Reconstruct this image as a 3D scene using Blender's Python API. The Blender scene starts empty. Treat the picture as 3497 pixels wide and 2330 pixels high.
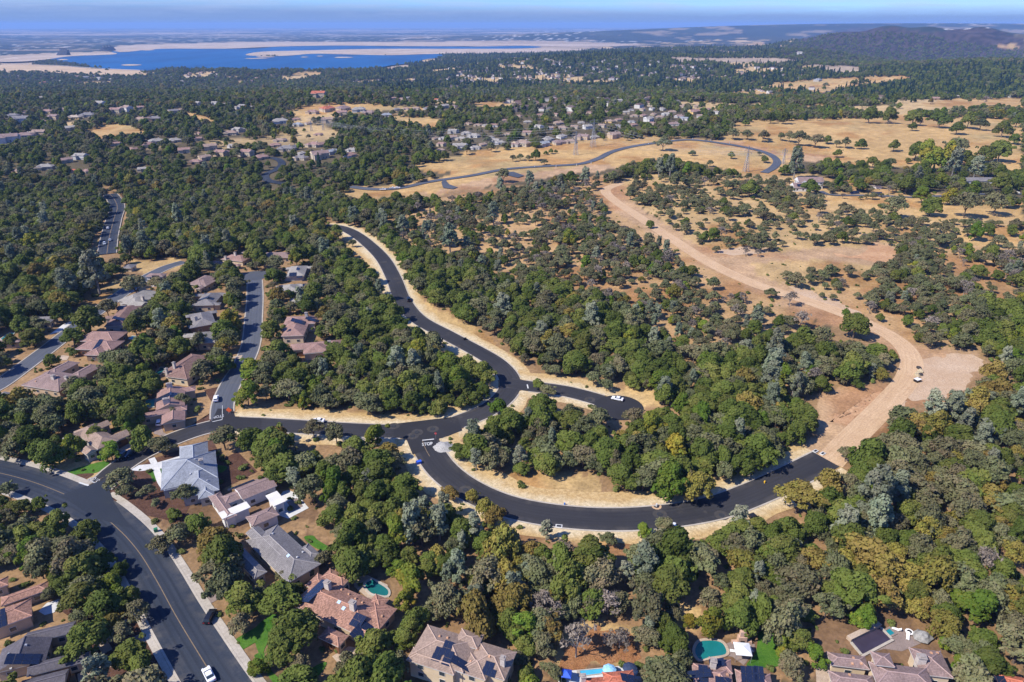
import bpy, bmesh, math, random
import numpy as np
from mathutils import Vector, Matrix
from mathutils.bvhtree import BVHTree
rnd = random.Random(7)
rng = np.random.default_rng(11)
SC = bpy.context.scene
COL = SC.collection
R = math.radians

# ------------------------------------------------------------------ camera, sky, sun, exposure
CAMZ = 135.0
PITCH = R(24.92)
cam_d = bpy.data.cameras.new("camera"); cam_d.lens = 24; cam_d.sensor_width = 36
cam_d.clip_start = 1; cam_d.clip_end = 120000
cam = bpy.data.objects.new("camera", cam_d); COL.objects.link(cam)
cam.location = (0, 0, CAMZ); cam.rotation_euler = (math.pi/2 - PITCH, 0, 0)
SC.camera = cam

SUN_EL, SUN_AZ = R(46), R(-115)          # azimuth from +Y towards +X
world = bpy.data.worlds.new("World"); SC.world = world; world.use_nodes = True
def build_world():
    nt = world.node_tree; N = nt.nodes; L = nt.links; N.clear()
    out = N.new("ShaderNodeOutputWorld"); bg = N.new("ShaderNodeBackground")
    sky = N.new("ShaderNodeTexSky"); sky.sky_type = 'NISHITA'; sky.sun_disc = False
    sky.sun_elevation = SUN_EL; sky.sun_rotation = SUN_AZ
    sky.altitude = 300; sky.air_density = 1.0; sky.dust_density = 0.3; sky.ozone_density = 3.0
    # thin streaky cloud bands low over the horizon
    tc = N.new("ShaderNodeTexCoord"); sep = N.new("ShaderNodeSeparateXYZ")
    L.new(tc.outputs['Generated'], sep.inputs[0])
    mp = N.new("ShaderNodeMapping"); mp.inputs['Scale'].default_value = (7, 7, 95)
    L.new(tc.outputs['Generated'], mp.inputs[0])
    nz = N.new("ShaderNodeTexNoise"); nz.inputs['Scale'].default_value = 1.3; nz.inputs['Detail'].default_value = 7
    nz.inputs['Roughness'].default_value = 0.6
    L.new(mp.outputs[0], nz.inputs['Vector'])
    cr = N.new("ShaderNodeMapRange"); cr.inputs['From Min'].default_value = 0.42; cr.inputs['From Max'].default_value = 0.72
    L.new(nz.outputs['Fac'], cr.inputs['Value'])
    def m(op, a, b):
        n = N.new("ShaderNodeMath"); n.operation = op; n.use_clamp = False
        for i, v in enumerate((a, b)):
            if isinstance(v, (int, float)): n.inputs[i].default_value = v
            else: L.new(v, n.inputs[i])
        return n.outputs[0]
    def rng_(v, a, b, c, d):
        n = N.new("ShaderNodeMapRange"); L.new(v, n.inputs[0])
        for i, k in enumerate((a, b, c, d)): n.inputs[1+i].default_value = k
        return n.outputs[0]
    def mixc(f, a, b, mode='MIX'):
        n = N.new("ShaderNodeMix"); n.data_type = 'RGBA'; n.blend_type = mode
        for i, v in ((0, f), (6, a), (7, b)):
            if isinstance(v, bpy.types.NodeSocket): L.new(v, n.inputs[i])
            else: n.inputs[i].default_value = v
        return n.outputs[2]
    X, Z = sep.outputs[0], sep.outputs[2]
    base = mixc(1.0, sky.outputs[0], SKY_TINT, 'MULTIPLY')
    # low bank of blue-grey cloud, thinner to the right, with a soft uneven top
    top = m('ADD', m('MULTIPLY', X, -.010), m('ADD', .012, m('MULTIPLY', nz.outputs['Fac'], .016)))
    bank = rng_(m('SUBTRACT', Z, top), -.008, .005, .88, 0.0)
    base = mixc(bank, base, SKY_BANK)
    streak = m('MULTIPLY', cr.outputs[0], m('MULTIPLY', rng_(Z, .006, .02, 0, 1), rng_(Z, .03, .30, .5, .12)))
    out_c = mixc(streak, base, SKY_CLOUD)
    bg.inputs['Strength'].default_value = 0.135
    L.new(out_c, bg.inputs[0]); L.new(bg.outputs[0], out.inputs[0])
SKY_TINT = (0.34, 0.55, 1.10, 1); SKY_CLOUD = (3.1, 3.8, 5.4, 1); SKY_BANK = (1.12, 1.75, 3.5, 1)
build_world()
sd = bpy.data.lights.new("sun", 'SUN'); sd.energy = 4.8; sd.angle = R(0.53); sd.color = (1.0, 0.94, 0.84)
sun = bpy.data.objects.new("sun", sd); COL.objects.link(sun)
_s = Vector((math.sin(SUN_AZ)*math.cos(SUN_EL), math.cos(SUN_AZ)*math.cos(SUN_EL), math.sin(SUN_EL)))
sun.rotation_euler = (-_s).to_track_quat('-Z', 'Y').to_euler(); sun.location = (0, 0, 400)
vs = SC.view_settings
vs.view_transform = 'Standard'; vs.look = 'None'; vs.gamma = 1; vs.use_curve_mapping = False
vs.exposure = 0.52
SC.cycles.max_bounces = 5; SC.cycles.diffuse_bounces = 2; SC.cycles.glossy_bounces = 2
SC.cycles.transmission_bounces = 2; SC.cycles.volume_bounces = 0; SC.cycles.caustics_reflective = False
SC.cycles.caustics_refractive = False

# ------------------------------------------------------------------ terrain height and picture-to-place mapping
def smooth(a, b, x):
    t = np.clip((x-a)/(b-a), 0, 1); return t*t*(3-2*t)
BUMPS = [  # cx, cy, sx, sy, height: hills
    (320, 3250, 430, 420, 62), (1050, 3250, 560, 420, 42), (-1136, 3250, 360, 260, 25),
    (2480, 5250, 430, 520, 108), (3330, 5400, 400, 480, 112), (2900, 5300, 900, 450, 56),
    (1420, 3650, 300, 230, 66), (8200, 12500, 4300, 1700, 205), (3600, 11500, 2500, 900, 85), (1150, 4700, 800, 330, 62),
    (-300, 1330, 240, 110, 16), (1650, 2450, 520, 420, 72), (640, 1150, 380, 260, 12),
    (-650, 1650, 300, 160, 14), (200, 900, 230, 120, 9), (-330, 560, 150, 130, -9), (330, 480, 200, 160, 7),
]
def zt(x, y):
    x = np.asarray(x, float); y = np.asarray(y, float)
    z = -75.0*smooth(950, 3050, y) - 6*smooth(250, 700, -x)*smooth(200, 600, y)
    for cx, cy, sx, sy, h in BUMPS:
        if x.size < 60 and np.all((np.abs(x-cx) > 3.6*sx) | (np.abs(y-cy) > 3.6*sy)): continue
        z = z + h*np.exp(-((x-cx)/sx)**2*0.5 - ((y-cy)/sy)**2*0.5)
    amp = 1 - smooth(3300, 4200, y)
    z = z + amp*(1.1*np.sin(x/61+1.3)*np.sin(y/73+.4) + smooth(500, 1100, y)*(3.5*np.sin(x/127+y/211+2)*np.sin(y/141-x/400+.7)))
    mt = np.exp(-((x-2900)/1100)**2 - ((y-5300)/700)**2)
    z = z + mt*(14*np.sin(x/110+y/300)*np.sin(y/170-1)+9*np.sin(x/55-y/90))
    return z
W, H = 3497, 2330
FP = (W/2)/math.tan(math.atan(18/24))
cp, sp = math.cos(PITCH), math.sin(PITCH)
def ray(px, py):
    a = (np.asarray(px, float)-W/2)/FP; b = -(np.asarray(py, float)-H/2)/FP
    # camera axes: right X, forward (0,cp,-sp), up (0,sp,cp)
    return np.stack([a, cp+b*sp, -sp+b*cp], -1)
def proj(x, y, z):
    x = np.asarray(x, float); y = np.asarray(y, float); dz = np.asarray(z, float)-CAMZ
    d = y*cp - dz*sp; u = y*sp + dz*cp
    d = np.where(d < 1, 1e-6, d)
    return W/2+FP*x/d, H/2-FP*u/d, d
_T = np.concatenate([[20.0], 30*1.012**np.arange(610)])
def cast(px, py, h=0.0):
    """place on the terrain (raised by h) seen at picture position px, py"""
    px = np.atleast_1d(np.asarray(px, float)); py = np.atleast_1d(np.asarray(py, float))
    D = ray(px, py); k = np.empty(len(px), int)
    for c in range(0, len(px), 200):
        E = D[c:c+200]; f = CAMZ + E[:, 2:3]*_T - (zt(E[:, 0:1]*_T, E[:, 1:2]*_T)+h) < 0
        k[c:c+200] = np.where(f.any(1), f.argmax(1), len(_T)-1)
    k = np.maximum(k, 1); lo = _T[k-1].copy(); hi = _T[k].copy()
    for _ in range(20):
        m = (lo+hi)/2
        f = CAMZ + D[:, 2]*m - (zt(D[:, 0]*m, D[:, 1]*m)+h)
        hi = np.where(f < 0, m, hi); lo = np.where(f < 0, lo, m)
    x = D[:, 0]*hi; y = D[:, 1]*hi
    return np.stack([x, y, zt(x, y)+h], -1)
def cast_plane(px, py, z):
    D = ray(px, py); t = (z-CAMZ)/D[..., 2]
    return np.stack([D[..., 0]*t, D[..., 1]*t, np.full(t.shape, z)], -1)
_RX = {'1': 0, '2': 870, '3': 1740, '4': 2597}; _RY = {'A': 0, 'B': 580, 'C': 1160, 'D': 1730}
def P(reg, zx, zy):
    """picture position from one of the enlarged tiles of the photograph (or the whole, V)"""
    if reg == 'V': return zx*1.48619, zy*1.48619
    return _RX[reg[1]]+zx*900/2352, _RY[reg[0]]+zy*600/1568
def PL(reg, pts):
    a = np.array([P(reg, *p) for p in pts], float); return a
def place(reg, zx, zy, h=0.0):
    return cast(*P(reg, zx, zy), h)[0]

# ------------------------------------------------------------------ small helpers
def vnoise(x, y, seed=0):
    xi = np.floor(x).astype(np.int64); yi = np.floor(y).astype(np.int64); fx = x-xi; fy = y-yi
    fx = fx*fx*(3-2*fx); fy = fy*fy*(3-2*fy)
    def hsh(a, b):
        n = (a*374761393 + b*668265263 + seed*1274126177) & 0x7fffffff
        n = ((n ^ (n >> 13))*1274126177) & 0x7fffffff
        return ((n ^ (n >> 16)) & 0xffff)/65535.0
    return (hsh(xi, yi)*(1-fx)+hsh(xi+1, yi)*fx)*(1-fy)+(hsh(xi, yi+1)*(1-fx)+hsh(xi+1, yi+1)*fx)*fy
def fbm(x, y, s, seed=0, o=4):
    t = 0; a = .5
    for k in range(o):
        t = t+a*vnoise(x/s*2**k+k*17.3, y/s*2**k-k*9.1, seed+k); a *= .5
    return t/(1-.5**o)
def inpoly(px, py, poly):
    r = np.zeros(np.shape(px), bool); n = len(poly)
    for i in range(n):
        x1, y1 = poly[i]; x2, y2 = poly[(i+1) % n]
        if y1 == y2: continue
        c = ((y1 > py) != (y2 > py)) & (px < (x2-x1)*(py-y1)/(y2-y1)+x1)
        r ^= c
    return r
def link(name, data, parent=None):
    o = bpy.data.objects.new(name, data); COL.objects.link(o)
    if parent is not None: o.parent = parent
    return o
def tag(o, label=None, cat=None, group=None, kind=None):
    if label: o['label'] = label
    if cat: o['category'] = cat
    if group: o['group'] = group
    if kind: o['kind'] = kind
    return o
def empty(name, loc, rz=0.0, label=None, cat=None, group=None):
    o = link(name, None); o.location = loc; o.rotation_euler = (0, 0, rz); o.empty_display_size = .5
    return tag(o, label, cat, group)
def mesh(name, V, F, mats=(), mi=None, uv=None, smooth_=False):
    me = bpy.data.meshes.new(name); me.from_pydata([tuple(v) for v in V], [], F)
    for m in mats: me.materials.append(m)
    if mi is not None: me.polygons.foreach_set('material_index', list(mi))
    if uv is not None:
        l = me.uv_layers.new(name='UVMap'); l.data.foreach_set('uv', np.asarray(uv, np.float32).ravel())
    if smooth_: me.polygons.foreach_set('use_smooth', [True]*len(me.polygons))
    me.update(); return me
class MB:
    """collects simple solids into one mesh"""
    def __init__(s): s.V = []; s.F = []; s.M = []; s.mi = 0
    def add(s, V, F):
        b = len(s.V); s.V += [tuple(v) for v in V]; s.F += [tuple(i+b for i in f) for f in F]; s.M += [s.mi]*len(F); return s
    def box(s, c, d, rz=0.0, taper=1.0):
        cx, cy, cz = c; dx, dy, dz = d[0]/2, d[1]/2, d[2]/2; V = []
        for z, t in ((-dz, 1), (dz, taper)):
            for sx, sy in ((-1, -1), (1, -1), (1, 1), (-1, 1)):
                x, y = sx*dx*t, sy*dy*t
                V.append((cx+x*math.cos(rz)-y*math.sin(rz), cy+x*math.sin(rz)+y*math.cos(rz), cz+z))
        return s.add(V, [(0, 3, 2, 1), (4, 5, 6, 7), (0, 1, 5, 4), (1, 2, 6, 5), (2, 3, 7, 6), (3, 0, 4, 7)])
    def bar(s, a, b, w, w2=None, n=4):
        a = Vector(a); b = Vector(b); d = (b-a)
        if d.length < 1e-6: return s
        d.normalize(); u = d.cross(Vector((0, 0, 1)) if abs(d.z) < .9 else Vector((1, 0, 0))).normalized(); v = d.cross(u)
        V = []
        for p, r in ((a, w), (b, w2 if w2 is not None else w)):
            for k in range(n):
                an = 2*math.pi*k/n+math.pi/4
                V.append(p+u*math.cos(an)*r+v*math.sin(an)*r)
        F = [tuple(range(n))[::-1], tuple(range(n, 2*n))]+[(k, (k+1) % n, n+(k+1) % n, n+k) for k in range(n)]
        return s.add(V, F)
    def lathe(s, prof, n=12, c=(0, 0, 0), axis='z'):
        V = []
        for r, z in prof:
            for k in range(n):
                a = 2*math.pi*k/n
                p = (r*math.cos(a), r*math.sin(a), z)
                if axis == 'x': p = (p[2], p[0], p[1])
                if axis == 'y': p = (p[0], p[2], p[1])
                V.append((p[0]+c[0], p[1]+c[1], p[2]+c[2]))
        F = []
        for i in range(len(prof)-1):
            for k in range(n):
                F.append((i*n+k, i*n+(k+1) % n, (i+1)*n+(k+1) % n, (i+1)*n+k))
        F.append(tuple(range(n))[::-1]); F.append(tuple((len(prof)-1)*n+k for k in range(n)))
        return s.add(V, F)
    def me(s, name, *mats, smooth_=False): return mesh(name, s.V, s.F, mats, s.M, smooth_=smooth_)
    def build(s, name, mat_, parent=None, smooth_=False): return link(name, s.me(name, mat_, smooth_=smooth_), parent)

# ------------------------------------------------------------------ materials
class NT:
    def __init__(s, name):
        s.m = bpy.data.materials.new(name); s.m.use_nodes = True; s.t = s.m.node_tree; s.N = s.t.nodes; s.L = s.t.links
        s.b = s.N['Principled BSDF']; s.out = s.N['Material Output']
        s.b.inputs['Specular IOR Level'].default_value = 0.25
    def set(s, sock, v):
        if isinstance(v, bpy.types.NodeSocket): s.L.new(v, sock)
        else:
            if isinstance(v, tuple) and len(v) == 3 and sock.type == 'RGBA': v = v+(1,)
            sock.default_value = v
    def math(s, op, a, b=0.0, c=None):
        n = s.N.new('ShaderNodeMath'); n.operation = op; s.set(n.inputs[0], a); s.set(n.inputs[1], b)
        if c is not None: s.set(n.inputs[2], c)
        return n.outputs[0]
    def mix(s, f, a, b, mode='MIX'):
        n = s.N.new('ShaderNodeMix'); n.data_type = 'RGBA'; n.blend_type = mode
        s.set(n.inputs[0], f); s.set(n.inputs[6], a); s.set(n.inputs[7], b); return n.outputs[2]
    def coord(s, which='Object'): return s.N.new('ShaderNodeTexCoord').outputs[which]
    def geo(s): return s.N.new('ShaderNodeNewGeometry').outputs['Position']
    def noise(s, vec, scale, detail=3, rough=.55, out='Fac'):
        n = s.N.new('ShaderNodeTexNoise'); n.inputs['Scale'].default_value = scale; n.inputs['Detail'].default_value = detail
        n.inputs['Roughness'].default_value = rough; s.L.new(vec, n.inputs['Vector']); return n.outputs[out]
    def mapr(s, v, a, b, c=0.0, d=1.0):
        n = s.N.new('ShaderNodeMapRange'); s.set(n.inputs[0], v)
        for i, k in enumerate((a, b, c, d)): n.inputs[1+i].default_value = k
        return n.outputs[0]
    def attr(s, name, out='Color'):
        n = s.N.new('ShaderNodeAttribute'); n.attribute_name = name; return n.outputs[out]
    def vmap(s, vec, sc):
        n = s.N.new('ShaderNodeMapping'); n.inputs['Scale'].default_value = sc; s.L.new(vec, n.inputs[0]); return n.outputs[0]
    def base(s, c, rough=.8, spec=None):
        s.set(s.b.inputs['Base Color'], c); s.set(s.b.inputs['Roughness'], rough)
        if spec is not None: s.b.inputs['Specular IOR Level'].default_value = spec
        return s
    def bump(s, h, strength=.3, dist=.1):
        n = s.N.new('ShaderNodeBump'); n.inputs['Strength'].default_value = strength; n.inputs['Distance'].default_value = dist
        s.L.new(h, n.inputs['Height']); s.L.new(n.outputs[0], s.b.inputs['Normal']); return s
MATS = {}
def plain(name, c, rough=.7, spec=.3, var=.25, scale=1.5, metal=0.0):
    if name in MATS: return MATS[name]
    t = NT(name); p = t.coord('Object'); n = t.noise(p, scale, 4)
    f = t.mapr(n, .3, .7, 1-var, 1+var)
    t.base(t.mix(1.0, tuple(c), t_comb(t, f), 'MULTIPLY'), rough, spec); t.b.inputs['Metallic'].default_value = metal
    MATS[name] = t.m; return t.m
def t_comb(t, f):
    n = t.N.new('ShaderNodeCombineColor')
    for i in range(3): t.L.new(f, n.inputs[i])
    return n.outputs[0]
def world_mat(name, c1, c2, s1=.08, s2=1.2, rough=.9, fine=6.0, fstr=.25, spec=.15):
    """two-tone ground material by world position"""
    t = NT(name); p = t.geo()
    a = t.noise(p, s1, 5, .6); b = t.noise(p, s2, 4, .6); c = t.noise(p, fine, 2)
    f = t.mapr(t.math('ADD', t.math('MULTIPLY', a, .6), t.math('MULTIPLY', b, .4)), .38, .62)
    col = t.mix(f, c1, c2)
    col = t.mix(1.0, col, t_comb(t, t.mapr(c, .3, .7, 1-fstr, 1+fstr)), 'MULTIPLY')
    t.base(col, rough, spec); MATS[name] = t.m; return t.m
def asphalt(name, c1, c2, s1, track):
    t = NT(name); p = t.geo(); uv = t.N.new('ShaderNodeUVMap').outputs[0]
    sep = t.N.new('ShaderNodeSeparateXYZ'); t.L.new(uv, sep.inputs[0]); u, v = sep.outputs[0], sep.outputs[1]
    st = t.N.new('ShaderNodeCombineXYZ'); t.L.new(t.math('MULTIPLY', u, .035), st.inputs[0]); t.L.new(t.math('MULTIPLY', v, 1.6), st.inputs[1])
    streak = t.noise(st.outputs[0], 1.0, 4, .6); big = t.noise(p, s1, 4, .6); fine = t.noise(p, 2.5, 3)
    f = t.math('ADD', t.math('MULTIPLY', big, .5), t.math('ADD', t.math('MULTIPLY', streak, .3), t.math('MULTIPLY', fine, .2)))
    col = t.mix(t.mapr(f, .38, .62), c1, c2)
    # wheel paths polished, a seam down the middle, dust blown in from the edges
    a = t.math('ABSOLUTE', v); wheel = t.mapr(t.math('ABSOLUTE', t.math('SUBTRACT', t.math('ABSOLUTE', t.math('SUBTRACT', a, 2.1)), .8)), .1, .5, 1-track, 1.0)
    seam = t.mapr(a, .03, .09, .8, 1.0)
    col = t.mix(1.0, col, t_comb(t, t.math('MULTIPLY', wheel, seam)), 'MULTIPLY')
    edge = t.math('MULTIPLY', t.mapr(a, 2.6, 5.6), t.mapr(t.noise(p, .22, 5, .65), .42, .72, 0, .5))
    spot = t.mapr(t.noise(p, .11, 5, .7), .60, .74, 0, .28)
    col = t.mix(t.math('MAXIMUM', edge, spot), col, (.17, .145, .115))
    t.base(col, .78, .15); MATS[name] = t.m; return t.m
def rutted(name, c1, c2):
    t = NT(name); p = t.geo(); uv = t.N.new('ShaderNodeUVMap').outputs[0]
    sep = t.N.new('ShaderNodeSeparateXYZ'); t.L.new(uv, sep.inputs[0]); u, v = sep.outputs[0], sep.outputs[1]
    wob = t.math('ADD', v, t.math('MULTIPLY', t.noise(p, .06, 2), 4.0))
    st = t.N.new('ShaderNodeCombineXYZ'); t.L.new(t.math('MULTIPLY', u, .03), st.inputs[0]); t.L.new(t.math('MULTIPLY', wob, 1.5), st.inputs[1])
    streak = t.noise(st.outputs[0], 1.0, 5, .65); f = t.math('ADD', t.math('MULTIPLY', streak, .6), t.math('MULTIPLY', t.noise(p, .15, 5, .65), .4))
    col = t.mix(t.mapr(f, .36, .64), c1, c2); col = t.mix(1.0, col, t_comb(t, t.mapr(t.noise(p, 1.8, 4), .3, .7, .82, 1.18)), 'MULTIPLY')
    t.base(col, .95, .1); t.bump(streak, .5, .3); MATS[name] = t.m; return t.m
def verge_mat(name):
    t = NT(name); p = t.geo(); uv = t.N.new('ShaderNodeUVMap').outputs[0]
    sep = t.N.new('ShaderNodeSeparateXYZ'); t.L.new(uv, sep.inputs[0]); a = t.math('ABSOLUTE', sep.outputs[1])
    n1 = t.noise(p, .13, 5, .65); n2 = t.noise(p, .9, 4, .65); n3 = t.noise(p, 3.5, 3)
    c = t.mix(t.mapr(n2, .34, .66), (.42, .33, .19), (.62, .51, .33))
    straw = t.mapr(t.math('ADD', a, t.math('MULTIPLY', n1, 10)), 11.0, 15.0, 0, .95)
    c = t.mix(straw, c, t.mix(t.mapr(n2, .35, .65), (.36, .235, .10), (.52, .365, .17)))
    c = t.mix(t.mapr(n1, .60, .70, 0, .55), c, (.33, .235, .14))
    c = t.mix(1.0, c, t_comb(t, t.mapr(n3, .3, .7, .78, 1.22)), 'MULTIPLY')
    t.base(c, .95, .1); t.bump(n2, .4, .25); MATS[name] = t.m; return t.m
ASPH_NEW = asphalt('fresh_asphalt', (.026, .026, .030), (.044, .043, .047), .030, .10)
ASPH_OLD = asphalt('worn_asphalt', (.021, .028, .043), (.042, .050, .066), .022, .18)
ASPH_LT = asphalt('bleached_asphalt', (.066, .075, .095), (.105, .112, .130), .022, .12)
CONC = world_mat('pale_concrete', (.34, .30, .245), (.46, .41, .34), .2, 1.5, .85, 5, .15)
CONC_W = world_mat('white_concrete', (.46, .455, .44), (.60, .59, .56), .2, 1.5, .8, 5, .1)
SAND = verge_mat('pale_sand')
DIRT = rutted('graded_dirt', (.41, .265, .15), (.53, .37, .225))
REDDIRT = world_mat('red_dirt', (.34, .18, .09), (.50, .31, .17), .06, .5, .95, 2.5, .25)
GRAV = world_mat('rubble_gravel', (.40, .270, .165), (.47, .345, .235), .10, 1.1, .95, 2.6, .25)
MULCH = world_mat('bark_mulch', (.060, .030, .020), (.115, .060, .040), .1, .9, .95, 3.5, .4)
OMULCH = world_mat('leaf_litter', (.20, .085, .035), (.30, .15, .065), .1, .9, .95, 3.5, .4)
LAWN = world_mat('lawn_turf', (.035, .105, .010), (.075, .160, .020), .15, 1.2, .9, 4.5, .3)
PAVER = world_mat('tan_pavers', (.34, .26, .19), (.46, .36, .27), .3, 2.5, .85, 6, .2)
MAUVEPAVE = world_mat('mauve_flagstone', (.20, .155, .135), (.27, .21, .18), .3, 2.5, .85, 6, .2)
FIELD_BR = world_mat('mown_field', (.30, .18, .09), (.42, .27, .13), .03, .4, .95, 2.0, .2)
GOLD = world_mat('dry_grass_strip', (.40, .26, .10), (.60, .42, .19), .06, .5, .95, 2.2, .3)
LINE_W = plain('white_line_paint', (.52, .52, .50), .7, .2, .12, 2)
LINE_Y = plain('faded_yellow_paint', (.20, .145, .085), .7, .2, .2, 2)

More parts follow.
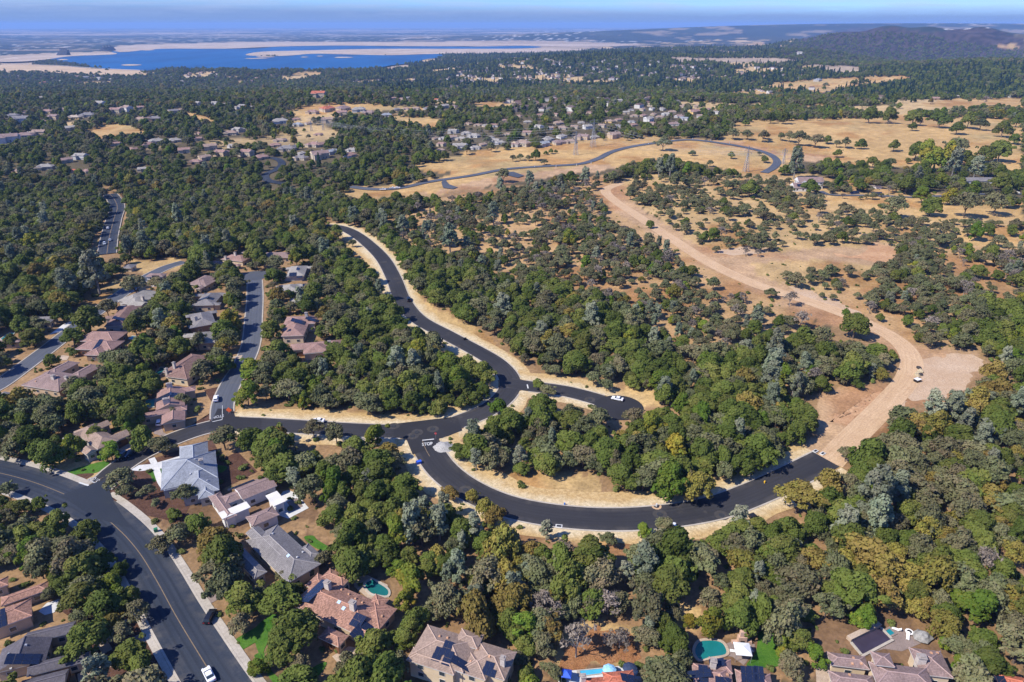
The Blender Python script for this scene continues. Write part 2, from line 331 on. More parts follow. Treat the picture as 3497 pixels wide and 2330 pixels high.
# ------------------------------------------------------------------ land cover read off the photograph
N_, D_, B_, O_, U_, G_, R_, M_, PL_, X_, E_, Y_, H_, K_, T_ = range(15)
QS = 1.48619*2
CW, CH = 1178, 786
CLS = np.full((CH, CW), U_, np.int8)
_gy, _gx = np.mgrid[0:CH, 0:CW]
def paint(poly_s, c, only=None):
    q = np.asarray(poly_s)/QS
    x0, y0 = np.maximum(np.floor(q.min(0)).astype(int), 0); x1, y1 = np.ceil(q.max(0)).astype(int)+1
    x1 = min(x1, CW); y1 = min(y1, CH)
    if x1 <= x0 or y1 <= y0: return
    m = inpoly(_gx[y0:y1, x0:x1]+.5, _gy[y0:y1, x0:x1]+.5, q)
    sub = CLS[y0:y1, x0:x1]
    if only is not None: m &= np.isin(sub, only)
    sub[m] = c
COVER = [
    ('V', PL_, [(0, 0), (2353, 0), (2353, 80), (1850, 95), (1500, 102), (0, 128)]),
    ('V', H_, [(1000, 124), (1260, 116), (1500, 122), (1700, 132), (2353, 130), (2353, 240), (1560, 210), (1300, 200), (900, 215), (760, 180), (880, 160)]),
    ('V', H_, [(1300, 100), (1500, 100), (1760, 84), (1860, 88), (1860, 130), (1500, 137), (1250, 118)]),
    ('V', M_, [(1790, 110), (1870, 80), (1960, 64), (2060, 64), (2140, 78), (2200, 66), (2270, 64), (2353, 90), (2353, 150), (1990, 158), (1860, 148), (1800, 132)]),
    ('V', M_, [(330, 160), (450, 138), (640, 134), (760, 146), (850, 156), (760, 168), (560, 164)]),
    ('V', D_, [(0, 440), (250, 430), (700, 440), (950, 440), (1350, 420), (1400, 480), (1640, 620), (1900, 760), (2353, 640), (2353, 1568), (0, 1568)]),
    ('V', B_, [(870, 500), (1010, 455), (1400, 400), (1390, 450), (1460, 500), (1640, 610), (1800, 690), (1890, 760), (1750, 800), (1560, 800), (1400, 700), (1250, 640), (1080, 610), (930, 560)]),
    ('V', O_, [(1395, 420), (1500, 400), (1860, 400), (2353, 480), (2353, 660), (2150, 640), (2080, 720), (2000, 690), (1700, 650), (1550, 530)]),
    ('V', B_, [(2060, 560), (2353, 560), (2353, 700), (2200, 720), (2060, 740)]),
    ('V', E_, [(1900, 1080), (2000, 990), (2200, 920), (2353, 880), (2353, 1568), (1000, 1568), (900, 1300), (950, 1180), (1200, 1200), (1400, 1220), (1600, 1210), (1780, 1160)]),
    ('V', T_, [(2100, 730), (2353, 680), (2353, 900), (2240, 830), (2110, 800)]),
    ('V', B_, [(1860, 680), (2150, 630), (2160, 770), (2060, 800), (1960, 745)]),
    # golden fields and graded pads
    ('V', G_, [(1690, 275), (1900, 268), (2100, 262), (2353, 270), (2353, 400), (2200, 385), (2000, 385), (1860, 368), (1790, 345), (1640, 325), (1680, 300)]),
    ('V', G_, [(940, 380), (1100, 345), (1250, 332), (1400, 312), (1560, 313), (1700, 328), (1800, 345), (1830, 375), (1790, 400), (1740, 405), (1690, 395), (1560, 372), (1500, 368), (1420, 385), (1300, 400), (1100, 425), (1000, 452), (860, 460), (740, 455), (800, 430), (900, 425), (1050, 400), (950, 392)]),
    ('V', R_, [(1590, 318), (1700, 326), (1800, 352), (1930, 360), (1860, 378), (1760, 350), (1640, 330)]),
    ('V', R_, [(980, 440), (1150, 402), (1400, 375), (1420, 388), (1250, 408), (1050, 440), (960, 452)]),
    ('V', G_, [(640, 262), (700, 240), (800, 234), (1000, 245), (1000, 250), (860, 258), (760, 262), (690, 270)]),
    ('V', G_, [(900, 260), (1010, 268), (1005, 302), (960, 290), (880, 270)]),
    ('V', G_, [(185, 298), (265, 278), (350, 302), (330, 312), (230, 318)]),
    ('V', G_, [(410, 250), (470, 262), (510, 285), (440, 272)]),
    ('V', G_, [(1060, 240), (1130, 232), (1200, 245), (1130, 250)]),
    ('V', G_, [(1770, 190), (1900, 178), (2080, 172), (2110, 180), (1950, 206), (1880, 216), (1770, 204)]),
    ('V', G_, [(1600, 214), (1750, 206), (1800, 216), (1750, 224)]),
    ('V', G_, [(2100, 242), (2200, 226), (2353, 221), (2353, 247), (2200, 252)]),
    ('V', G_, [(1820, 242), (1900, 235), (1890, 252)]),
    ('V', G_, [(1540, 183), (1590, 180), (1600, 192), (1560, 190)]),
    ('V', G_, [(660, 170), (710, 163), (750, 168), (720, 176)]),
    ('V', G_, [(2290, 105), (2335, 100), (2340, 112), (2295, 112)]),
    ('V', G_, [(1700, 100), (1760, 98), (1750, 108)]),
    ('V', G_, [(1890, 452), (2110, 450), (2353, 470), (2353, 505), (2150, 500), (2050, 485), (1920, 470)]),
    ('V', G_, [(2190, 535), (2353, 520), (2353, 560), (2230, 570)]),
    ('V', K_, [(1530, 130), (1640, 132), (1760, 131), (1860, 140), (1800, 146), (1560, 141)]),
    ('V', K_, [(1860, 148), (1975, 152), (1975, 168), (1920, 168), (1880, 156)]),
    ('V', K_, [(0, 128), (130, 121), (250, 118), (280, 128), (110, 140), (60, 150), (0, 152)]),
    ('V', G_, [(0, 148), (60, 148), (130, 150), (220, 158), (330, 162), (300, 176), (200, 172), (100, 166), (0, 166)]),
    ('V', K_, [(270, 104), (560, 96), (850, 97), (1200, 93), (1300, 95), (1470, 101), (1350, 112), (1190, 114), (900, 117), (560, 130), (280, 118)]),
    ('V', K_, [(850, 152), (940, 148), (940, 158), (880, 160)]),
    # near clearings
    ('V', R_, [(1385, 425), (1440, 418), (1425, 440), (1480, 485), (1620, 570), (1760, 640), (1900, 690), (2010, 735), (2110, 800), (2260, 806), (2262, 860), (2180, 915), (2070, 945), (2050, 975), (2000, 1010), (1930, 1070), (1860, 1045), (1820, 1025), (1880, 1000), (1885, 905), (1985, 875), (2062, 880), (2070, 840), (1990, 780), (1870, 740), (1700, 650), (1620, 610), (1560, 560), (1420, 500), (1380, 450)]),
    ('V', R_, [(1640, 585), (1760, 578), (1900, 565), (2030, 560), (2060, 580), (2000, 602), (1850, 600), (1700, 610)]),
    ('V', N_, [(1000, 1030), (1045, 1040), (1060, 1072), (1115, 1088), (1200, 1097), (1300, 1103), (1385, 1098), (1410, 1135), (1500, 1150), (1650, 1150), (1720, 1110), (1800, 1045), (1830, 1020), (1930, 1070), (1700, 1170), (1500, 1195), (1300, 1185), (1100, 1140), (990, 1060)]),
    ('V', N_, [(535, 935), (700, 940), (860, 955), (1060, 955), (1080, 965), (900, 985), (540, 965)]),
    ('V', N_, [(900, 1005), (960, 1015), (1060, 1130), (1010, 1150), (940, 1080)]),
    ('V', N_, [(1165, 1185), (1370, 1215), (1400, 1222), (1370, 1258), (1300, 1240), (1180, 1200)]),
    ('V', N_, [(1380, 905), (1440, 893), (1500, 905), (1510, 945), (1470, 945)]),
    ('V', N_, [(1280, 1450), (1400, 1430), (1470, 1450), (1460, 1530), (1290, 1540)]),
    ('V', N_, [(1560, 1370), (1620, 1380), (1660, 1420), (1580, 1440)]),
    ('V', N_, [(1220, 860), (1290, 875), (1440, 890), (1280, 880)]),
    ('V', N_, [(1225, 870), (1200, 830), (1100, 760), (940, 660), (900, 580), (830, 525), (790, 520), (790, 560), (880, 640), (920, 720), (1100, 800), (1170, 870)]),
    ('V', N_, [(185, 690), (270, 640), (300, 645), (200, 745), (165, 745)]),
    ('V', N_, [(275, 590), (350, 600), (420, 595), (420, 615), (330, 630)]),
    ('V', N_, [(195, 590), (230, 540), (235, 590), (200, 615)]),
    ('V', Y_, [(235, 1120), (300, 1070), (470, 1010), (500, 1040), (500, 1130), (720, 1150), (720, 1190), (560, 1215), (370, 1215), (300, 1160)]),
    ('V', N_, [(0, 1040), (70, 1060), (250, 1060), (250, 1085), (190, 1110), (70, 1085)]),
    ('V', Y_, [(1870, 1430), (1990, 1390), (2150, 1440), (2200, 1568), (1880, 1568)]),
    ('V', Y_, [(1610, 1450), (1790, 1450), (1800, 1568), (1590, 1568)]),
    ('V', Y_, [(1270, 1530), (1470, 1520), (1480, 1568), (1270, 1568)]),
    ('V', Y_, [(820, 1330), (900, 1340), (900, 1380), (840, 1370)]),
    ('V', Y_, [(690, 1210), (770, 1240), (740, 1260), (690, 1240)]),
]
for reg, c, pts in COVER: paint(PL(reg, pts), c)
def cover_at(px, py):
    i = np.clip((np.asarray(py)/QS).astype(int), 0, CH-1); j = np.clip((np.asarray(px)/QS).astype(int), 0, CW-1)
    return CLS[i, j]

# ------------------------------------------------------------------ terrain: one sheet out to the horizon
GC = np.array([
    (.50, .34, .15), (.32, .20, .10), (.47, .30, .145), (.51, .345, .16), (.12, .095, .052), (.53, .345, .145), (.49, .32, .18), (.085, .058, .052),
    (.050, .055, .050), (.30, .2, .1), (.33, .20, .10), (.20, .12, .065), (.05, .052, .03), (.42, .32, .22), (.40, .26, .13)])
def clearing(x, y): return smooth(.615, .665, fbm(x, y*.8, 150, 201, 3))
def build_terrain():
    an = np.concatenate([np.arange(-180, -52, 8), np.arange(-52, 52.01, .2), np.arange(60, 180, 8)])
    rr = np.concatenate([[4, 25, 45, 60], 68*1.0145**np.arange(452)])
    A, RR = np.meshgrid(R(1)*an, rr); X = np.sin(A)*RR; Y = np.cos(A)*RR; Z = zt(X, Y)
    nr, na = X.shape
    fwd = (np.abs(A) < R(54)) & (RR > 40)
    px, py, d = proj(X, Y, Z)
    w_ = 9000/np.maximum(d, 60)
    c = cover_at(px+(fbm(X, Y, 14, 61, 3)-.5)*w_*3.2, py+(fbm(X, Y, 14, 67, 3)-.5)*w_*1.8)
    inside = fwd & (px > -60) & (px < W+60) & (py > 0) & (py < H+200)
    c = np.where(inside, c, np.where(RR > 3800, PL_, D_))
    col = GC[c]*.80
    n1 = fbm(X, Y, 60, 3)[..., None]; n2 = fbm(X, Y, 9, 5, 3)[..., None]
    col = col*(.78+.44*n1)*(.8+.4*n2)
    # rust and ochre stains on bare and grassy slopes
    clr = (clearing(X, Y)*np.isin(c, [U_, H_]))[..., None]*np.clip((RR-850)/150, 0, 1)[..., None]
    col = col*(1-clr)+clr*np.array([.44, .31, .15])*(.8+.4*n2)
    bare = np.isin(c, [B_, O_, G_, R_, N_, E_])[..., None]
    st = smooth(.52, .68, fbm(X, Y, 38, 21))[..., None]
    col = np.where(bare, col*(1-st*.32*np.array([.6, 1.0, 1.25])), col)
    gr = smooth(.58, .72, fbm(X*.6, Y*1.4, 55, 44))[..., None]*np.isin(c, [G_])[..., None]
    col = col*(1-gr*.45)+gr*.45*np.array([.26, .22, .11])
    # the far plain: dark tree cover with pale fields, roofs and lots
    far = np.clip((RR-4200)/1500, 0, 1)[..., None]
    streak = fbm(X, Y, 1500, 31, 5); fl = smooth(.50, .62, streak)*smooth(9000, 20000, RR)
    base = np.array([.028, .038, .032])*(.35+1.3*fbm(X, Y, 260, 8, 4)[..., None])
    base = base*(1-fl[..., None])+np.array([.34, .27, .19])*fl[..., None]
    patch = smooth(.60, .68, fbm(X*1.2, Y, 420, 77, 4))*.8
    base = base*(1-patch[..., None])+np.array([.27, .20, .13])*patch[..., None]
    town = (vnoise(X/38, Y/110, 99) > .83) & (fbm(X, Y, 1800, 12, 3) > .46)
    base = np.where(town[..., None], base*.25+.75*np.array([.62, .58, .54]), base)
    isP = (c == PL_)[..., None]
    col = np.where(isP, base*far+col*(1-far), col)
    # speckle of scrub over the far hills
    sc = smooth(.45, .6, vnoise(X/14, Y/26, 5))[..., None]*np.isin(c, [M_])[..., None]
    col = col*(1-sc*.6)
    q = np.arange(nr*na).reshape(nr, na)
    F = np.stack([q[:-1, :-1], q[:-1, 1:], q[1:, 1:], q[1:, :-1]], -1).reshape(-1, 4)
    wrap = np.stack([q[:-1, -1], q[:-1, 0], q[1:, 0], q[1:, -1]], -1)
    F = np.concatenate([F, wrap])
    me = bpy.data.meshes.new('terrain')
    me.vertices.add(nr*na); me.vertices.foreach_set('co', np.stack([X, Y, Z], -1).ravel())
    me.loops.add(len(F)*4); me.loops.foreach_set('vertex_index', F.ravel().astype(np.int32))
    me.polygons.add(len(F)); me.polygons.foreach_set('loop_start', np.arange(len(F))*4)
    me.update(calc_edges=True)
    if me.polygons[3000].normal.z < 0: me.flip_normals()
    me.polygons.foreach_set('use_smooth', [True]*len(F))
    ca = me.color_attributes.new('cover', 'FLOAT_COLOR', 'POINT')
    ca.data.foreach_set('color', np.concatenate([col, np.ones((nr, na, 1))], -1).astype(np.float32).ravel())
    t = NT('terrain_ground'); p = t.geo()
    base = t.attr('cover')
    f = t.math('MULTIPLY', t.mapr(t.noise(p, .9, 4, .65), .3, .7, .72, 1.28), t.mapr(t.noise(p, .12, 4, .6), .3, .7, .8, 1.2))
    t.base(t.mix(1.0, base, t_comb(t, f), 'MULTIPLY'), .95, .1)
    t.bump(t.noise(p, .7, 4), .25, .4)
    me.materials.append(t.m)
    return tag(link('terrain', me), kind='structure', label='rolling dry hills and valley floor out to the horizon')
terrain = build_terrain()

# ------------------------------------------------------------------ draped sheets, roads, kerbs
def sheet(name, poly_w, m, off=.1, kind='structure', label=None, step=5.0, parent=None, flat=None):
    """polygon (world x, y) as a sheet that follows the ground"""
    bm = bmesh.new()
    vs_ = [bm.verts.new((p[0], p[1], 0)) for p in poly_w]
    try: f = bm.faces.new(vs_)
    except ValueError: bm.free(); return None
    bmesh.ops.triangulate(bm, faces=[f], ngon_method='EAR_CLIP')
    if flat is None:
        for _ in range(7):
            es = [e for e in bm.edges if e.calc_length() > step]
            if not es or len(bm.faces) > 20000: break
            bmesh.ops.subdivide_edges(bm, edges=es, cuts=1)
            bmesh.ops.triangulate(bm, faces=[f for f in bm.faces if len(f.verts) > 3])
    xy = np.array([v.co[:2] for v in bm.verts])
    zz = zt(xy[:, 0], xy[:, 1])+off if flat is None else np.full(len(xy), flat)
    for v, z in zip(bm.verts, zz): v.co.z = z
    bmesh.ops.recalc_face_normals(bm, faces=bm.faces)
    if sum(f.normal.z for f in bm.faces) < 0: bmesh.ops.reverse_faces(bm, faces=bm.faces)
    me = bpy.data.meshes.new(name); bm.to_mesh(me); bm.free(); me.materials.append(m)
    for p in me.polygons: p.use_smooth = True
    return tag(link(name, me, parent), label, kind=kind)
def smooth_loop(pts, n=5, closed=True):
    pts = np.asarray(pts, float); N = len(pts); out = []
    for i in range(N if closed else N-1):
        g = (lambda k: pts[k % N]) if closed else (lambda k: pts[min(max(k, 0), N-1)])
        p0, p1, p2, p3 = g(i-1), g(i), g(i+1), g(i+2)
        for t in np.arange(n)/n:
            out.append(.5*((2*p1)+(-p0+p2)*t+(2*p0-5*p1+4*p2-p3)*t*t+(-p0+3*p1-3*p2+p3)*t**3))
    if not closed: out.append(pts[-1])
    return np.array(out)
def ground_poly(reg, pts, curve=0):
    p = cast(*PL(reg, pts).T)[:, :2]
    return smooth_loop(p, curve) if curve else p
def patch(name, reg, pts, m, off=.1, curve=0, label=None, cls=None, kind='structure'):
    if cls is not None: paint(PL(reg, pts), cls)
    q = ground_poly(reg, pts, curve)
    if name == 'road': JUNC.append(q)
    if name in ('rough_ground', 'ground_litter'):
        q = smooth_loop(q, 3); q = q+np.c_[fbm(q[:, 0], q[:, 1], 4, 5, 3)-.5, fbm(q[:, 0], q[:, 1], 4, 9, 3)-.5]*7
    return sheet(name, q, m, off, kind, label)
def resample(p, step):
    p = smooth_loop(p, 24, closed=False); d = np.r_[0, np.cumsum(np.hypot(*np.diff(p, axis=0).T))]
    n = max(3, int(d[-1]/step)); s = np.linspace(0, d[-1], n)
    return np.stack([np.interp(s, d, p[:, 0]), np.interp(s, d, p[:, 1])], 1)
def normals2(p):
    t = np.gradient(p, axis=0); t /= np.linalg.norm(t, axis=1)[:, None]
    return np.stack([t[:, 1], -t[:, 0]], 1)      # to the right of travel
def strip(name, p, a, b, m, off, kind='structure', label=None, cols=3, jag=0.0, seed=1, parent=None):
    """strip between lateral offsets a..b of a centre line"""
    n = normals2(p); V = []; F = []
    for k in range(cols):
        f = k/(cols-1); w = a+(b-a)*f
        q = p+n*(np.broadcast_to(w, len(p))[:, None])
        if jag and k == cols-1:
            q = q+n*((fbm(q[:, 0], q[:, 1], 9, seed, 3)-.5)*2*jag)[:, None]
        V.append(np.c_[q, zt(q[:, 0], q[:, 1])+off])
    V = np.concatenate(V); L = len(p)
    for k in range(cols-1):
        for i in range(L-1):
            F.append((k*L+i, k*L+i+1, (k+1)*L+i+1, (k+1)*L+i))
    dist = np.r_[0, np.cumsum(np.hypot(*np.diff(p, axis=0).T))]; ws = a+(b-a)*np.arange(cols)/(cols-1)
    me = mesh(name, V, F, [m], None, [(dist[i % L], ws[i//L]) for f in F for i in f], smooth_=True)
    if me.polygons[0].normal.z < 0: me.flip_normals()
    return tag(link(name, me, parent), label, kind=kind)
def raised(name, p, a, b, m, h, off=.1, label=None):
    """kerb: a low solid strip along a centre line"""
    n = normals2(p); V = []; F = []; L = len(p)
    lo = p+n*a; hi = p+n*b
    for q, dz in ((lo, off-.3), (lo, off+h), (hi, off+h), (hi, off-.3)):
        V.append(np.c_[q, zt(q[:, 0], q[:, 1])+dz])
    V = np.concatenate(V)
    for k in range(3):
        for i in range(L-1): F.append((k*L+i, k*L+i+1, (k+1)*L+i+1, (k+1)*L+i))
    F += [(0, L, 2*L, 3*L), (L-1, 2*L-1, 3*L-1, 4*L-1)]
    me = mesh(name, V, F, [m]); bm = bmesh.new(); bm.from_mesh(me); bmesh.ops.recalc_face_normals(bm, faces=bm.faces); bm.to_mesh(me); bm.free()
    return tag(link(name, me), label, kind='structure')
ROADS = {}; KERBS = []; JUNC = []
def paint_strip(p, a, b, c):
    n = normals2(p); q = np.concatenate([p+n*a, (p+n*b)[::-1]])
    px, py, _ = proj(q[:, 0], q[:, 1], zt(q[:, 0], q[:, 1]))
    L = len(p); L2 = px[:L], py[:L], px[L:][::-1], py[L:][::-1]
    for i in range(L-1):
        paint([(L2[0][i], L2[1][i]), (L2[0][i+1], L2[1][i+1]), (L2[2][i+1], L2[3][i+1]), (L2[2][i], L2[3][i])], c)
def road(key, reg, pts, width, m, label, off=.12, kerb=None, step=3.0, name='road', verge=None, cross=0):
    p = cast(*PL(reg, pts).T)[:, :2]; p = resample(p, step); ROADS[key] = (p, width)
    strip(name, p, -width/2, width/2, m, off, label=label, cols=5)
    paint_strip(p, -width/2-.6, width/2+.6, X_)
    for s in kerb or ():
        KERBS.append((key, p, s, width, off, label))
    if verge:
        for s, w, vm in verge:
            strip('verge', p, s*(width/2+.56), s*(width/2+.56+w), vm, off-.05, label='bare verge beside '+label, cols=4, jag=w*.35, seed=int(abs(w)*7)+s)
    return p
VB = [(-1, 7, SAND), (1, 5, SAND)]
r_main = road('main', 'V', [(-60, 1075), (40, 1098), (120, 1125), (205, 1165), (270, 1215), (318, 1268), (360, 1335), (402, 1412), (450, 1492), (505, 1580), (560, 1660)], 11.6, ASPH_OLD, 'the wide collector road', off=.16, kerb=(1, -1))
r_side = road('side', 'V', [(212, 1142), (262, 1085), (330, 1040), (410, 1005), (470, 985), (530, 972)], 8.4, ASPH_NEW, 'the dark side street past the slate-roofed house', kerb=(1, -1), off=.13)
r_new = road('new', 'V', [(520, 973), (600, 976), (700, 982), (800, 988), (900, 992), (985, 990), (1060, 968), (1125, 940), (1165, 905), (1172, 875), (1150, 843), (1110, 815), (1030, 772), (960, 733), (925, 690), (905, 640), (880, 595), (845, 560), (812, 536), (780, 523), (745, 519)], 8.8, ASPH_NEW, 'the fresh black road through the oak woods', kerb=(1, -1), verge=[(-1, 7, SAND), (1, 5, SAND)], off=.11)
r_loop = road('loop', 'V', [(968, 990), (985, 1035), (1022, 1085), (1085, 1130), (1170, 1165), (1280, 1186), (1400, 1194), (1520, 1188), (1640, 1168), (1740, 1132), (1830, 1090), (1898, 1056)], 10.2, ASPH_NEW, 'the fresh black curve', kerb=(1, -1), verge=[(-1, 7, SAND), (1, 5, SAND)], off=.14)
r_branch = road('branch', 'V', [(1168, 880), (1215, 888), (1290, 898), (1350, 912), (1400, 928), (1425, 940)], 8.6, ASPH_NEW, 'the short black branch road', kerb=(1, -1), verge=[(-1, 8, SAND), (1, 4, SAND)], off=.13)
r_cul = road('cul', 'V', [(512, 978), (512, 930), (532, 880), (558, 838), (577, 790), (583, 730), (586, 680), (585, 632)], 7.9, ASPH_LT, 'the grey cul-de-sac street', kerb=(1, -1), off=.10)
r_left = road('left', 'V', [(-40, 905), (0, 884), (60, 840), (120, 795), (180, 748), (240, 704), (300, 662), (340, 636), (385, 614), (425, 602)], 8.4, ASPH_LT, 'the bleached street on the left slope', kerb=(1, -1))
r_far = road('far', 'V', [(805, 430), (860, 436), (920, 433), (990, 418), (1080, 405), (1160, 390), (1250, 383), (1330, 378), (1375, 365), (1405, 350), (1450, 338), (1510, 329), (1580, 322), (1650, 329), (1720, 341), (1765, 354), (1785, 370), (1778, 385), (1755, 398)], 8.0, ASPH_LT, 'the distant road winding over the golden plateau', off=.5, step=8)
r_fleft = road('fleft', 'V', [(246, 585), (252, 545), (262, 505), (270, 478), (262, 458), (252, 447)], 11, ASPH_OLD, 'the road dipping through dark oaks', off=.5, kerb=(1, -1), step=5)
r_bend = road('bend', 'V', [(600, 362), (635, 366), (648, 378), (632, 392), (610, 402), (616, 416), (660, 424)], 8, ASPH_OLD, 'the small bend between far houses', off=.6, step=6)
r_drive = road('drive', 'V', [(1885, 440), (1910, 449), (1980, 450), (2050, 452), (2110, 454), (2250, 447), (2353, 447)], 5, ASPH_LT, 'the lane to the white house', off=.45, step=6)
r_dirt = road('dirt', 'V', [(1425, 422), (1392, 436), (1408, 458), (1470, 500), (1560, 560), (1640, 610), (1740, 655), (1850, 690), (1960, 730), (2050, 775), (2092, 820), (2085, 870), (2040, 925), (1990, 975), (1935, 1030), (1905, 1062)], 9, DIRT, 'the dirt track cut through the oak hillside', name='dirt_road', off=.10)
# widened junctions and turning circles
def disc(name, c, r, m, off, label, parent=None, kind='structure', n=28):
    a = np.arange(n)/n*2*math.pi
    q = np.c_[c[0]+r*np.cos(a), c[1]+r*np.sin(a)]
    px, py, _ = proj(q[:, 0], q[:, 1], zt(q[:, 0], q[:, 1]))
    if kind == 'structure' and r > 3: paint(np.c_[px, py], X_)
    if name == 'road': JUNC.append(q)
    return sheet(name, q, m, off, kind, label, 4)
disc('road', place('V', 583, 634), 9.5, ASPH_LT, .13, 'turning circle of the grey cul-de-sac street')
disc('road', place('V', 1422, 937), 9.5, ASPH_NEW, .16, 'turning circle at the end of the short black branch road')
patch('road', 'V', [(905, 975), (1050, 958), (1062, 990), (1030, 1003), (1005, 1010), (1000, 1030), (948, 1045), (935, 1013), (905, 1003)], ASPH_NEW, .17, label='fresh black junction of the new roads', cls=X_)
patch('road', 'V', [(195, 1118), (228, 1108), (262, 1103), (252, 1128), (262, 1155), (300, 1215), (215, 1190), (140, 1140)], ASPH_OLD, .19, label='dark junction of the collector road', cls=X_)
patch('road', 'V', [(490, 962), (500, 940), (535, 940), (540, 958), (600, 964), (600, 984), (520, 985), (480, 985)], ASPH_NEW, .17, label='dark junction at the foot of the cul-de-sac street', cls=X_)
patch('road', 'V', [(1014, 420), (1022, 413), (1032, 425), (1052, 432), (1040, 436), (1018, 433)], ASPH_LT, .6, label='short distant side road on the golden plateau', cls=X_)
patch('road', 'V', [(1150, 398), (1180, 396), (1205, 405), (1190, 410), (1165, 404)], ASPH_LT, .6, label='distant turning pad on the golden plateau', cls=X_)

def on_road(x, y, margin=0.0, skip=None):
    m = np.zeros(np.shape(x), bool)
    for k, (p, w) in ROADS.items():
        if k == skip: continue
        d2 = ((np.asarray(x)[..., None]-p[:, 0])**2+(np.asarray(y)[..., None]-p[:, 1])**2)
        st = np.hypot(*(p[1]-p[0]))
        m |= d2.min(-1) < (w/2+margin)**2+(st/2)**2*.3
    for q in JUNC: m |= inpoly(np.asarray(x), np.asarray(y), q)
    return m
for key, p, s, width, off, label in KERBS:
    n = normals2(p); e = p+n*s*(width/2+.3)
    bad = on_road(e[:, 0], e[:, 1], .2, key); i = 0
    while i < len(p):
        if bad[i]: i += 1; continue
        j = i
        while j < len(p) and not bad[j]: j += 1
        if j-i >= 3:
            # normals of the whole line, so that pieces meet the road edge
            seg = p[i:j]
            raised('kerb', seg, s*(width/2+.002), s*(width/2+.55), CONC, .12, off-.05, label='pale concrete kerb along '+label)
        i = j

# ------------------------------------------------------------------ lake
def build_lake():
    t = NT('lake_water'); p = t.geo(); n = t.noise(t.vmap(p, (.004, .0012, 1)), 1.0, 4)
    t.base(t.mix(t.mapr(n, .35, .65), (.004, .052, .155), (.006, .085, .235)), .5, .12)
    t.bump(t.noise(p, .08, 3), .3, 1.0)
    def flat(name, pts, z, m, label, curve=4):
        q = cast_plane(*PL('V', pts).T, z)[:, :2]
        return sheet(name, smooth_loop(q, curve), m, 0, 'structure', label, 400, flat=z)
    LK = [(113, 136), (160, 129), (262, 125.5), (262, 117), (370, 112.5), (520, 112.5), (600, 111), (640, 107.5), (780, 105.2), (900, 107), (1000, 107), (1100, 107.5), (1195, 105.5), (1245, 108), (1195, 111.5), (1010, 113.6), (900, 113), (800, 114), (700, 116.5), (620, 119), (566, 124), (600, 129.5), (660, 128.8), (720, 124), (800, 125.5), (900, 127.5), (1000, 124.5), (1030, 126), (1010, 131), (985, 142), (900, 150), (845, 160), (700, 160), (500, 160), (400, 156), (330, 164.5), (240, 158), (180, 148), (130, 141)]
    paint(PL('V', LK), X_); flat('lake', LK, -73.6, t.m, 'deep blue lake with low water', 3)
    sh = world_mat('bleached_lake_bed', (.33, .245, .17), (.50, .40, .30), .006, .03, .95, .1, .2)
    for pts, lab in (
        ([(275, 120), (270, 107), (400, 102), (560, 97.5), (700, 97), (850, 97.5), (1000, 97.5), (1200, 93.5), (1300, 95.5), (1460, 100), (1520, 103), (1300, 107.5), (1195, 105), (1000, 106.6), (780, 104.8), (640, 107.2), (520, 112), (370, 112.3)], 'pale bank along the far shore of the lake'),
        ([(565, 127), (600, 119), (700, 116.3), (860, 112.6), (1100, 112.4), (1300, 112), (1360, 116), (1250, 122), (1000, 124.2), (900, 127), (800, 125.3), (720, 123.7), (650, 128.6)], 'long pale spit crossing the lake'),
        ([(0, 136), (60, 129), (130, 124.5), (250, 121), (262, 125), (165, 129.2), (112, 136), (60, 141), (0, 142)], 'grey bank beside the dam'),
    ): flat('shore', pts, -72.4, sh, lab)
    for i, (x, y, w, h) in enumerate([(302, 149.5, 24, 1.6), (340, 114.8, 16, 1.3), (145, 137, 12, 1.2), (610, 131, 22, 1.3), (700, 131.3, 9, .9), (790, 132, 22, 1.2), (735, 129, 8, .7), (590, 134.6, 28, .8)]):
        flat('shore', [(x-w, y), (x-w*.4, y-h), (x+w*.5, y-h*.8), (x+w, y), (x+w*.3, y+h*.8), (x-w*.5, y+h)], -72.2, sh, 'low tan shoal number %d in the lake' % (i+1) if 0 else 'low tan shoal in the blue lake')
    # dry embankment with its crest road, left
    emb = world_mat('tan_embankment', (.40, .28, .16), (.52, .38, .23), .01, .05, .95, .2, .2)
    flat('shore', [(0, 148.6), (60, 149), (130, 151), (220, 157.5), (330, 162.6), (290, 175), (200, 172), (100, 166), (0, 166)], -72.1, emb, 'dry tan embankment on the near shore')
    V = cast_plane(*PL('V', [(-20, 148.2), (60, 148.8), (130, 150.8), (220, 157.3), (330, 162.4)]).T, -71)[:, :2]
    raised_flat = resample(V, 60); n = normals2(raised_flat)
    strip('road', raised_flat, -5, 5, CONC_W, 0, label='pale crest road on the embankment')
    bpy.context.view_layer.update()
    o = COL.objects[-1]
    for v in o.data.vertices: v.co.z = -69.5
build_lake()
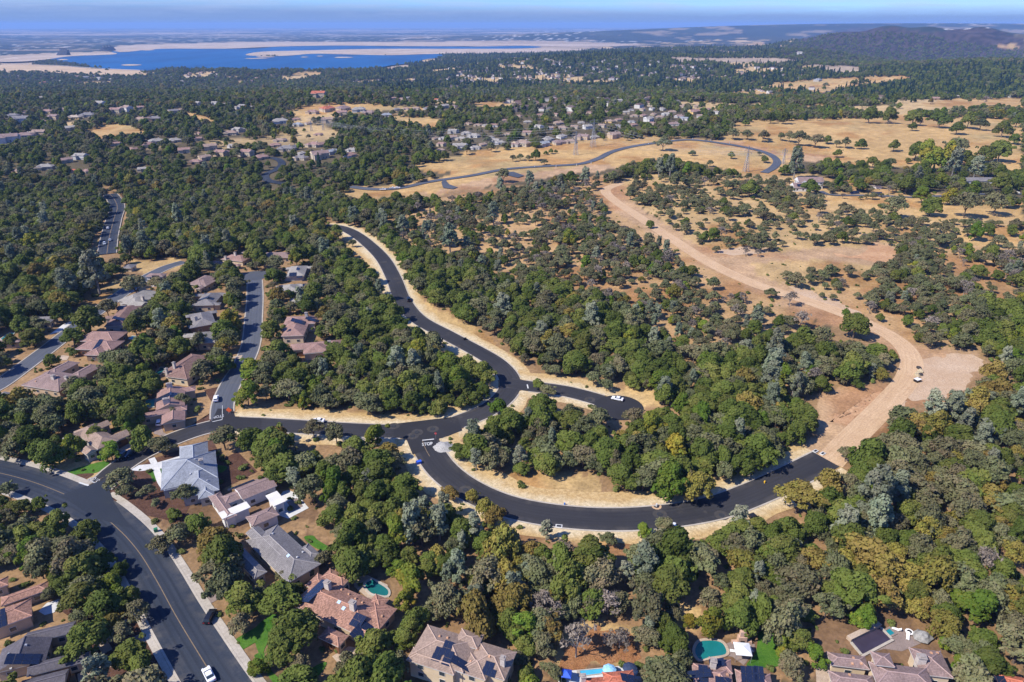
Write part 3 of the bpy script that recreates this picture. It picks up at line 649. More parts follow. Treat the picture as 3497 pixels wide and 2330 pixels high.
def dam_wing(reg, pts, hgt, label):
    """dark dam face: a long solid wall with a sloping water side"""
    q = cast_plane(*PL(reg, pts).T, -72)[:, :2]
    a, b = q[0], q[1]; d = b-a; L = np.hypot(*d); ang = math.atan2(d[1], d[0])
    root = empty('dam', ((a[0]+b[0])/2, (a[1]+b[1])/2, -74), ang, label, 'dam')
    mb = MB(); V = [(-L/2, -40, 0), (L/2, -26, 0), (L/2, 30, 0), (-L/2, 30, 0), (-L/2*.93, 0, hgt*.75), (L/2, 4, hgt), (L/2, 14, hgt), (-L/2*.93, 10, hgt*.75)]
    mb.add(V, [(0, 3, 2, 1), (4, 5, 6, 7), (0, 1, 5, 4), (1, 2, 6, 5), (2, 3, 7, 6), (3, 0, 4, 7)])
    mb.build('wall', plain('dark_dam_face', (.035, .036, .05), .8, .2, .25, .02), root)
    for k in range(3):
        t = MB(); t.box((L*(-.25+.25*k), 7, hgt*.85+6), (14, 12, 16)); t.box((L*(-.25+.25*k), 7, hgt*.85+15), (17, 15, 2)); t.build('gate_tower', plain('dam_tower', (.12, .12, .14), .8, .2, .2, .02), root)
dam_wing('A1', [(915, 455), (1018, 450)], 34, 'dark dam wall rising beside the far grey bank of the lake')
dam_wing('A1', [(528, 492), (612, 492)], 38, 'dark blocky intake structure standing in the water near the lake tip')

# ------------------------------------------------------------------ houses
def roof_mat(name, c, var=.18, course=.36):
    t = NT(name); uv = t.N.new('ShaderNodeUVMap').outputs[0]
    sep = t.N.new('ShaderNodeSeparateXYZ'); t.L.new(uv, sep.inputs[0]); u, v = sep.outputs[0], sep.outputs[1]
    vr = t.math('DIVIDE', v, course); row = t.math('FLOOR', vr); fr = t.math('FRACT', vr)
    ur = t.math('ADD', t.math('DIVIDE', u, .30), t.math('MULTIPLY', row, .5)); cu = t.math('FLOOR', ur); fu = t.math('FRACT', ur)
    cx = t.N.new('ShaderNodeCombineXYZ'); t.L.new(cu, cx.inputs[0]); t.L.new(row, cx.inputs[1])
    wn = t.N.new('ShaderNodeTexWhiteNoise'); wn.noise_dimensions = '2D'; t.L.new(cx.outputs[0], wn.inputs['Vector'])
    f = t.mapr(wn.outputs['Value'], 0, 1, 1-var, 1+var)
    edge = t.mapr(fr, 0, .22, .55, 1.0)
    gap = t.mapr(t.math('ABSOLUTE', t.math('SUBTRACT', fu, .5)), .36, .5, 1.0, .72)
    big = t.mapr(t.noise(t.coord('Object'), .25, 4, .6), .3, .7, .82, 1.18)
    f = t.math('MULTIPLY', t.math('MULTIPLY', f, edge), t.math('MULTIPLY', gap, big))
    t.base(t.mix(1.0, tuple(c), t_comb(t, f), 'MULTIPLY'), .8, .2)
    h = t.math('ADD', fr, t.math('MULTIPLY', t.math('SUBTRACT', 1.0, t.math('ABSOLUTE', t.math('SUBTRACT', fu, .5))), .8))
    t.bump(h, .5, .06)
    return t.m
RC = {'terra': (.31, .17, .12), 'redclay': (.40, .13, .075), 'brown': (.22, .135, .11), 'mauve': (.25, .175, .155), 'tan': (.30, .215, .165), 'grey': (.20, .185, .18),
      'slate': (.255, .27, .295), 'dark': (.105, .095, .105), 'light': (.30, .275, .24), 'pink': (.29, .18, .15), 'cream': (.42, .34, .26)}
ROOF = {k: roof_mat('roof_tiles_'+k, v, .30 if k in ('redclay', 'terra') else .18) for k, v in RC.items()}
RIDGE = {k: plain('ridge_tiles_'+k, tuple(min(1, c*1.35) for c in v), .8, .2, .15) for k, v in RC.items()}
WALLM = {k: plain('stucco_'+k, v, .9, .15, .08, .6) for k, v in {'cream': (.58, .46, .31), 'white': (.64, .62, .58), 'tan': (.45, .34, .23), 'grey': (.36, .34, .31), 'brown': (.22, .15, .10), 'yellow': (.62, .42, .16)}.items()}
GLASSM = plain('window_glass', (.03, .045, .06), .08, .8, .1); FRAMEM = plain('window_frame', (.55, .52, .47), .6, .3, .05)
DOORM = plain('wood_door', (.16, .075, .035), .6, .3, .2, 2); STONE = plain('chimney_stone', (.50, .44, .38), .9, .2, .2, 2)
FLATM = plain('white_membrane', (.62, .59, .53), .7, .2, .10, .3)
def _panel_mat():
    t = NT('solar_cells'); p = t.coord('Object'); s = t.N.new('ShaderNodeSeparateXYZ'); t.L.new(p, s.inputs[0])
    g = t.math('MAXIMUM', t.mapr(t.math('ABSOLUTE', t.math('SUBTRACT', t.math('FRACT', t.math('DIVIDE', s.outputs[0], .165)), .5)), .44, .5),
               t.mapr(t.math('ABSOLUTE', t.math('SUBTRACT', t.math('FRACT', t.math('DIVIDE', s.outputs[1], .165)), .5)), .44, .5))
    t.base(t.mix(g, (.010, .016, .040), (.035, .045, .075)), .2, .5); return t.m
PANELM = _panel_mat(); PFRAME = plain('panel_frame', (.05, .055, .065), .4, .5, .05, metal=.5)
PANEL_ME = None
def panel_mesh():
    global PANEL_ME
    if PANEL_ME is None:
        mb = MB(); mb.box((0, 0, .02), (1.0, 1.62, .04)); mb.mi = 1; mb.box((0, 0, .0425), (.94, 1.56, .006)); PANEL_ME = mb.me('solar_panel', PFRAME, PANELM)
    return PANEL_ME
def hip_roof(L, Wd, e, pitch, kind, over=.55):
    """roof solid over an L x Wd plan (ridge along x): verts, faces, uv, material slots, ridge edges"""
    a, b = L/2+over, Wd/2+over; h = b*pitch; th = .22
    if kind == 'f':
        V = [(-a, -b, e), (a, -b, e), (a, b, e), (-a, b, e), (-a, -b, e+.35), (a, -b, e+.35), (a, b, e+.35), (-a, b, e+.35)]
        F = [(0, 3, 2, 1), (4, 5, 6, 7), (0, 1, 5, 4), (1, 2, 6, 5), (2, 3, 7, 6), (3, 0, 4, 7)]
        return V, F, [1, 0, 1, 1, 1, 1], []
    r = max(a-b, .05) if kind == 'h' else a
    V = [(-a, -b, e), (a, -b, e), (a, b, e), (-a, b, e), (-a, -b, e+th), (a, -b, e+th), (a, b, e+th), (-a, b, e+th), (-r, 0, e+th+h), (r, 0, e+th+h)]
    F = [(4, 5, 9, 8), (6, 7, 8, 9), (5, 6, 9), (7, 4, 8), (0, 1, 5, 4), (1, 2, 6, 5), (2, 3, 7, 6), (3, 0, 4, 7), (0, 3, 2, 1)]
    M = [0, 0, 0 if kind == 'h' else 2, 0 if kind == 'h' else 2, 1, 1, 1, 1, 1]
    E = [(8, 9)]+([(4, 8), (7, 8), (5, 9), (6, 9)] if kind == 'h' else [])
    return V, F, M, E
def roof_mesh(name, L, Wd, e, pitch, kind, rkey, wkey):
    V, F, M, E = hip_roof(L, Wd, e, pitch, kind); uv = []
    for f in F:
        p = [Vector(V[i]) for i in f]; n = (p[1]-p[0]).cross(p[2]-p[0]).normalized()
        u = Vector((0, 0, 1)).cross(n); u = u.normalized() if u.length > 1e-4 else Vector((1, 0, 0)); v = n.cross(u)
        for q in p: uv += [(q.dot(u), q.dot(v))]
    rm = FLATM if kind == 'f' else ROOF[rkey]
    return mesh(name, V, F, [rm, FRAMEM if kind != 'f' else WALLM['white'], WALLM[wkey]], M, uv), V, E
HOUSES = []; LANDMARKS = []      # (phrase, world point)
def house(spec):
    reg = spec['reg']; (ax, ay, bx, by) = spec['axis']; eh = spec.get('e', 3.0)
    pts = [q for w in spec['wings'] for q in (w[0:2], w[2:4])]
    c0 = cast(*PL(reg, pts).T); base = float(zt(*c0[:, :2].mean(0))); 
    zf = lambda px, e: cast_plane(*P(reg, *px), base+e)[:2]
    A = zf((ax, ay), eh); B = zf((bx, by), eh); ang = math.atan2(B[1]-A[1], B[0]-A[0])
    ca, sa = math.cos(ang), math.sin(ang)
    wings = []
    for i, w in enumerate(spec['wings']):
        e = (w[5] if len(w) > 5 else eh)+.045*i
        p, q = zf(w[0:2], e), zf(w[2:4], e); d = q-p
        lx, ly = abs(d[0]*ca+d[1]*sa), abs(-d[0]*sa+d[1]*ca)
        c = (p+q)/2; kind = w[4]; a = ang
        rot = (ly > lx) if kind in ('h', 'f', 'g') else (kind == 'gy')
        if rot: lx, ly = ly, lx; a += math.pi/2
        if reg[0] in 'BC': lx *= 1.16; ly *= 1.16
        wings.append((c, max(lx-1.1, 3), max(ly-1.1, 2.5), a, e, 'g' if kind in ('g', 'gx', 'gy') else kind))
    if spec.get('spine'):
        q = np.array([w[0] for w in wings]); U = q@np.array([ca, sa]); V_ = q@np.array([-sa, ca])
        wu = spec['spine']; lv = V_.max()-V_.min()+4
        c = np.array([ca, sa])*U.mean()+np.array([-sa, ca])*V_.mean()
        wings.append((c, max(lv, wu), min(lv, wu), ang+math.pi/2 if lv > wu else ang, eh+.5, 'h'))
    cen = np.mean([w[0] for w in wings], 0)
    root = empty('house', (cen[0], cen[1], base), 0, spec['label'], 'house', spec.get('group'))
    rk, wk = spec.get('roof', 'brown'), spec.get('wall', 'tan'); pitch = spec.get('pitch', .36)
    loc = lambda c, z=0: (c[0]-cen[0], c[1]-cen[1], z)
    tris_v, tris_f = [], []
    for i, (c, L, Wd, a, e, kind) in enumerate(wings):
        wl = MB(); wl.box((0, 0, e/2-1), (L, Wd, e+2)); o = wl.build('wall', WALLM[wk], root); o.location = loc(c); o.rotation_euler = (0, 0, a)
        me, V, E = roof_mesh('roof', L, Wd, e, pitch, kind, rk, wk)
        ro = link('roof', me, root); ro.location = loc(c); ro.rotation_euler = (0, 0, a)
        if spec.get('near'):
            for (i0, i1) in E:
                mb = MB(); mb.bar(V[i0], V[i1], .17, n=5); mb.build('ridge_cap', RIDGE[rk], ro)
        M = Matrix.Translation((c[0], c[1], base)) @ Matrix.Rotation(a, 4, 'Z'); b0 = len(tris_v)
        tris_v += [M @ Vector(v) for v in V]
        for f in me.polygons: tris_f.append([b0+k for k in f.vertices])
        # picture mask of the house
        for f in me.polygons:
            q = np.array([tris_v[b0+k] for k in f.vertices]); px, py, _ = proj(*q.T); paint(np.c_[px, py], X_)
        q = np.array([M @ Vector((sx*L/2, sy*Wd/2, z)) for sx in (-1, 1) for sy in (-1, 1) for z in (0, e)]); px, py, _ = proj(*q.T)
        # windows on the two sides that face the camera
        if spec.get('win', True):
            for (nx, ny, half, depth) in ((0, -1, L/2, Wd/2), (0, 1, L/2, Wd/2), (1, 0, Wd/2, L/2), (-1, 0, Wd/2, L/2)):
                wn = Vector((nx*math.cos(a)-ny*math.sin(a), nx*math.sin(a)+ny*math.cos(a), 0))
                if wn.dot(Vector((-c[0], -c[1], 0)).normalized()) < .15: continue
                k = max(1, int(half*2/4.2))
                for j in range(k):
                    s = -half+(j+.5)*2*half/k
                    lp = (s, ny*depth) if nx == 0 else (nx*depth, s)
                    wp = M @ Vector((lp[0]+nx*.3, lp[1]+ny*.3, 0))
                    inside = False
                    for m, (c2, L2, W2, a2, e2, k2) in enumerate(wings):
                        if m == i: continue
                        dx, dy = wp.x-c2[0], wp.y-c2[1]; u = dx*math.cos(a2)+dy*math.sin(a2); v = -dx*math.sin(a2)+dy*math.cos(a2)
                        if abs(u) < L2/2+.9 and abs(v) < W2/2+.9: inside = True
                    if inside: continue
                    for zz in ([1.55] if e < 4.6 else [1.5, e-1.25]):
                        mb = MB(); mb.box((0, 0, 0), (1.5, .14, 1.3)); fo = link('window', WIN_ME.setdefault('f', mb.me('window', FRAMEM)), root)
                        fo.location = (loc(c)[0]+lp[0]*math.cos(a)-lp[1]*math.sin(a), loc(c)[1]+lp[0]*math.sin(a)+lp[1]*math.cos(a), zz)
                        fo.rotation_euler = (0, 0, math.atan2(wn.y, wn.x)+math.pi/2)
                        mb = MB(); mb.box((0, -.065, 0), (1.3, .05, 1.1)); link('pane', WIN_ME.setdefault('p', mb.me('pane', GLASSM)), fo)
    bvh = BVHTree.FromPolygons(tris_v, tris_f)
    def on_roof(zx, zy):
        px, py = P(reg, zx, zy); d = Vector(ray(px, py)).normalized(); h = bvh.ray_cast(Vector((0, 0, CAMZ)), d, 4000)
        return (h[0], h[1]) if h[0] is not None else (None, None)
    def put(o, p, rz=0):
        o.parent = root; o.location = (p.x-cen[0], p.y-cen[1], p.z-base); o.rotation_euler = (0, 0, rz)
    for (zx, zy, *sz) in spec.get('chim', ()):
        p, n = on_roof(zx, zy)
        if p is None: continue
        w, d, h = (sz+[1.3, 1.0, 1.9])[:3] if not sz else sz[:3]
        mb = MB(); mb.box((0, 0, h/2-.7), (w, d, h+1.4)); o = mb.build('chimney', spec.get('chm', STONE)); put(o, p, ang)
        cb = MB(); cb.box((0, 0, h+.12), (w+.25, d+.25, .2)); cb.box((0, 0, h+.3), (w*.6, d*.6, .2)); cb.build('cap', plain('chimney_cap', (.30, .26, .23)), o)
    for (zx, zy, cols, rows, *fl) in spec.get('solar', ()):
        p, n = on_roof(zx, zy)
        if p is None: continue
        if n.z < 0: n = -n
        u = Vector((0, 0, 1)).cross(n); u = u.normalized() if u.length > 1e-3 else Vector((ca, sa, 0)); v = n.cross(u)
        rot = Matrix((u, v, n)).transposed().to_4x4(); skew = fl[0] if fl else 0
        for i in range(cols):
            for j in range(rows):
                o = link('solar_panel', panel_mesh(), root)
                q = p+u*((i-(cols-1)/2)*1.03+skew*j)+v*((j-(rows-1)/2)*1.66)+n*.12
                o.matrix_local = Matrix.Translation((q.x-cen[0], q.y-cen[1], q.z-base)) @ rot
    for (zx, zy, what) in spec.get('bits', ()):
        p, n = on_roof(zx, zy)
        if p is None: continue
        if n.z < 0: n = -n
        mb = MB()
        if what == 'sky': mb.box((0, 0, .06), (.9, .9, .16)); o = mb.build('skylight', plain('skylight_glass', (.45, .58, .66), .15, .8, .05))
        else: mb.box((0, 0, .12), (.5, .5, .24)); mb.box((0, 0, .28), (.34, .34, .1)); o = mb.build('roof_vent', plain('clay_vent', (.52, .30, .18)) if what == 'clay' else plain('metal_vent', (.5, .5, .5), .4, .5))
        o.parent = root; o.matrix_local = Matrix.Translation((p.x-cen[0], p.y-cen[1], p.z-base)) @ n.to_track_quat('Z', 'Y').to_matrix().to_4x4()
    for (zx, zy, w) in spec.get('garage', ()):
        p = Vector(cast_plane(*P(reg, zx, zy), base+1.2))
        best = None
        for (c, L, Wd, a, e, kind) in wings:
            for (nx, ny, half, depth) in ((0, -1, L/2, Wd/2), (0, 1, L/2, Wd/2), (1, 0, Wd/2, L/2), (-1, 0, Wd/2, L/2)):
                dx, dy = p.x-c[0], p.y-c[1]; lx = dx*math.cos(a)+dy*math.sin(a); ly = -dx*math.sin(a)+dy*math.cos(a)
                dist = abs((lx*nx+ly*ny)-depth); al = ly if nx else lx
                wn = Vector((nx*math.cos(a)-ny*math.sin(a), nx*math.sin(a)+ny*math.cos(a), 0))
                if wn.dot(Vector((-c[0], -c[1], 0))) < 0: continue
                if best is None or dist < best[0]: best = (dist, c, a, nx, ny, depth, max(-half+w/2, min(half-w/2, al)), wn)
        _, c, a, nx, ny, depth, al, wn = best
        lp = (nx*(depth+.03), al) if nx else (al, ny*(depth+.03))
        mb = MB(); mb.box((0, 0, 1.15), (w, .12, 2.3)); o = mb.build('garage_door', DOORM, root)
        o.location = (loc(c)[0]+lp[0]*math.cos(a)-lp[1]*math.sin(a), loc(c)[1]+lp[0]*math.sin(a)+lp[1]*math.cos(a), 0); o.rotation_euler = (0, 0, math.atan2(wn.y, wn.x)+math.pi/2)
    HOUSES.append((root, cen, base, [(w[0], max(w[1], w[2])) for w in wings]))
    LANDMARKS.append((spec['mark'], (cen[0], cen[1], base)))
    return root
WIN_ME = {}
HS = [
 dict(reg='D1', axis=(320, 1470, 790, 1350), roof='dark', wall='tan', near=1, e=3.0, pitch=.42, mark='the dark grey gabled house',
      wings=[(800, 1355, 265, 1440, 'gx'), (655, 1130, 250, 1130, 'gx'), (470, 1170, -60, 1500, 'gy'), (580, 1600, 200, 1560, 'gx', 2.9)],
      solar=[(205, 1365, 3, 4)], bits=[(230, 1240, 'm'), (80, 1320, 'm'), (100, 1445, 'm')], garage=[(700, 1400, 5)], label='dark grey tiled gable house with one block of solar panels beside the wide road'),
 dict(reg='D1', axis=(60, 850, 400, 730), roof='terra', wall='tan', near=1, mark='the orange-tiled house at the edge',
      wings=[(432, 735, 10, 830, 'h'), (288, 980, -100, 960, 'h', 3.6), (75, 630, -120, 770, 'h')], solar=[(222, 715, 4, 1), (10, 1000, 2, 3)], garage=[(200, 880, 3)], label='orange clay tiled house with two courtyard wings above the dark grey gabled house'),
 dict(reg='D2', axis=(650, 790, 1000, 945), roof='terra', wall='tan', near=1, mark='the big terracotta house', pitch=.34,
      wings=[(330, 880, 1190, 900, 'h', 3.4), (570, 1170, 835, 1165, 'h', 3.0), (1000, 880, 1195, 835, 'h', 3.2), (900, 1010, 1270, 920, 'h', 3.1), (860, 1130, 1080, 1120, 'h', 3.0), (590, 640, 865, 640, 'h', 3.2), (450, 710, 700, 660, 'h', 3.0)],
      solar=[(540, 755, 8, 2), (920, 1020, 3, 2), (950, 1110, 5, 2)], chim=[(655, 735, 1.5, 1.1, 2.2), (880, 915, 1.5, 1.1, 2.2)], bits=[(775, 745, 'clay'), (840, 785, 'clay'), (900, 825, 'clay'), (960, 860, 'clay'), (753, 853, 'sky'), (793, 910, 'sky'), (1135, 980, 'clay'), (800, 640, 'clay')],
      garage=[(750, 1265, 5), (960, 1240, 3)], label='big terracotta tiled house with stepped solar panels and a green pool behind'),
 dict(reg='D2', axis=(1545, 1055, 2210, 1255), roof='tan', wall='cream', near=1, e=5.4, pitch=.34, mark='the two-storey tan house',
      wings=[(1545, 1060, 1860, 1490, 'h'), (1850, 1095, 1985, 1280, 'h', 5.8), (2000, 1205, 2230, 1560, 'h', 5.2), (1405, 1285, 1790, 1490, 'h', 5.0), (1900, 1270, 2060, 1560, 'h', 4.8)],
      solar=[(1650, 1290, 2, 1), (1715, 1265, 2, 2), (1620, 1350, 2, 1), (1725, 1355, 2, 2), (1845, 1405, 2, 3), (2095, 1420, 2, 1), (2090, 1480, 3, 1)], chim=[(2215, 1415, 1.0, .9, 2.2)], bits=[(1650, 1160, 'clay'), (1720, 1175, 'clay'), (1990, 1275, 'clay'), (2095, 1340, 'clay'), (1930, 1385, 'clay')],
      label='two-storey cream house under tan tiles with many small solar arrays'),
 dict(reg='D2', axis=(275, 190, 490, 385), roof='grey', wall='tan', near=1, mark='the grey-brown shingle house', pitch=.36,
      wings=[(205, 165, 300, 690, 'h', 3.4), (400, 380, 570, 450, 'h', 3.1), (-180, 430, 90, 600, 'h', 3.1), (40, 180, 180, 500, 'g', 3.6)], chim=[(315, 255, 1.4, 1.1, 2.4)], bits=[(300, 440, 'sky'), (160, 245, 'm'), (430, 410, 'm'), (380, 455, 'm')], garage=[(170, 690, 5)],
      label='grey-brown shingled house dappled with oak shade behind the big terracotta house'),
 dict(reg='C2', axis=(120, 1380, 250, 1535), roof='mauve', wall='white', near=1, mark='the mauve house with white flat roofs', pitch=.30,
      wings=[(100, 1225, -90, 1420, 'g', 3.6), (-20, 1300, -250, 1470, 'h', 3.2), (118, 1400, 258, 1450, 'f', 3.9), (-300, 1560, -60, 1500, 'f', 3.4), (-350, 1400, -220, 1580, 'h', 3.1), (-60, 1590, 200, 1570, 'h', 3.0)], solar=[(-120, 1300, 8, 1)],
      label='mauve tiled house with white flat roofs and a white terrace'),
 dict(reg='C1', axis=(1480, 1200, 1890, 1110), roof='slate', wall='grey', near=1, e=3.2, pitch=.45, mark='the slate-roofed house',
      wings=[(1480, 1105, 1910, 1225, 'h', 3.5), (1620, 975, 1850, 1130, 'h', 3.8), (1640, 1200, 1935, 1335, 'h', 3.2), (1485, 1150, 1640, 1300, 'h', 3.0), (1775, 1305, 1905, 1390, 'h', 3.0)], chim=[(1800, 1110, 1.2, 1.2, 1.6)], bits=[(1740, 1070, 'm'), (1700, 1200, 'm'), (1850, 1260, 'm')],
      label='blue-grey slate roofed house in a bark garden with a curved white drive'),
 dict(reg='C1', axis=(960, 890, 1100, 830), roof='tan', wall='grey', spine=6, mark='the tan gabled house among oaks', pitch=.5,
      wings=[(575, 880, 790, 830, 'g', 3.6), (915, 900, 1150, 855, 'gx'), (872, 760, 960, 770, 'gx'), (735, 1000, 862, 985, 'gy')], chim=[(745, 785, .8, .8, 2.4)], garage=[(1090, 920, 4)], label='tan gabled house split in three blocks among oaks by the side street'),
 dict(reg='C1', axis=(1400, 600, 1620, 560), roof='pink', wall='tan', near=1, mark='the rose-brown house with the bright pool', pitch=.34,
      wings=[(1408, 625, 1635, 440, 'gy', 3.6), (1540, 490, 1730, 420, 'h', 3.3), (1262, 690, 1640, 610, 'h', 3.1), (1455, 755, 1640, 650, 'gy', 3.0)], solar=[(1458, 515, 3, 4), (1555, 497, 4, 2)], chim=[(1490, 570, 2.2, 1.2, 2.0), (1515, 425, 2.0, 1.0, 1.6)], label='rose-brown tiled house with two solar arrays and a bright turquoise pool'),
 dict(reg='C1', axis=(1500, 310, 1760, 140), roof='brown', wall='cream', near=1, spine=9, mark='the brown house with two white chimneys', pitch=.34,
      wings=[(1480, 285, 1840, 160, 'h', 3.6), (1500, 330, 1770, 280, 'h', 3.2)], chim=[(1560, 255, .9, .9, 2.6), (1490, 300, .9, .9, 2.0)], solar=[(1560, 215, 5, 2)], label='brown tiled house with two white chimneys above a dark pool'),
 dict(reg='C1', axis=(230, 410, 560, 465), roof='mauve', wall='tan', near=1, mark='the wide mauve-brown house',
      wings=[(230, 405, 735, 335, 'h', 3.2), (410, 300, 690, 215, 'h', 3.2), (620, 330, 895, 245, 'h', 3.0)], chim=[(480, 350, 1.4, 1.2, 1.4), (595, 355, 1.2, 1, 1.2)], bits=[(320, 375, 'clay')], label='wide mauve-brown hipped house beside the bleached street'),
 dict(reg='C1', axis=(-40, 520, 200, 560), roof='grey', wall='tan', mark='the grey house at the left edge',
      wings=[(-60, 530, 235, 505, 'h', 3.4), (-80, 610, 175, 600, 'h', 3.0)], bits=[(40, 580, 'sky'), (40, 605, 'm'), (110, 615, 'm')], label='pale grey hipped house cut by the edge below the bleached street'),
 dict(reg='C1', axis=(700, 100, 1000, 110), roof='pink', wall='brown', near=1, mark='the red-brown house with one solar strip',
      wings=[(700, 85, 1085, 20, 'h', 3.4), (770, 135, 1000, 60, 'h', 3.1), (820, -70, 1000, 20, 'h', 3.1)], solar=[(868, 58, 2, 5)], garage=[(740, 110, 4)], label='red-brown hipped house with one steep solar strip'),
 dict(reg='B1', axis=(960, 1330, 1250, 1310), roof='brown', wall='grey', spine=9, mark='the mauve house with stacked gables',
      wings=[(955, 1330, 1270, 1290, 'h', 3.4), (960, 1400, 1195, 1370, 'h', 3.0), (1055, 1240, 1190, 1215, 'h', 4.2)], solar=[(1085, 1235, 4, 2), (1058, 1330, 3, 3), (1020, 1320, 3, 1)], label='mauve-brown house with three stepped solar arrays'),
 dict(reg='B1', axis=(1075, 1160, 1330, 1200), roof='light', wall='grey', spine=9, mark='the pale grey ranch house',
      wings=[(1075, 1165, 1405, 1095, 'h', 3.2), (1150, 1210, 1330, 1190, 'g', 3.4)], chim=[(1277, 1165, 1.4, 1.1, 2.0)], label='pale grey ranch house with one grey chimney'),
 dict(reg='B1', axis=(1310, 950, 1480, 950), roof='mauve', wall='white', e=5, mark='the two-storey house by the trees', wings=[(1310, 955, 1480, 930, 'h'), (1340, 1010, 1460, 980, 'h', 3)], solar=[(1390, 955, 4, 1)], chim=[(1410, 905)], label='two-storey white house under a mauve hip roof'),
 dict(reg='B1', axis=(945, 890, 1200, 890), roof='grey', wall='cream', mark='the grey house at the top of the slope', wings=[(945, 885, 1060, 855, 'h'), (1090, 880, 1215, 850, 'h')], chim=[(990, 850)], label='grey two-block house at the upper end of the bleached street'),
 dict(reg='B1', axis=(1690, 1030, 1900, 1050), roof='mauve', wall='tan', spine=9, mark='the mauve house with one blue panel block', wings=[(1690, 1020, 1930, 960, 'h', 3.6), (1750, 1060, 1910, 1000, 'h', 3.1)], solar=[(1762, 967, 4, 2)], label='mauve hipped house with one bright blue panel block'),
 dict(reg='B1', axis=(1725, 1140, 2040, 1130), roof='grey', wall='tan', spine=9, mark='the grey house with a tall solar strip', wings=[(1730, 1130, 2050, 1105, 'h', 3.4), (1720, 1215, 1960, 1190, 'h', 3.1)], solar=[(1820, 1150, 3, 4)], label='grey hipped house with a tall blue solar strip'),
 dict(reg='B1', axis=(1680, 1330, 1910, 1290), roof='grey', wall='brown', spine=9, mark='the dark grey house above the pale one', wings=[(1680, 1320, 1915, 1260, 'h', 3.6), (1700, 1400, 1935, 1370, 'h', 3.1)], solar=[(1790, 1270, 6, 1)], chim=[(1755, 1345)], label='dark grey house with a row of panels along its ridge'),
 dict(reg='B1', axis=(1645, 1500, 1940, 1480), roof='light', wall='tan', spine=9, mark='the stone-grey rough roofed house', wings=[(1645, 1500, 1950, 1450, 'h', 3.3), (1680, 1560, 1930, 1520, 'h', 3)], label='stone-grey rough roofed house beside the cul-de-sac street'),
 dict(reg='B1', axis=(1870, 840, 2130, 870), roof='pink', wall='cream', e=3.4, mark='the rose-tiled house at the turning circle', wings=[(1880, 830, 2130, 850, 'h', 3.2), (1990, 800, 2240, 780, 'h', 3.6), (1870, 835, 1950, 820, 'h', 4), (2170, 740, 2220, 735, 'h', 4.6)], chim=[(2100, 765), (2015, 800)], label='rose tiled cream house above the turning circle'),
 dict(reg='B1', axis=(190, 1360, 460, 1350), roof='grey', wall='tan', mark='the weathered grey house', wings=[(185, 1375, 470, 1335, 'h', 3.4), (330, 1330, 500, 1320, 'h', 3)], label='weathered grey house half hidden by oaks on the left slope'),
 dict(reg='B1', axis=(0, 1545, 170, 1530), roof='mauve', wall='tan', mark='the mauve house at the left edge', wings=[(-60, 1550, 175, 1520, 'h', 3.2)], label='mauve hipped house cut by the edge next to a small pool'),
 dict(reg='B2', axis=(80, 790, 330, 790), roof='mauve', wall='tan', mark='the mauve house at the top of the lane', wings=[(75, 785, 345, 745, 'h', 3.2), (250, 760, 430, 740, 'h', 3)], solar=[(315, 755, 2, 2)], label='mauve-grey house hidden behind a yellow-green tree'),
 dict(reg='B2', axis=(290, 900, 500, 890), roof='light', wall='grey', spine=9, mark='the pale house with two panel blocks', wings=[(295, 890, 525, 865, 'h', 3.2), (265, 960, 435, 930, 'h', 3)], solar=[(340, 935, 4, 2), (400, 950, 3, 2), (385, 885, 4, 1)], label='pale grey house with two large panel blocks'),
 dict(reg='B2', axis=(205, 1060, 450, 1040), roof='light', wall='grey', spine=9, mark='the pale house with dark corner panels', wings=[(205, 1060, 465, 1020, 'h', 3.4), (220, 1100, 400, 1080, 'h', 3)], solar=[(315, 1005, 4, 1), (232, 1050, 2, 2), (445, 1035, 2, 2)], label='pale grey house with dark panels at both ends'),
 dict(reg='B2', axis=(300, 1190, 415, 1190), roof='light', wall='tan', mark='the small grey house', wings=[(300, 1195, 418, 1155, 'h', 3.2)], label='small grey hipped house between oak crowns'),
 dict(reg='B2', axis=(275, 1370, 540, 1360), roof='pink', wall='cream', e=3.6, spine=9, mark='the red-roofed solar house', wings=[(275, 1380, 548, 1310, 'h', 4.2), (245, 1440, 430, 1410, 'h', 3.4), (315, 1490, 425, 1470, 'h', 3)], solar=[(388, 1355, 4, 4), (515, 1340, 3, 4)], chim=[(462, 1310)], label='red roofed house with two dark square solar arrays'),
 dict(reg='C2', axis=(345, 100, 560, 80), roof='pink', wall='cream', spine=9, mark='the red-brown house in the woods', wings=[(345, 95, 745, 10, 'h', 3.6), (450, 130, 690, 70, 'h', 3.2)], chim=[(668, 50)], garage=[(385, 115, 5)], label='red-brown hipped house in the woods with a brown garage door'),
 dict(reg='D3', axis=(640, 1535, 1130, 1500), roof='redclay', wall='cream', near=1, mark='the red clay house by the lap pool', wings=[(640, 1540, 1140, 1640, 'h', 3.2), (830, 1500, 1130, 1580, 'h', 3.6)], solar=[(1085, 1540, 2, 3)], chim=[(658, 1550, 1, 1, 1.2)], label='red clay barrel tiled house beside a long lap pool'),
 dict(reg='D3', axis=(1620, 1400, 1990, 1450), roof='pink', wall='cream', near=1, e=3.2, mark='the rose-tan house by the round pool', wings=[(1625, 1400, 2000, 1640, 'h', 3.4), (1780, 1350, 1990, 1500, 'h', 3.6), (2010, 1460, 2352, 1640, 'h', 3.2)], solar=[(1665, 1500, 2, 4), (1730, 1520, 2, 3), (1850, 1395, 2, 2), (2110, 1530, 2, 3), (2170, 1530, 2, 3), (2230, 1530, 2, 3), (1900, 1556, 3, 1)], chim=[(1812, 1440, 1.2, 1.1, 2.2)], bits=[(1945, 1505, 'clay'), (1870, 1510, 'clay')], label='rose-tan tiled house with many dark panels by a round pool'),
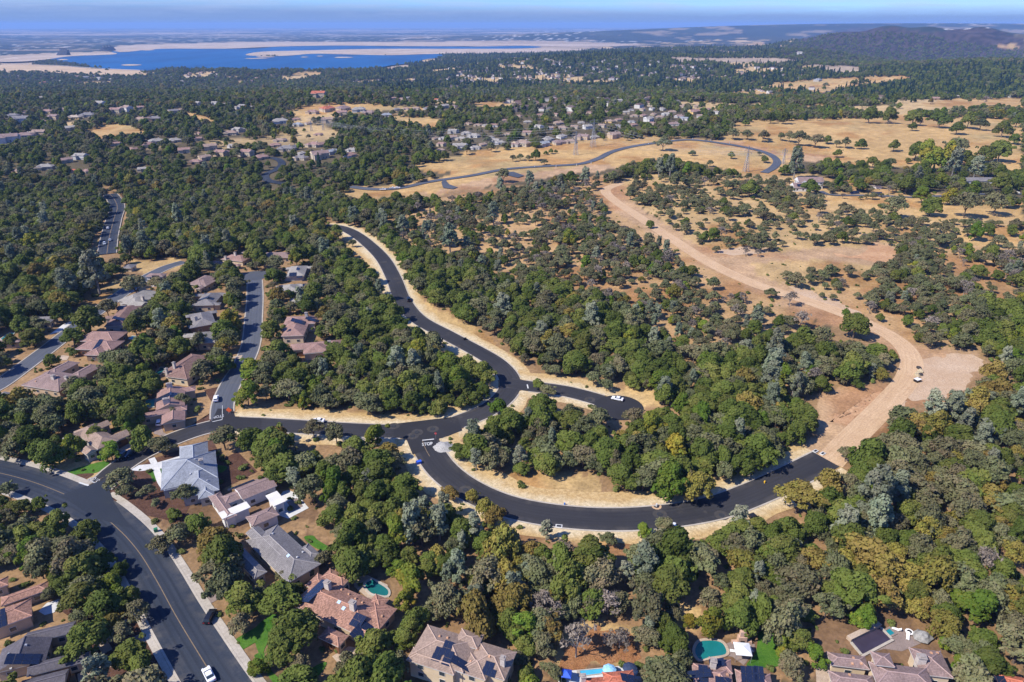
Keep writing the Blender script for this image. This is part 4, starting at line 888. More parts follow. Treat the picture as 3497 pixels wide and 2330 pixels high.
 dict(reg='D4', axis=(590, 1320, 800, 1345), roof='mauve', wall='cream', near=1, e=3.6, pitch=.34, mark='the star-roofed mauve house', wings=[(595, 1325, 965, 1440, 'h', 3.4), (985, 1300, 1190, 1440, 'h', 5.8), (960, 1390, 1570, 1660, 'h', 4.3), (1320, 1265, 1725, 1540, 'h', 3.7), (600, 1470, 1050, 1660, 'h', 3.3)], chim=[(1425, 1390, 1.7, 1.4, 1.7)], bits=[(830, 1355, 'clay'), (820, 1405, 'clay'), (900, 1405, 'clay'), (1320, 1375, 'clay'), (1525, 1310, 'clay'), (1580, 1310, 'clay'), (795, 1505, 'clay')], label='large mauve house with many-ridged hip roof behind a covered pool'),
 dict(reg='D4', axis=(2075, 1490, 2300, 1540), roof='redclay', wall='cream', near=1, mark='the mottled red house in the corner', wings=[(2080, 1500, 2420, 1640, 'h', 3.2)], solar=[(2110, 1550, 2, 2)], label='mottled red and white tiled house cut by the corner'),
 dict(reg='B4', axis=(350, 95, 500, 95), roof='mauve', wall='white', e=5.5, mark='the white farmhouse', pitch=.6, wings=[(355, 110, 515, 90, 'gx', 6), (310, 160, 420, 140, 'gx', 3.2), (350, 125, 420, 120, 'gy', 4.5)], chim=[(422, 60, .8, .8, 1.8)], solar=[(365, 140, 7, 2)], label='white two-storey farmhouse with mauve gable roof at the end of the lane'),
 dict(reg='B4', axis=(965, 140, 1070, 145), roof='mauve', wall='white', mark='the white shed', wings=[(965, 140, 1072, 135, 'gx', 2.8)], win=False, label='small white shed with grey gable roof beside the lane'),
 dict(reg='B4', axis=(1845, 100, 2060, 100), roof='grey', wall='white', mark='the grey-roofed lane house', wings=[(1850, 100, 2065, 80, 'h', 3.2), (1720, 85, 1830, 75, 'h', 3)], label='wide grey roofed white house behind a white fence'),
]
for s in HS: house(s)

# ------------------------------------------------------------------ tree kinds
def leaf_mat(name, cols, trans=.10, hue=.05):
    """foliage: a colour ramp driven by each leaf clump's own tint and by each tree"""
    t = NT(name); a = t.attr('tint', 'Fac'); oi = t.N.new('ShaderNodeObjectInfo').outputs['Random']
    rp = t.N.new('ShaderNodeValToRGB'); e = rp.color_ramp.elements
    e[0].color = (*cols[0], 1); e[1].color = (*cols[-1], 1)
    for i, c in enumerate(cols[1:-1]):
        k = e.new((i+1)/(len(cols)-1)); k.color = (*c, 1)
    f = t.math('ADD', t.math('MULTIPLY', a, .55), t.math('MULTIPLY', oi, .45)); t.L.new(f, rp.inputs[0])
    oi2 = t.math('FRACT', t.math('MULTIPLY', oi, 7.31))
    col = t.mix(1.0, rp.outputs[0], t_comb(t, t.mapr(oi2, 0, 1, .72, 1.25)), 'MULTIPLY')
    t.base(col, .75, .12)
    tr = t.N.new('ShaderNodeBsdfTranslucent'); t.L.new(col, tr.inputs[0])
    mx = t.N.new('ShaderNodeMixShader'); mx.inputs[0].default_value = trans
    t.L.new(t.b.outputs[0], mx.inputs[1]); t.L.new(tr.outputs[0], mx.inputs[2]); t.L.new(mx.outputs[0], t.out.inputs[0])
    MATS[name] = t.m; return t.m
LEAF = {
 'live_oak': leaf_mat('live_oak_leaves', [(0.055, 0.079, 0.014), (0.078, 0.107, 0.018), (0.109, 0.126, 0.025), (0.153, 0.141, 0.034)]),
 'blue_oak': leaf_mat('blue_oak_leaves', [(.096, .118, .050), (.128, .140, .060), (.152, .138, .068), (.205, .150, .088)]),
 'gray_pine': leaf_mat('gray_pine_needles', [(0.126, 0.162, 0.092), (0.162, 0.190, 0.115), (0.192, 0.202, 0.128), (0.228, 0.207, 0.137)]),
 'autumn_oak': leaf_mat('autumn_oak_leaves', [(0.173, 0.100, 0.038), (0.209, 0.147, 0.040), (0.203, 0.176, 0.036), (0.148, 0.163, 0.032)]),
 'leafy_tree': leaf_mat('bright_leaves', [(0.067, 0.128, 0.013), (0.098, 0.154, 0.018), (0.166, 0.169, 0.023), (0.301, 0.195, 0.023)]),
 'bare_tree': leaf_mat('bare_twigs', [(.17, .140, .110), (.20, .165, .130), (.23, .180, .145)], .0),
 'conifer': leaf_mat('conifer_needles', [(.014, .034, .016), (.020, .044, .020), (.030, .056, .026)]),
 'shrub': leaf_mat('shrub_leaves', [(0.072, 0.099, 0.023), (0.104, 0.130, 0.032), (0.156, 0.143, 0.046)]),
}
BARK = plain('oak_bark', (.13, .10, .08), .95, .1, .3, 2); BARKG = plain('pale_bark', (.24, .22, .20), .95, .1, .3, 2)
def rnd_unit(g):
    v = g.normal(size=3); return v/np.linalg.norm(v)
def cards(g, lobes, n, size, stretch=1.0, inner=.72, tang=.55, up=.25, low=-.55):
    """ragged leaf clumps over a set of lobes (cx,cy,cz,rx,ry,rz)"""
    V = []; F = []; T = []
    area = np.array([(l[3]*l[4]+l[3]*l[5]) for l in lobes]); pr = area*(.45+1.1*g.random(len(lobes))); pr = pr/pr.sum()
    pick = g.choice(len(lobes), n, p=pr); lt = g.random(len(lobes))
    for k in pick:
        cx, cy, cz, rx, ry, rz = lobes[k]
        d = rnd_unit(g)
        if d[2] < low: d[2] = -d[2]*.6
        rr = inner+(1.02-inner)*g.random()**.5
        p = np.array([cx+d[0]*rx*rr, cy+d[1]*ry*rr, cz+d[2]*rz*rr])
        nrm = d*np.array([1/rx, 1/ry, 1/rz]); nrm /= np.linalg.norm(nrm)
        nrm = nrm+rnd_unit(g)*tang+np.array([0, 0, up]); nrm /= np.linalg.norm(nrm)
        u = np.cross(nrm, rnd_unit(g)); u /= np.linalg.norm(u)+1e-9; v = np.cross(nrm, u)
        s = size*(.6+.8*g.random()); b = len(V); m = 5
        an = np.sort(g.random(m)*.9+np.arange(m))/m*2*math.pi
        for a in an:
            r = s*(.55+.5*g.random()); V.append(p+u*math.cos(a)*r*stretch+v*math.sin(a)*r+nrm*(g.random()-.6)*s*.5)
        F.append(tuple(range(b, b+m)))
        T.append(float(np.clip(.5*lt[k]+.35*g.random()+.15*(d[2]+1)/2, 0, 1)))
    return V, F, T
def crown_mesh(name, V, F, T, m):
    me = mesh(name, V, F, [m]); a = me.attributes.new('tint', 'FLOAT', 'FACE'); a.data.foreach_set('value', T); return me
def trunk_mesh(name, g, h, r, spread, limbs, m, top=.75, twigs=0):
    mb = MB(); lean = g.normal(size=2)*.05*h
    fork = np.array([lean[0]*.4, lean[1]*.4, h*(.28+.1*g.random())])
    mb.bar((0, 0, -.8), fork, r, r*.72, 6); ends = []
    for k in range(limbs):
        a = 2*math.pi*(k+g.random()*.6)/limbs; e = np.array([math.cos(a)*spread*(.5+.3*g.random()), math.sin(a)*spread*(.5+.3*g.random()), h*(top-.15+.25*g.random())])
        mid = fork*.5+e*.5+np.array([0, 0, -.05*h+.12*h*g.random()]); mid[:2] += g.normal(size=2)*.06*spread
        mb.bar(fork, mid, r*.55, r*.36, 5); mb.bar(mid, e, r*.36, r*.12, 4); ends.append((mid, e))
        for q in range(2):
            s = mid+(e-mid)*g.random(); e2 = s+rnd_unit(g)*spread*.4+np.array([0, 0, .12*h]); mb.bar(s, e2, r*.2, r*.05, 3); ends.append((s, e2))
    for k in range(twigs):
        s, e = ends[g.integers(len(ends))]; p = s+(e-s)*(.2+.8*g.random()); d = rnd_unit(g); d[2] = abs(d[2])*.7+.1
        q = p+d*spread*(.22+.25*g.random()); mb.bar(p, q, r*.10, r*.03, 3)
    return mb.me(name, m), ends
def oak_lobes(g, Rr, h, n, flat=.62, lo=.42, drop=.42):
    L = []
    for k in range(n):
        a = 2*math.pi*(k*.618+g.random()*.25); q = (.2+.65*math.sqrt((k+.5)/n)); rad = Rr*(.20+.26*g.random()**1.3)
        z = h*(lo+(1-lo)*.78)-(q**2)*h*drop*(.8+.5*g.random())
        L.append((math.cos(a)*q*Rr*.82, math.sin(a)*q*Rr*.82, z, rad*1.1, rad*1.1, rad*flat*1.25))
    L.append((0, 0, h*.80, Rr*.45, Rr*.45, h*.18))
    for k in range(3):      # stray limbs that break the outline
        a = g.random()*6.28; L.append((math.cos(a)*Rr*(.9+.2*g.random()), math.sin(a)*Rr*(.9+.2*g.random()), h*(.40+.35*g.random()), Rr*.20, Rr*.20, Rr*.16))
    a = g.random()*6.28; kx, ky = .80+.2*g.random(), 1.0+.22*g.random(); sh = g.normal()*.10; ca, sa = math.cos(a), math.sin(a); out = []
    for (x, y, z, rx, ry, rz) in L:
        u, v = (x*ca+y*sa)*kx+sh*(z-h*.5), (-x*sa+y*ca)*ky; out.append((u*ca-v*sa, u*sa+v*ca, z+.06*h*g.normal()*.5, rx, ry, rz))
    return out
PROTO = {}
def make_protos():
    def add(kind, i, lod, V, F, T, tm): PROTO.setdefault((kind, lod), []).append((crown_mesh('crown', V, F, T, LEAF[kind]), tm))
    for lod, fn in ((0, 1.0), (1, .30)):
        sz = 1.0 if lod == 0 else 1.75
        nv = 5 if lod == 0 else 3
        for i in range(nv):
            g = np.random.default_rng(100+i*7+lod*1000)
            h = 9.5+g.random()*1.5; tm, _ = trunk_mesh('trunk', g, h*.8, .34, 3.6, 4, BARK)
            L = oak_lobes(g, 5.0, h, 19+i % 3, .80, .20, .62)
            add('live_oak', i, lod, *cards(g, L, int(3200*fn), .46*sz), tm)
            g = np.random.default_rng(200+i*7+lod*1000)
            h = 9.0+g.random()*2; tm, _ = trunk_mesh('trunk', g, h*.85, .30, 4.2, 5, BARK)
            L = oak_lobes(g, 5.0, h, 17+i % 4, .66, .34, .50)
            add('blue_oak', i, lod, *cards(g, L, int(2100*fn), .40*sz, 1.1, .50, .8), tm)
            g = np.random.default_rng(300+i*7+lod*1000)
            h = 11.5+g.random()*3.5; tm, _ = trunk_mesh('trunk', g, h*.9, .36, 3.0, 5, BARKG, .9)
            L = [(0, 0, h*.62, 2.4, 2.4, h*.30)]
            for k in range(17):
                z = h*(.30+.64*(k+.5)/17); a = k*2.4+g.random(); q = 4.3*(1.08-(z/h)*.80)*(.5+.5*g.random())
                L.append((math.cos(a)*q, math.sin(a)*q, z, 1.0+g.random()*.9, 1.0+g.random()*.9, 1.0+g.random()*.8))
            add('gray_pine', i, lod, *cards(g, L[1:], int(1900*fn), .38*sz, 1.3, .35, .7), tm)
            g = np.random.default_rng(400+i*7+lod*1000)
            h = 10.5+g.random()*2; tm, _ = trunk_mesh('trunk', g, h*.85, .30, 4.0, 5, BARK)
            L = oak_lobes(g, 5.0, h, 18+i % 4, .74, .28, .55)
            add('autumn_oak', i, lod, *cards(g, L, int(2400*fn), .42*sz, 1.1, .50, .8), tm)
            g = np.random.default_rng(500+i*7+lod*1000)
            h = 10+g.random()*2; tm, _ = trunk_mesh('trunk', g, h*.8, .26, 3.2, 4, BARK)
            L = oak_lobes(g, 4.6, h, 18, .90, .22, .68)
            add('leafy_tree', i, lod, *cards(g, L, int(3000*fn), .45*sz), tm)
            g = np.random.default_rng(600+i*7+lod*1000)
            h = 9.5+g.random()*2; tm, ends = trunk_mesh('trunk', g, h*.95, .27, 4.4, 6, BARKG, .85, 70 if lod == 0 else 10)
            L = oak_lobes(g, 4.8, h, 10, .6, .42)
            V, F, T = cards(g, L, int(520*fn), .30*sz, 2.6, .3, 1.6)
            add('bare_tree', i, lod, V, F, T, tm)
            g = np.random.default_rng(700+i*7+lod*1000)
            h = 15; mb = MB(); mb.bar((0, 0, -.5), (0, 0, h*.9), .3, .08, 5); tm = mb.me('trunk', BARK)
            L = [(0, 0, h*(.12+.8*k/8), 2.5*(1-k/9.0)+.35, 2.5*(1-k/9.0)+.35, 1.3) for k in range(9)]
            add('conifer', i, lod, *cards(g, L, int(700*fn), .6*sz, 1, .6, .6), tm)
            g = np.random.default_rng(800+i*7+lod*1000)
            mb = MB(); mb.bar((0, 0, -.3), (0, 0, .5), .06, .03, 4); tm = mb.me('stem', BARK)
            L = [(g.normal()*.5, g.normal()*.5, .75, .8, .8, .65) for k in range(4)]
            add('shrub', i, lod, *cards(g, L, int(260*fn), .26*sz), tm)
make_protos()
KR = {'live_oak': 5.0, 'blue_oak': 5.0, 'gray_pine': 4.1, 'autumn_oak': 5.0, 'leafy_tree': 4.6, 'bare_tree': 4.9, 'conifer': 2.6, 'shrub': 1.3}
KH = {'live_oak': 5.5, 'blue_oak': 5.8, 'gray_pine': 7.6, 'autumn_oak': 6.5, 'leafy_tree': 5.5, 'bare_tree': 5.8, 'conifer': 7.5, 'shrub': .8}
# kind mixes of the land covers: (kind, weight)
MIX = {
 D_: (.96, 5.2, [('live_oak', 52), ('blue_oak', 27), ('gray_pine', 4), ('autumn_oak', 4), ('leafy_tree', 11), ('bare_tree', 1)]),
 B_: (.76, 5.4, [('blue_oak', 58), ('live_oak', 10), ('gray_pine', 4), ('bare_tree', 15), ('leafy_tree', 7), ('autumn_oak', 8)]),
 O_: (.50, 5.6, [('blue_oak', 84), ('live_oak', 7), ('bare_tree', 8), ('leafy_tree', 1)]),
 E_: (.96, 5.2, [('live_oak', 46), ('blue_oak', 27), ('gray_pine', 5), ('autumn_oak', 8), ('leafy_tree', 10), ('bare_tree', 2)]),
 T_: (.90, 5.4, [('blue_oak', 34), ('live_oak', 36), ('leafy_tree', 16), ('gray_pine', 4), ('bare_tree', 8)]),
 U_: (.90, 8.2, [('live_oak', 54), ('blue_oak', 27), ('leafy_tree', 10), ('autumn_oak', 3), ('gray_pine', 4), ('conifer', 5)]),
 H_: (.80, 9.5, [('live_oak', 58), ('conifer', 24), ('blue_oak', 14), ('leafy_tree', 4)]),
 M_: (.42, 12., [('live_oak', 60), ('blue_oak', 40)]),
 G_: (.003, 9.0, [('live_oak', 60), ('blue_oak', 40)]),
 PL_: (.0, 20., [('live_oak', 1)]),
}
TREES = []    # kind, x, y, radius scale, rotation, hand-placed
HAND_XY = []
def hand(reg, rows):
    for (zx, zy, dia, kind, *lab) in rows:
        px, py = P(reg, zx, zy); q = cast(px, py, KH[kind])[0]
        depth = proj(*q)[2]; rad = dia/2*(900/2352 if reg != 'V' else 1.48619)*depth/FP
        s = float(rad/KR[kind])
        q = cast(px, py, KH[kind]*s)[0]
        TREES.append((kind, float(q[0]), float(q[1]), s, rnd.random()*6.28, True)); HAND_XY.append((q[0], q[1], rad))
exec_hand = True
hand('C3', [(1690, 1290, 300, 'autumn_oak'), (1440, 1250, 310, 'leafy_tree'), (1010, 1230, 240, 'live_oak'), (1200, 1230, 260, 'blue_oak'), (1140, 900, 220, 'autumn_oak'), (1010, 860, 140, 'autumn_oak'), (1480, 980, 250, 'leafy_tree'), (1770, 940, 300, 'blue_oak'), (90, 700, 170, 'autumn_oak'), (540, 1060, 190, 'blue_oak'), (740, 1100, 160, 'blue_oak'), (240, 1060, 200, 'live_oak'), (90, 1050, 150, 'gray_pine'), (1100, 660, 190, 'blue_oak'), (800, 690, 240, 'blue_oak'), (2200, 1100, 160, 'autumn_oak'), (260, 400, 110, 'live_oak'), (340, 440, 130, 'blue_oak'), (600, 900, 150, 'leafy_tree')])
hand('C4', [(350, 1380, 330, 'autumn_oak'), (620, 1280, 270, 'autumn_oak'), (1040, 1400, 330, 'gray_pine'), (1230, 1350, 240, 'gray_pine'), (130, 190, 220, 'gray_pine'), (1250, 660, 160, 'live_oak'), (1040, 130, 190, 'live_oak'), (1170, 140, 100, 'live_oak'), (1930, 1260, 210, 'autumn_oak'), (1620, 1200, 190, 'blue_oak'), (2080, 1160, 290, 'blue_oak'), (770, 1020, 150, 'blue_oak'), (1070, 300, 120, 'autumn_oak'), (860, 380, 110, 'live_oak'), (420, 730, 220, 'live_oak')])
hand('C2', [(1640, 420, 150, 'gray_pine'), (610, 270, 130, 'gray_pine'), (1070, 140, 90, 'gray_pine'), (1070, 850, 220, 'leafy_tree'), (2170, 610, 190, 'leafy_tree'), (2330, 700, 120, 'autumn_oak'), (220, 830, 150, 'autumn_oak'), (1180, 990, 190, 'autumn_oak'), (1000, 1250, 160, 'gray_pine'), (1500, 1480, 160, 'gray_pine'), (1690, 1480, 150, 'gray_pine'), (1940, 1390, 130, 'autumn_oak'), (2060, 1500, 200, 'autumn_oak'), (1250, 1250, 150, 'autumn_oak'), (1590, 90, 140, 'autumn_oak'), (720, 830, 220, 'blue_oak'), (520, 790, 180, 'blue_oak'), (530, 1060, 190, 'live_oak'), (1740, 1350, 160, 'autumn_oak'), (910, 500, 210, 'blue_oak'), (1400, 560, 200, 'live_oak'), (450, 540, 130, 'leafy_tree')])
hand('C1', [(1430, 920, 210, 'blue_oak'), (1060, 1220, 260, 'blue_oak'), (1120, 1340, 150, 'blue_oak'), (1310, 1350, 130, 'blue_oak'), (1650, 1370, 200, 'blue_oak'), (1380, 1450, 110, 'blue_oak'), (980, 990, 180, 'leafy_tree'), (840, 850, 170, 'live_oak'), (450, 1030, 260, 'live_oak'), (640, 960, 190, 'leafy_tree'), (110, 950, 230, 'blue_oak'), (1810, 240, 240, 'blue_oak'), (1630, 540, 150, 'blue_oak'), (1540, 650, 110, 'blue_oak'), (1990, 220, 180, 'live_oak'), (2240, 240, 220, 'leafy_tree'), (2200, 480, 220, 'leafy_tree'), (1990, 870, 240, 'blue_oak'), (2230, 900, 230, 'live_oak'), (1270, 860, 230, 'live_oak'), (700, 560, 240, 'blue_oak'), (900, 480, 230, 'blue_oak'), (400, 680, 220, 'blue_oak'), (1050, 660, 190, 'blue_oak'), (650, 400, 190, 'blue_oak'), (970, 150, 230, 'blue_oak'), (1200, 180, 180, 'blue_oak'), (640, 110, 90, 'live_oak'), (450, 190, 130, 'live_oak')])
hand('D1', [(1420, 330, 200, 'blue_oak'), (1570, 230, 260, 'blue_oak'), (1750, 160, 220, 'live_oak'), (2000, 430, 380, 'live_oak'), (2180, 820, 320, 'live_oak'), (2140, 1030, 220, 'blue_oak'), (980, 660, 190, 'leafy_tree'), (930, 870, 300, 'live_oak'), (740, 720, 250, 'blue_oak'), (520, 660, 210, 'live_oak'), (860, 480, 260, 'live_oak'), (720, 290, 260, 'live_oak'), (270, 430, 240, 'leafy_tree'), (790, 190, 180, 'live_oak'), (430, 300, 260, 'live_oak'), (200, 260, 260, 'live_oak'), (60, 420, 200, 'live_oak'), (700, 980, 170, 'blue_oak'), (1160, 1330, 300, 'live_oak'), (1250, 1430, 260, 'live_oak'), (1160, 780, 200, 'live_oak'), (1060, 560, 170, 'live_oak'), (430, 770, 140, 'blue_oak'), (1230, 940, 220, 'blue_oak'), (520, 120, 230, 'live_oak'), (2300, 1420, 170, 'leafy_tree'), (1550, 60, 130, 'live_oak')])
hand('D2', [(380, 1100, 380, 'live_oak'), (230, 1250, 330, 'live_oak'), (820, 1400, 260, 'blue_oak'), (1080, 1200, 300, 'live_oak'), (1440, 1000, 260, 'live_oak'), (1300, 1400, 220, 'blue_oak'), (620, 450, 170, 'blue_oak'), (480, 520, 150, 'blue_oak'), (800, 440, 230, 'live_oak'), (1180, 420, 220, 'live_oak'), (1300, 250, 260, 'leafy_tree'), (1400, 660, 260, 'leafy_tree'), (1270, 540, 170, 'leafy_tree'), (1640, 430, 220, 'autumn_oak'), (1450, 110, 230, 'autumn_oak'), (1300, 110, 200, 'autumn_oak'), (1640, 130, 240, 'gray_pine'), (1960, 180, 200, 'gray_pine'), (1850, 300, 150, 'gray_pine'), (2120, 430, 230, 'autumn_oak'), (2250, 600, 260, 'autumn_oak'), (2180, 680, 220, 'autumn_oak'), (1950, 600, 180, 'live_oak'), (2140, 60, 200, 'autumn_oak'), (1670, 820, 180, 'blue_oak'), (1860, 800, 190, 'blue_oak'), (2190, 880, 250, 'live_oak'), (1330, 830, 200, 'leafy_tree'), (1560, 480, 200, 'live_oak'), (2290, 340, 160, 'gray_pine'), (880, 210, 220, 'live_oak'), (1000, 240, 160, 'live_oak'), (820, 250, 180, 'live_oak'), (700, 90, 240, 'live_oak'), (900, 90, 240, 'live_oak'), (1090, 80, 240, 'live_oak'), (1750, 1470, 170, 'blue_oak'), (2290, 1330, 140, 'blue_oak'), (250, 620, 140, 'blue_oak'), (30, 780, 190, 'blue_oak'), (370, 740, 140, 'live_oak'), (1460, 1260, 140, 'blue_oak')])
hand('D3', [(880, 850, 260, 'bare_tree'), (320, 880, 300, 'bare_tree'), (600, 1210, 330, 'bare_tree'), (990, 1170, 220, 'bare_tree'), (880, 1190, 150, 'bare_tree'), (480, 360, 170, 'bare_tree'), (450, 950, 210, 'blue_oak'), (600, 880, 230, 'blue_oak'), (1040, 590, 160, 'gray_pine'), (150, 570, 170, 'gray_pine'), (50, 320, 150, 'gray_pine'), (330, 210, 130, 'gray_pine'), (190, 390, 180, 'autumn_oak'), (40, 640, 210, 'autumn_oak'), (2090, 440, 270, 'autumn_oak'), (100, 1080, 280, 'leafy_tree'), (880, 290, 150, 'blue_oak'), (1390, 160, 190, 'blue_oak'), (1800, 800, 230, 'blue_oak'), (1460, 940, 170, 'blue_oak'), (1660, 400, 230, 'live_oak'), (1550, 560, 230, 'live_oak'), (1880, 340, 230, 'live_oak'), (2210, 520, 230, 'live_oak'), (2070, 620, 230, 'live_oak'), (2050, 780, 230, 'live_oak'), (1800, 1030, 230, 'leafy_tree'), (1610, 1010, 130, 'leafy_tree'), (1480, 1180, 300, 'live_oak'), (1240, 1140, 250, 'blue_oak'), (1380, 1450, 280, 'blue_oak'), (2050, 1000, 300, 'live_oak'), (300, 1200, 260, 'blue_oak'), (60, 1330, 190, 'blue_oak'), (150, 1500, 180, 'live_oak'), (380, 1460, 180, 'blue_oak'), (2050, 110, 170, 'gray_pine'), (1200, 200, 130, 'leafy_tree'), (600, 480, 210, 'blue_oak'), (250, 700, 230, 'blue_oak'), (1250, 1450, 200, 'blue_oak'), (1520, 1370, 230, 'blue_oak')])
hand('D4', [(1000, 420, 420, 'autumn_oak'), (780, 470, 250, 'autumn_oak'), (1200, 400, 240, 'autumn_oak'), (1100, 790, 290, 'autumn_oak'), (770, 160, 230, 'gray_pine'), (1050, 60, 300, 'gray_pine'), (640, 320, 160, 'blue_oak'), (330, 370, 120, 'gray_pine'), (600, 880, 260, 'blue_oak'), (260, 780, 260, 'blue_oak'), (1160, 560, 240, 'live_oak'), (1330, 290, 230, 'live_oak'), (1030, 560, 200, 'live_oak'), (1500, 200, 240, 'autumn_oak'), (1650, 260, 210, 'autumn_oak'), (2000, 470, 290, 'bare_tree'), (1930, 870, 340, 'leafy_tree'), (1680, 970, 260, 'live_oak'), (1750, 640, 330, 'blue_oak'), (1620, 850, 240, 'blue_oak'), (1760, 1210, 270, 'blue_oak'), (2000, 1290, 290, 'blue_oak'), (2240, 1100, 330, 'blue_oak'), (950, 980, 190, 'leafy_tree'), (860, 1000, 140, 'leafy_tree'), (290, 1380, 270, 'blue_oak'), (340, 1180, 240, 'live_oak'), (380, 940, 180, 'live_oak'), (500, 1350, 180, 'leafy_tree'), (190, 1230, 170, 'leafy_tree'), (1790, 1380, 150, 'leafy_tree'), (1640, 1230, 120, 'leafy_tree'), (2170, 560, 240, 'live_oak'), (1380, 760, 250, 'live_oak'), (130, 900, 220, 'live_oak'), (60, 560, 200, 'live_oak'), (90, 330, 180, 'blue_oak'), (600, 140, 150, 'live_oak'), (2290, 420, 230, 'autumn_oak'), (1900, 1480, 160, 'blue_oak')])
hand('B1', [(830, 880, 250, 'gray_pine'), (600, 1030, 170, 'gray_pine'), (1140, 690, 120, 'gray_pine'), (1580, 420, 130, 'gray_pine'), (1240, 600, 120, 'autumn_oak'), (110, 660, 120, 'leafy_tree'), (780, 1350, 270, 'live_oak'), (950, 1230, 170, 'blue_oak'), (1200, 1020, 220, 'blue_oak'), (1410, 1000, 150, 'blue_oak'), (1560, 960, 170, 'blue_oak'), (1780, 780, 210, 'live_oak'), (2270, 740, 170, 'live_oak'), (2030, 990, 160, 'blue_oak'), (2120, 1000, 150, 'blue_oak'), (2040, 1340, 210, 'leafy_tree'), (2030, 1500, 190, 'blue_oak'), (1760, 1530, 170, 'blue_oak'), (1560, 1460, 130, 'leafy_tree'), (1680, 1370, 110, 'blue_oak'), (1420, 1340, 150, 'gray_pine'), (1620, 1060, 130, 'live_oak'), (1450, 1180, 190, 'live_oak'), (280, 1490, 190, 'live_oak'), (320, 1360, 180, 'blue_oak'), (640, 1490, 180, 'live_oak'), (230, 1060, 150, 'live_oak')])
hand('B2', [(1740, 600, 160, 'gray_pine'), (1320, 500, 130, 'gray_pine'), (880, 390, 110, 'gray_pine'), (2130, 380, 120, 'gray_pine'), (1110, 1080, 110, 'gray_pine'), (1000, 1010, 90, 'gray_pine'), (620, 700, 130, 'gray_pine'), (350, 470, 110, 'gray_pine'), (870, 650, 80, 'blue_oak'), (730, 560, 130, 'live_oak'), (370, 780, 140, 'leafy_tree'), (620, 1010, 150, 'leafy_tree'), (2210, 1200, 170, 'gray_pine'), (480, 240, 110, 'gray_pine'), (1520, 540, 90, 'gray_pine'), (1890, 650, 90, 'gray_pine'), (2170, 860, 90, 'gray_pine'), (750, 230, 110, 'blue_oak'), (2220, 40, 130, 'blue_oak'), (180, 820, 150, 'blue_oak'), (300, 1110, 110, 'live_oak'), (160, 930, 150, 'live_oak')])
hand('A3', [(1375, 1270, 130, 'blue_oak'), (1980, 1385, 60, 'live_oak'), (1635, 1362, 55, 'live_oak'), (2278, 1415, 70, 'live_oak'), (2228, 1370, 40, 'blue_oak'), (310, 1440, 60, 'blue_oak'), (235, 1385, 90, 'live_oak'), (170, 1400, 60, 'blue_oak'), (95, 1400, 60, 'blue_oak'), (30, 1410, 60, 'blue_oak'), (325, 1360, 40, 'live_oak'), (370, 1350, 45, 'live_oak'), (412, 1350, 35, 'live_oak'), (1340, 1470, 110, 'gray_pine'), (1440, 1470, 120, 'gray_pine'), (1140, 1480, 60, 'live_oak'), (1240, 1460, 50, 'live_oak'), (1670, 1470, 70, 'blue_oak'), (1790, 1450, 70, 'blue_oak'), (1565, 1470, 60, 'blue_oak'), (2110, 1090, 60, 'live_oak'), (1050, 1220, 60, 'blue_oak'), (2000, 1180, 110, 'blue_oak'), (2130, 1190, 100, 'blue_oak'), (2270, 1200, 110, 'blue_oak')])
hand('A4', [(905, 1285, 85, 'live_oak'), (1197, 1300, 95, 'live_oak'), (1365, 1125, 75, 'live_oak'), (1760, 1130, 120, 'live_oak'), (2275, 1235, 95, 'live_oak'), (2170, 1150, 130, 'live_oak'), (2290, 1085, 90, 'live_oak'), (1370, 1040, 130, 'live_oak'), (1610, 1050, 150, 'live_oak'), (980, 1020, 130, 'live_oak'), (1150, 1030, 120, 'live_oak'), (1860, 1070, 130, 'live_oak'), (1975, 1090, 120, 'blue_oak'), (690, 1360, 80, 'live_oak'), (335, 1330, 65, 'live_oak'), (765, 1270, 90, 'blue_oak'), (685, 1275, 70, 'blue_oak'), (600, 1240, 80, 'live_oak'), (500, 1240, 130, 'blue_oak'), (350, 1225, 130, 'blue_oak'), (260, 1215, 90, 'blue_oak'), (185, 1210, 80, 'blue_oak'), (40, 1190, 90, 'blue_oak'), (1010, 1440, 110, 'live_oak'), (1165, 1450, 90, 'blue_oak'), (870, 1440, 45, 'blue_oak'), (790, 1450, 45, 'blue_oak'), (1400, 1330, 170, 'live_oak'), (1500, 1350, 170, 'leafy_tree'), (1760, 1310, 170, 'blue_oak'), (1680, 1390, 170, 'leafy_tree'), (1560, 1410, 180, 'leafy_tree'), (1840, 1400, 150, 'live_oak'), (2020, 1370, 160, 'live_oak'), (2140, 1350, 170, 'live_oak'), (1740, 1460, 150, 'gray_pine'), (1930, 1480, 130, 'gray_pine'), (2080, 1480, 150, 'blue_oak'), (1320, 1430, 60, 'live_oak'), (1410, 1430, 60, 'blue_oak'), (320, 1450, 150, 'gray_pine'), (1145, 1095, 50, 'bare_tree'), (1430, 1090, 55, 'bare_tree'), (95, 1050, 90, 'live_oak'), (210, 1050, 100, 'live_oak'), (1870, 895, 35, 'live_oak'), (2010, 890, 80, 'bare_tree'), (270, 755, 35, 'live_oak'), (360, 795, 55, 'live_oak'), (570, 780, 40, 'live_oak'), (850, 730, 40, 'live_oak'), (900, 725, 60, 'live_oak'), (950, 725, 40, 'live_oak')])
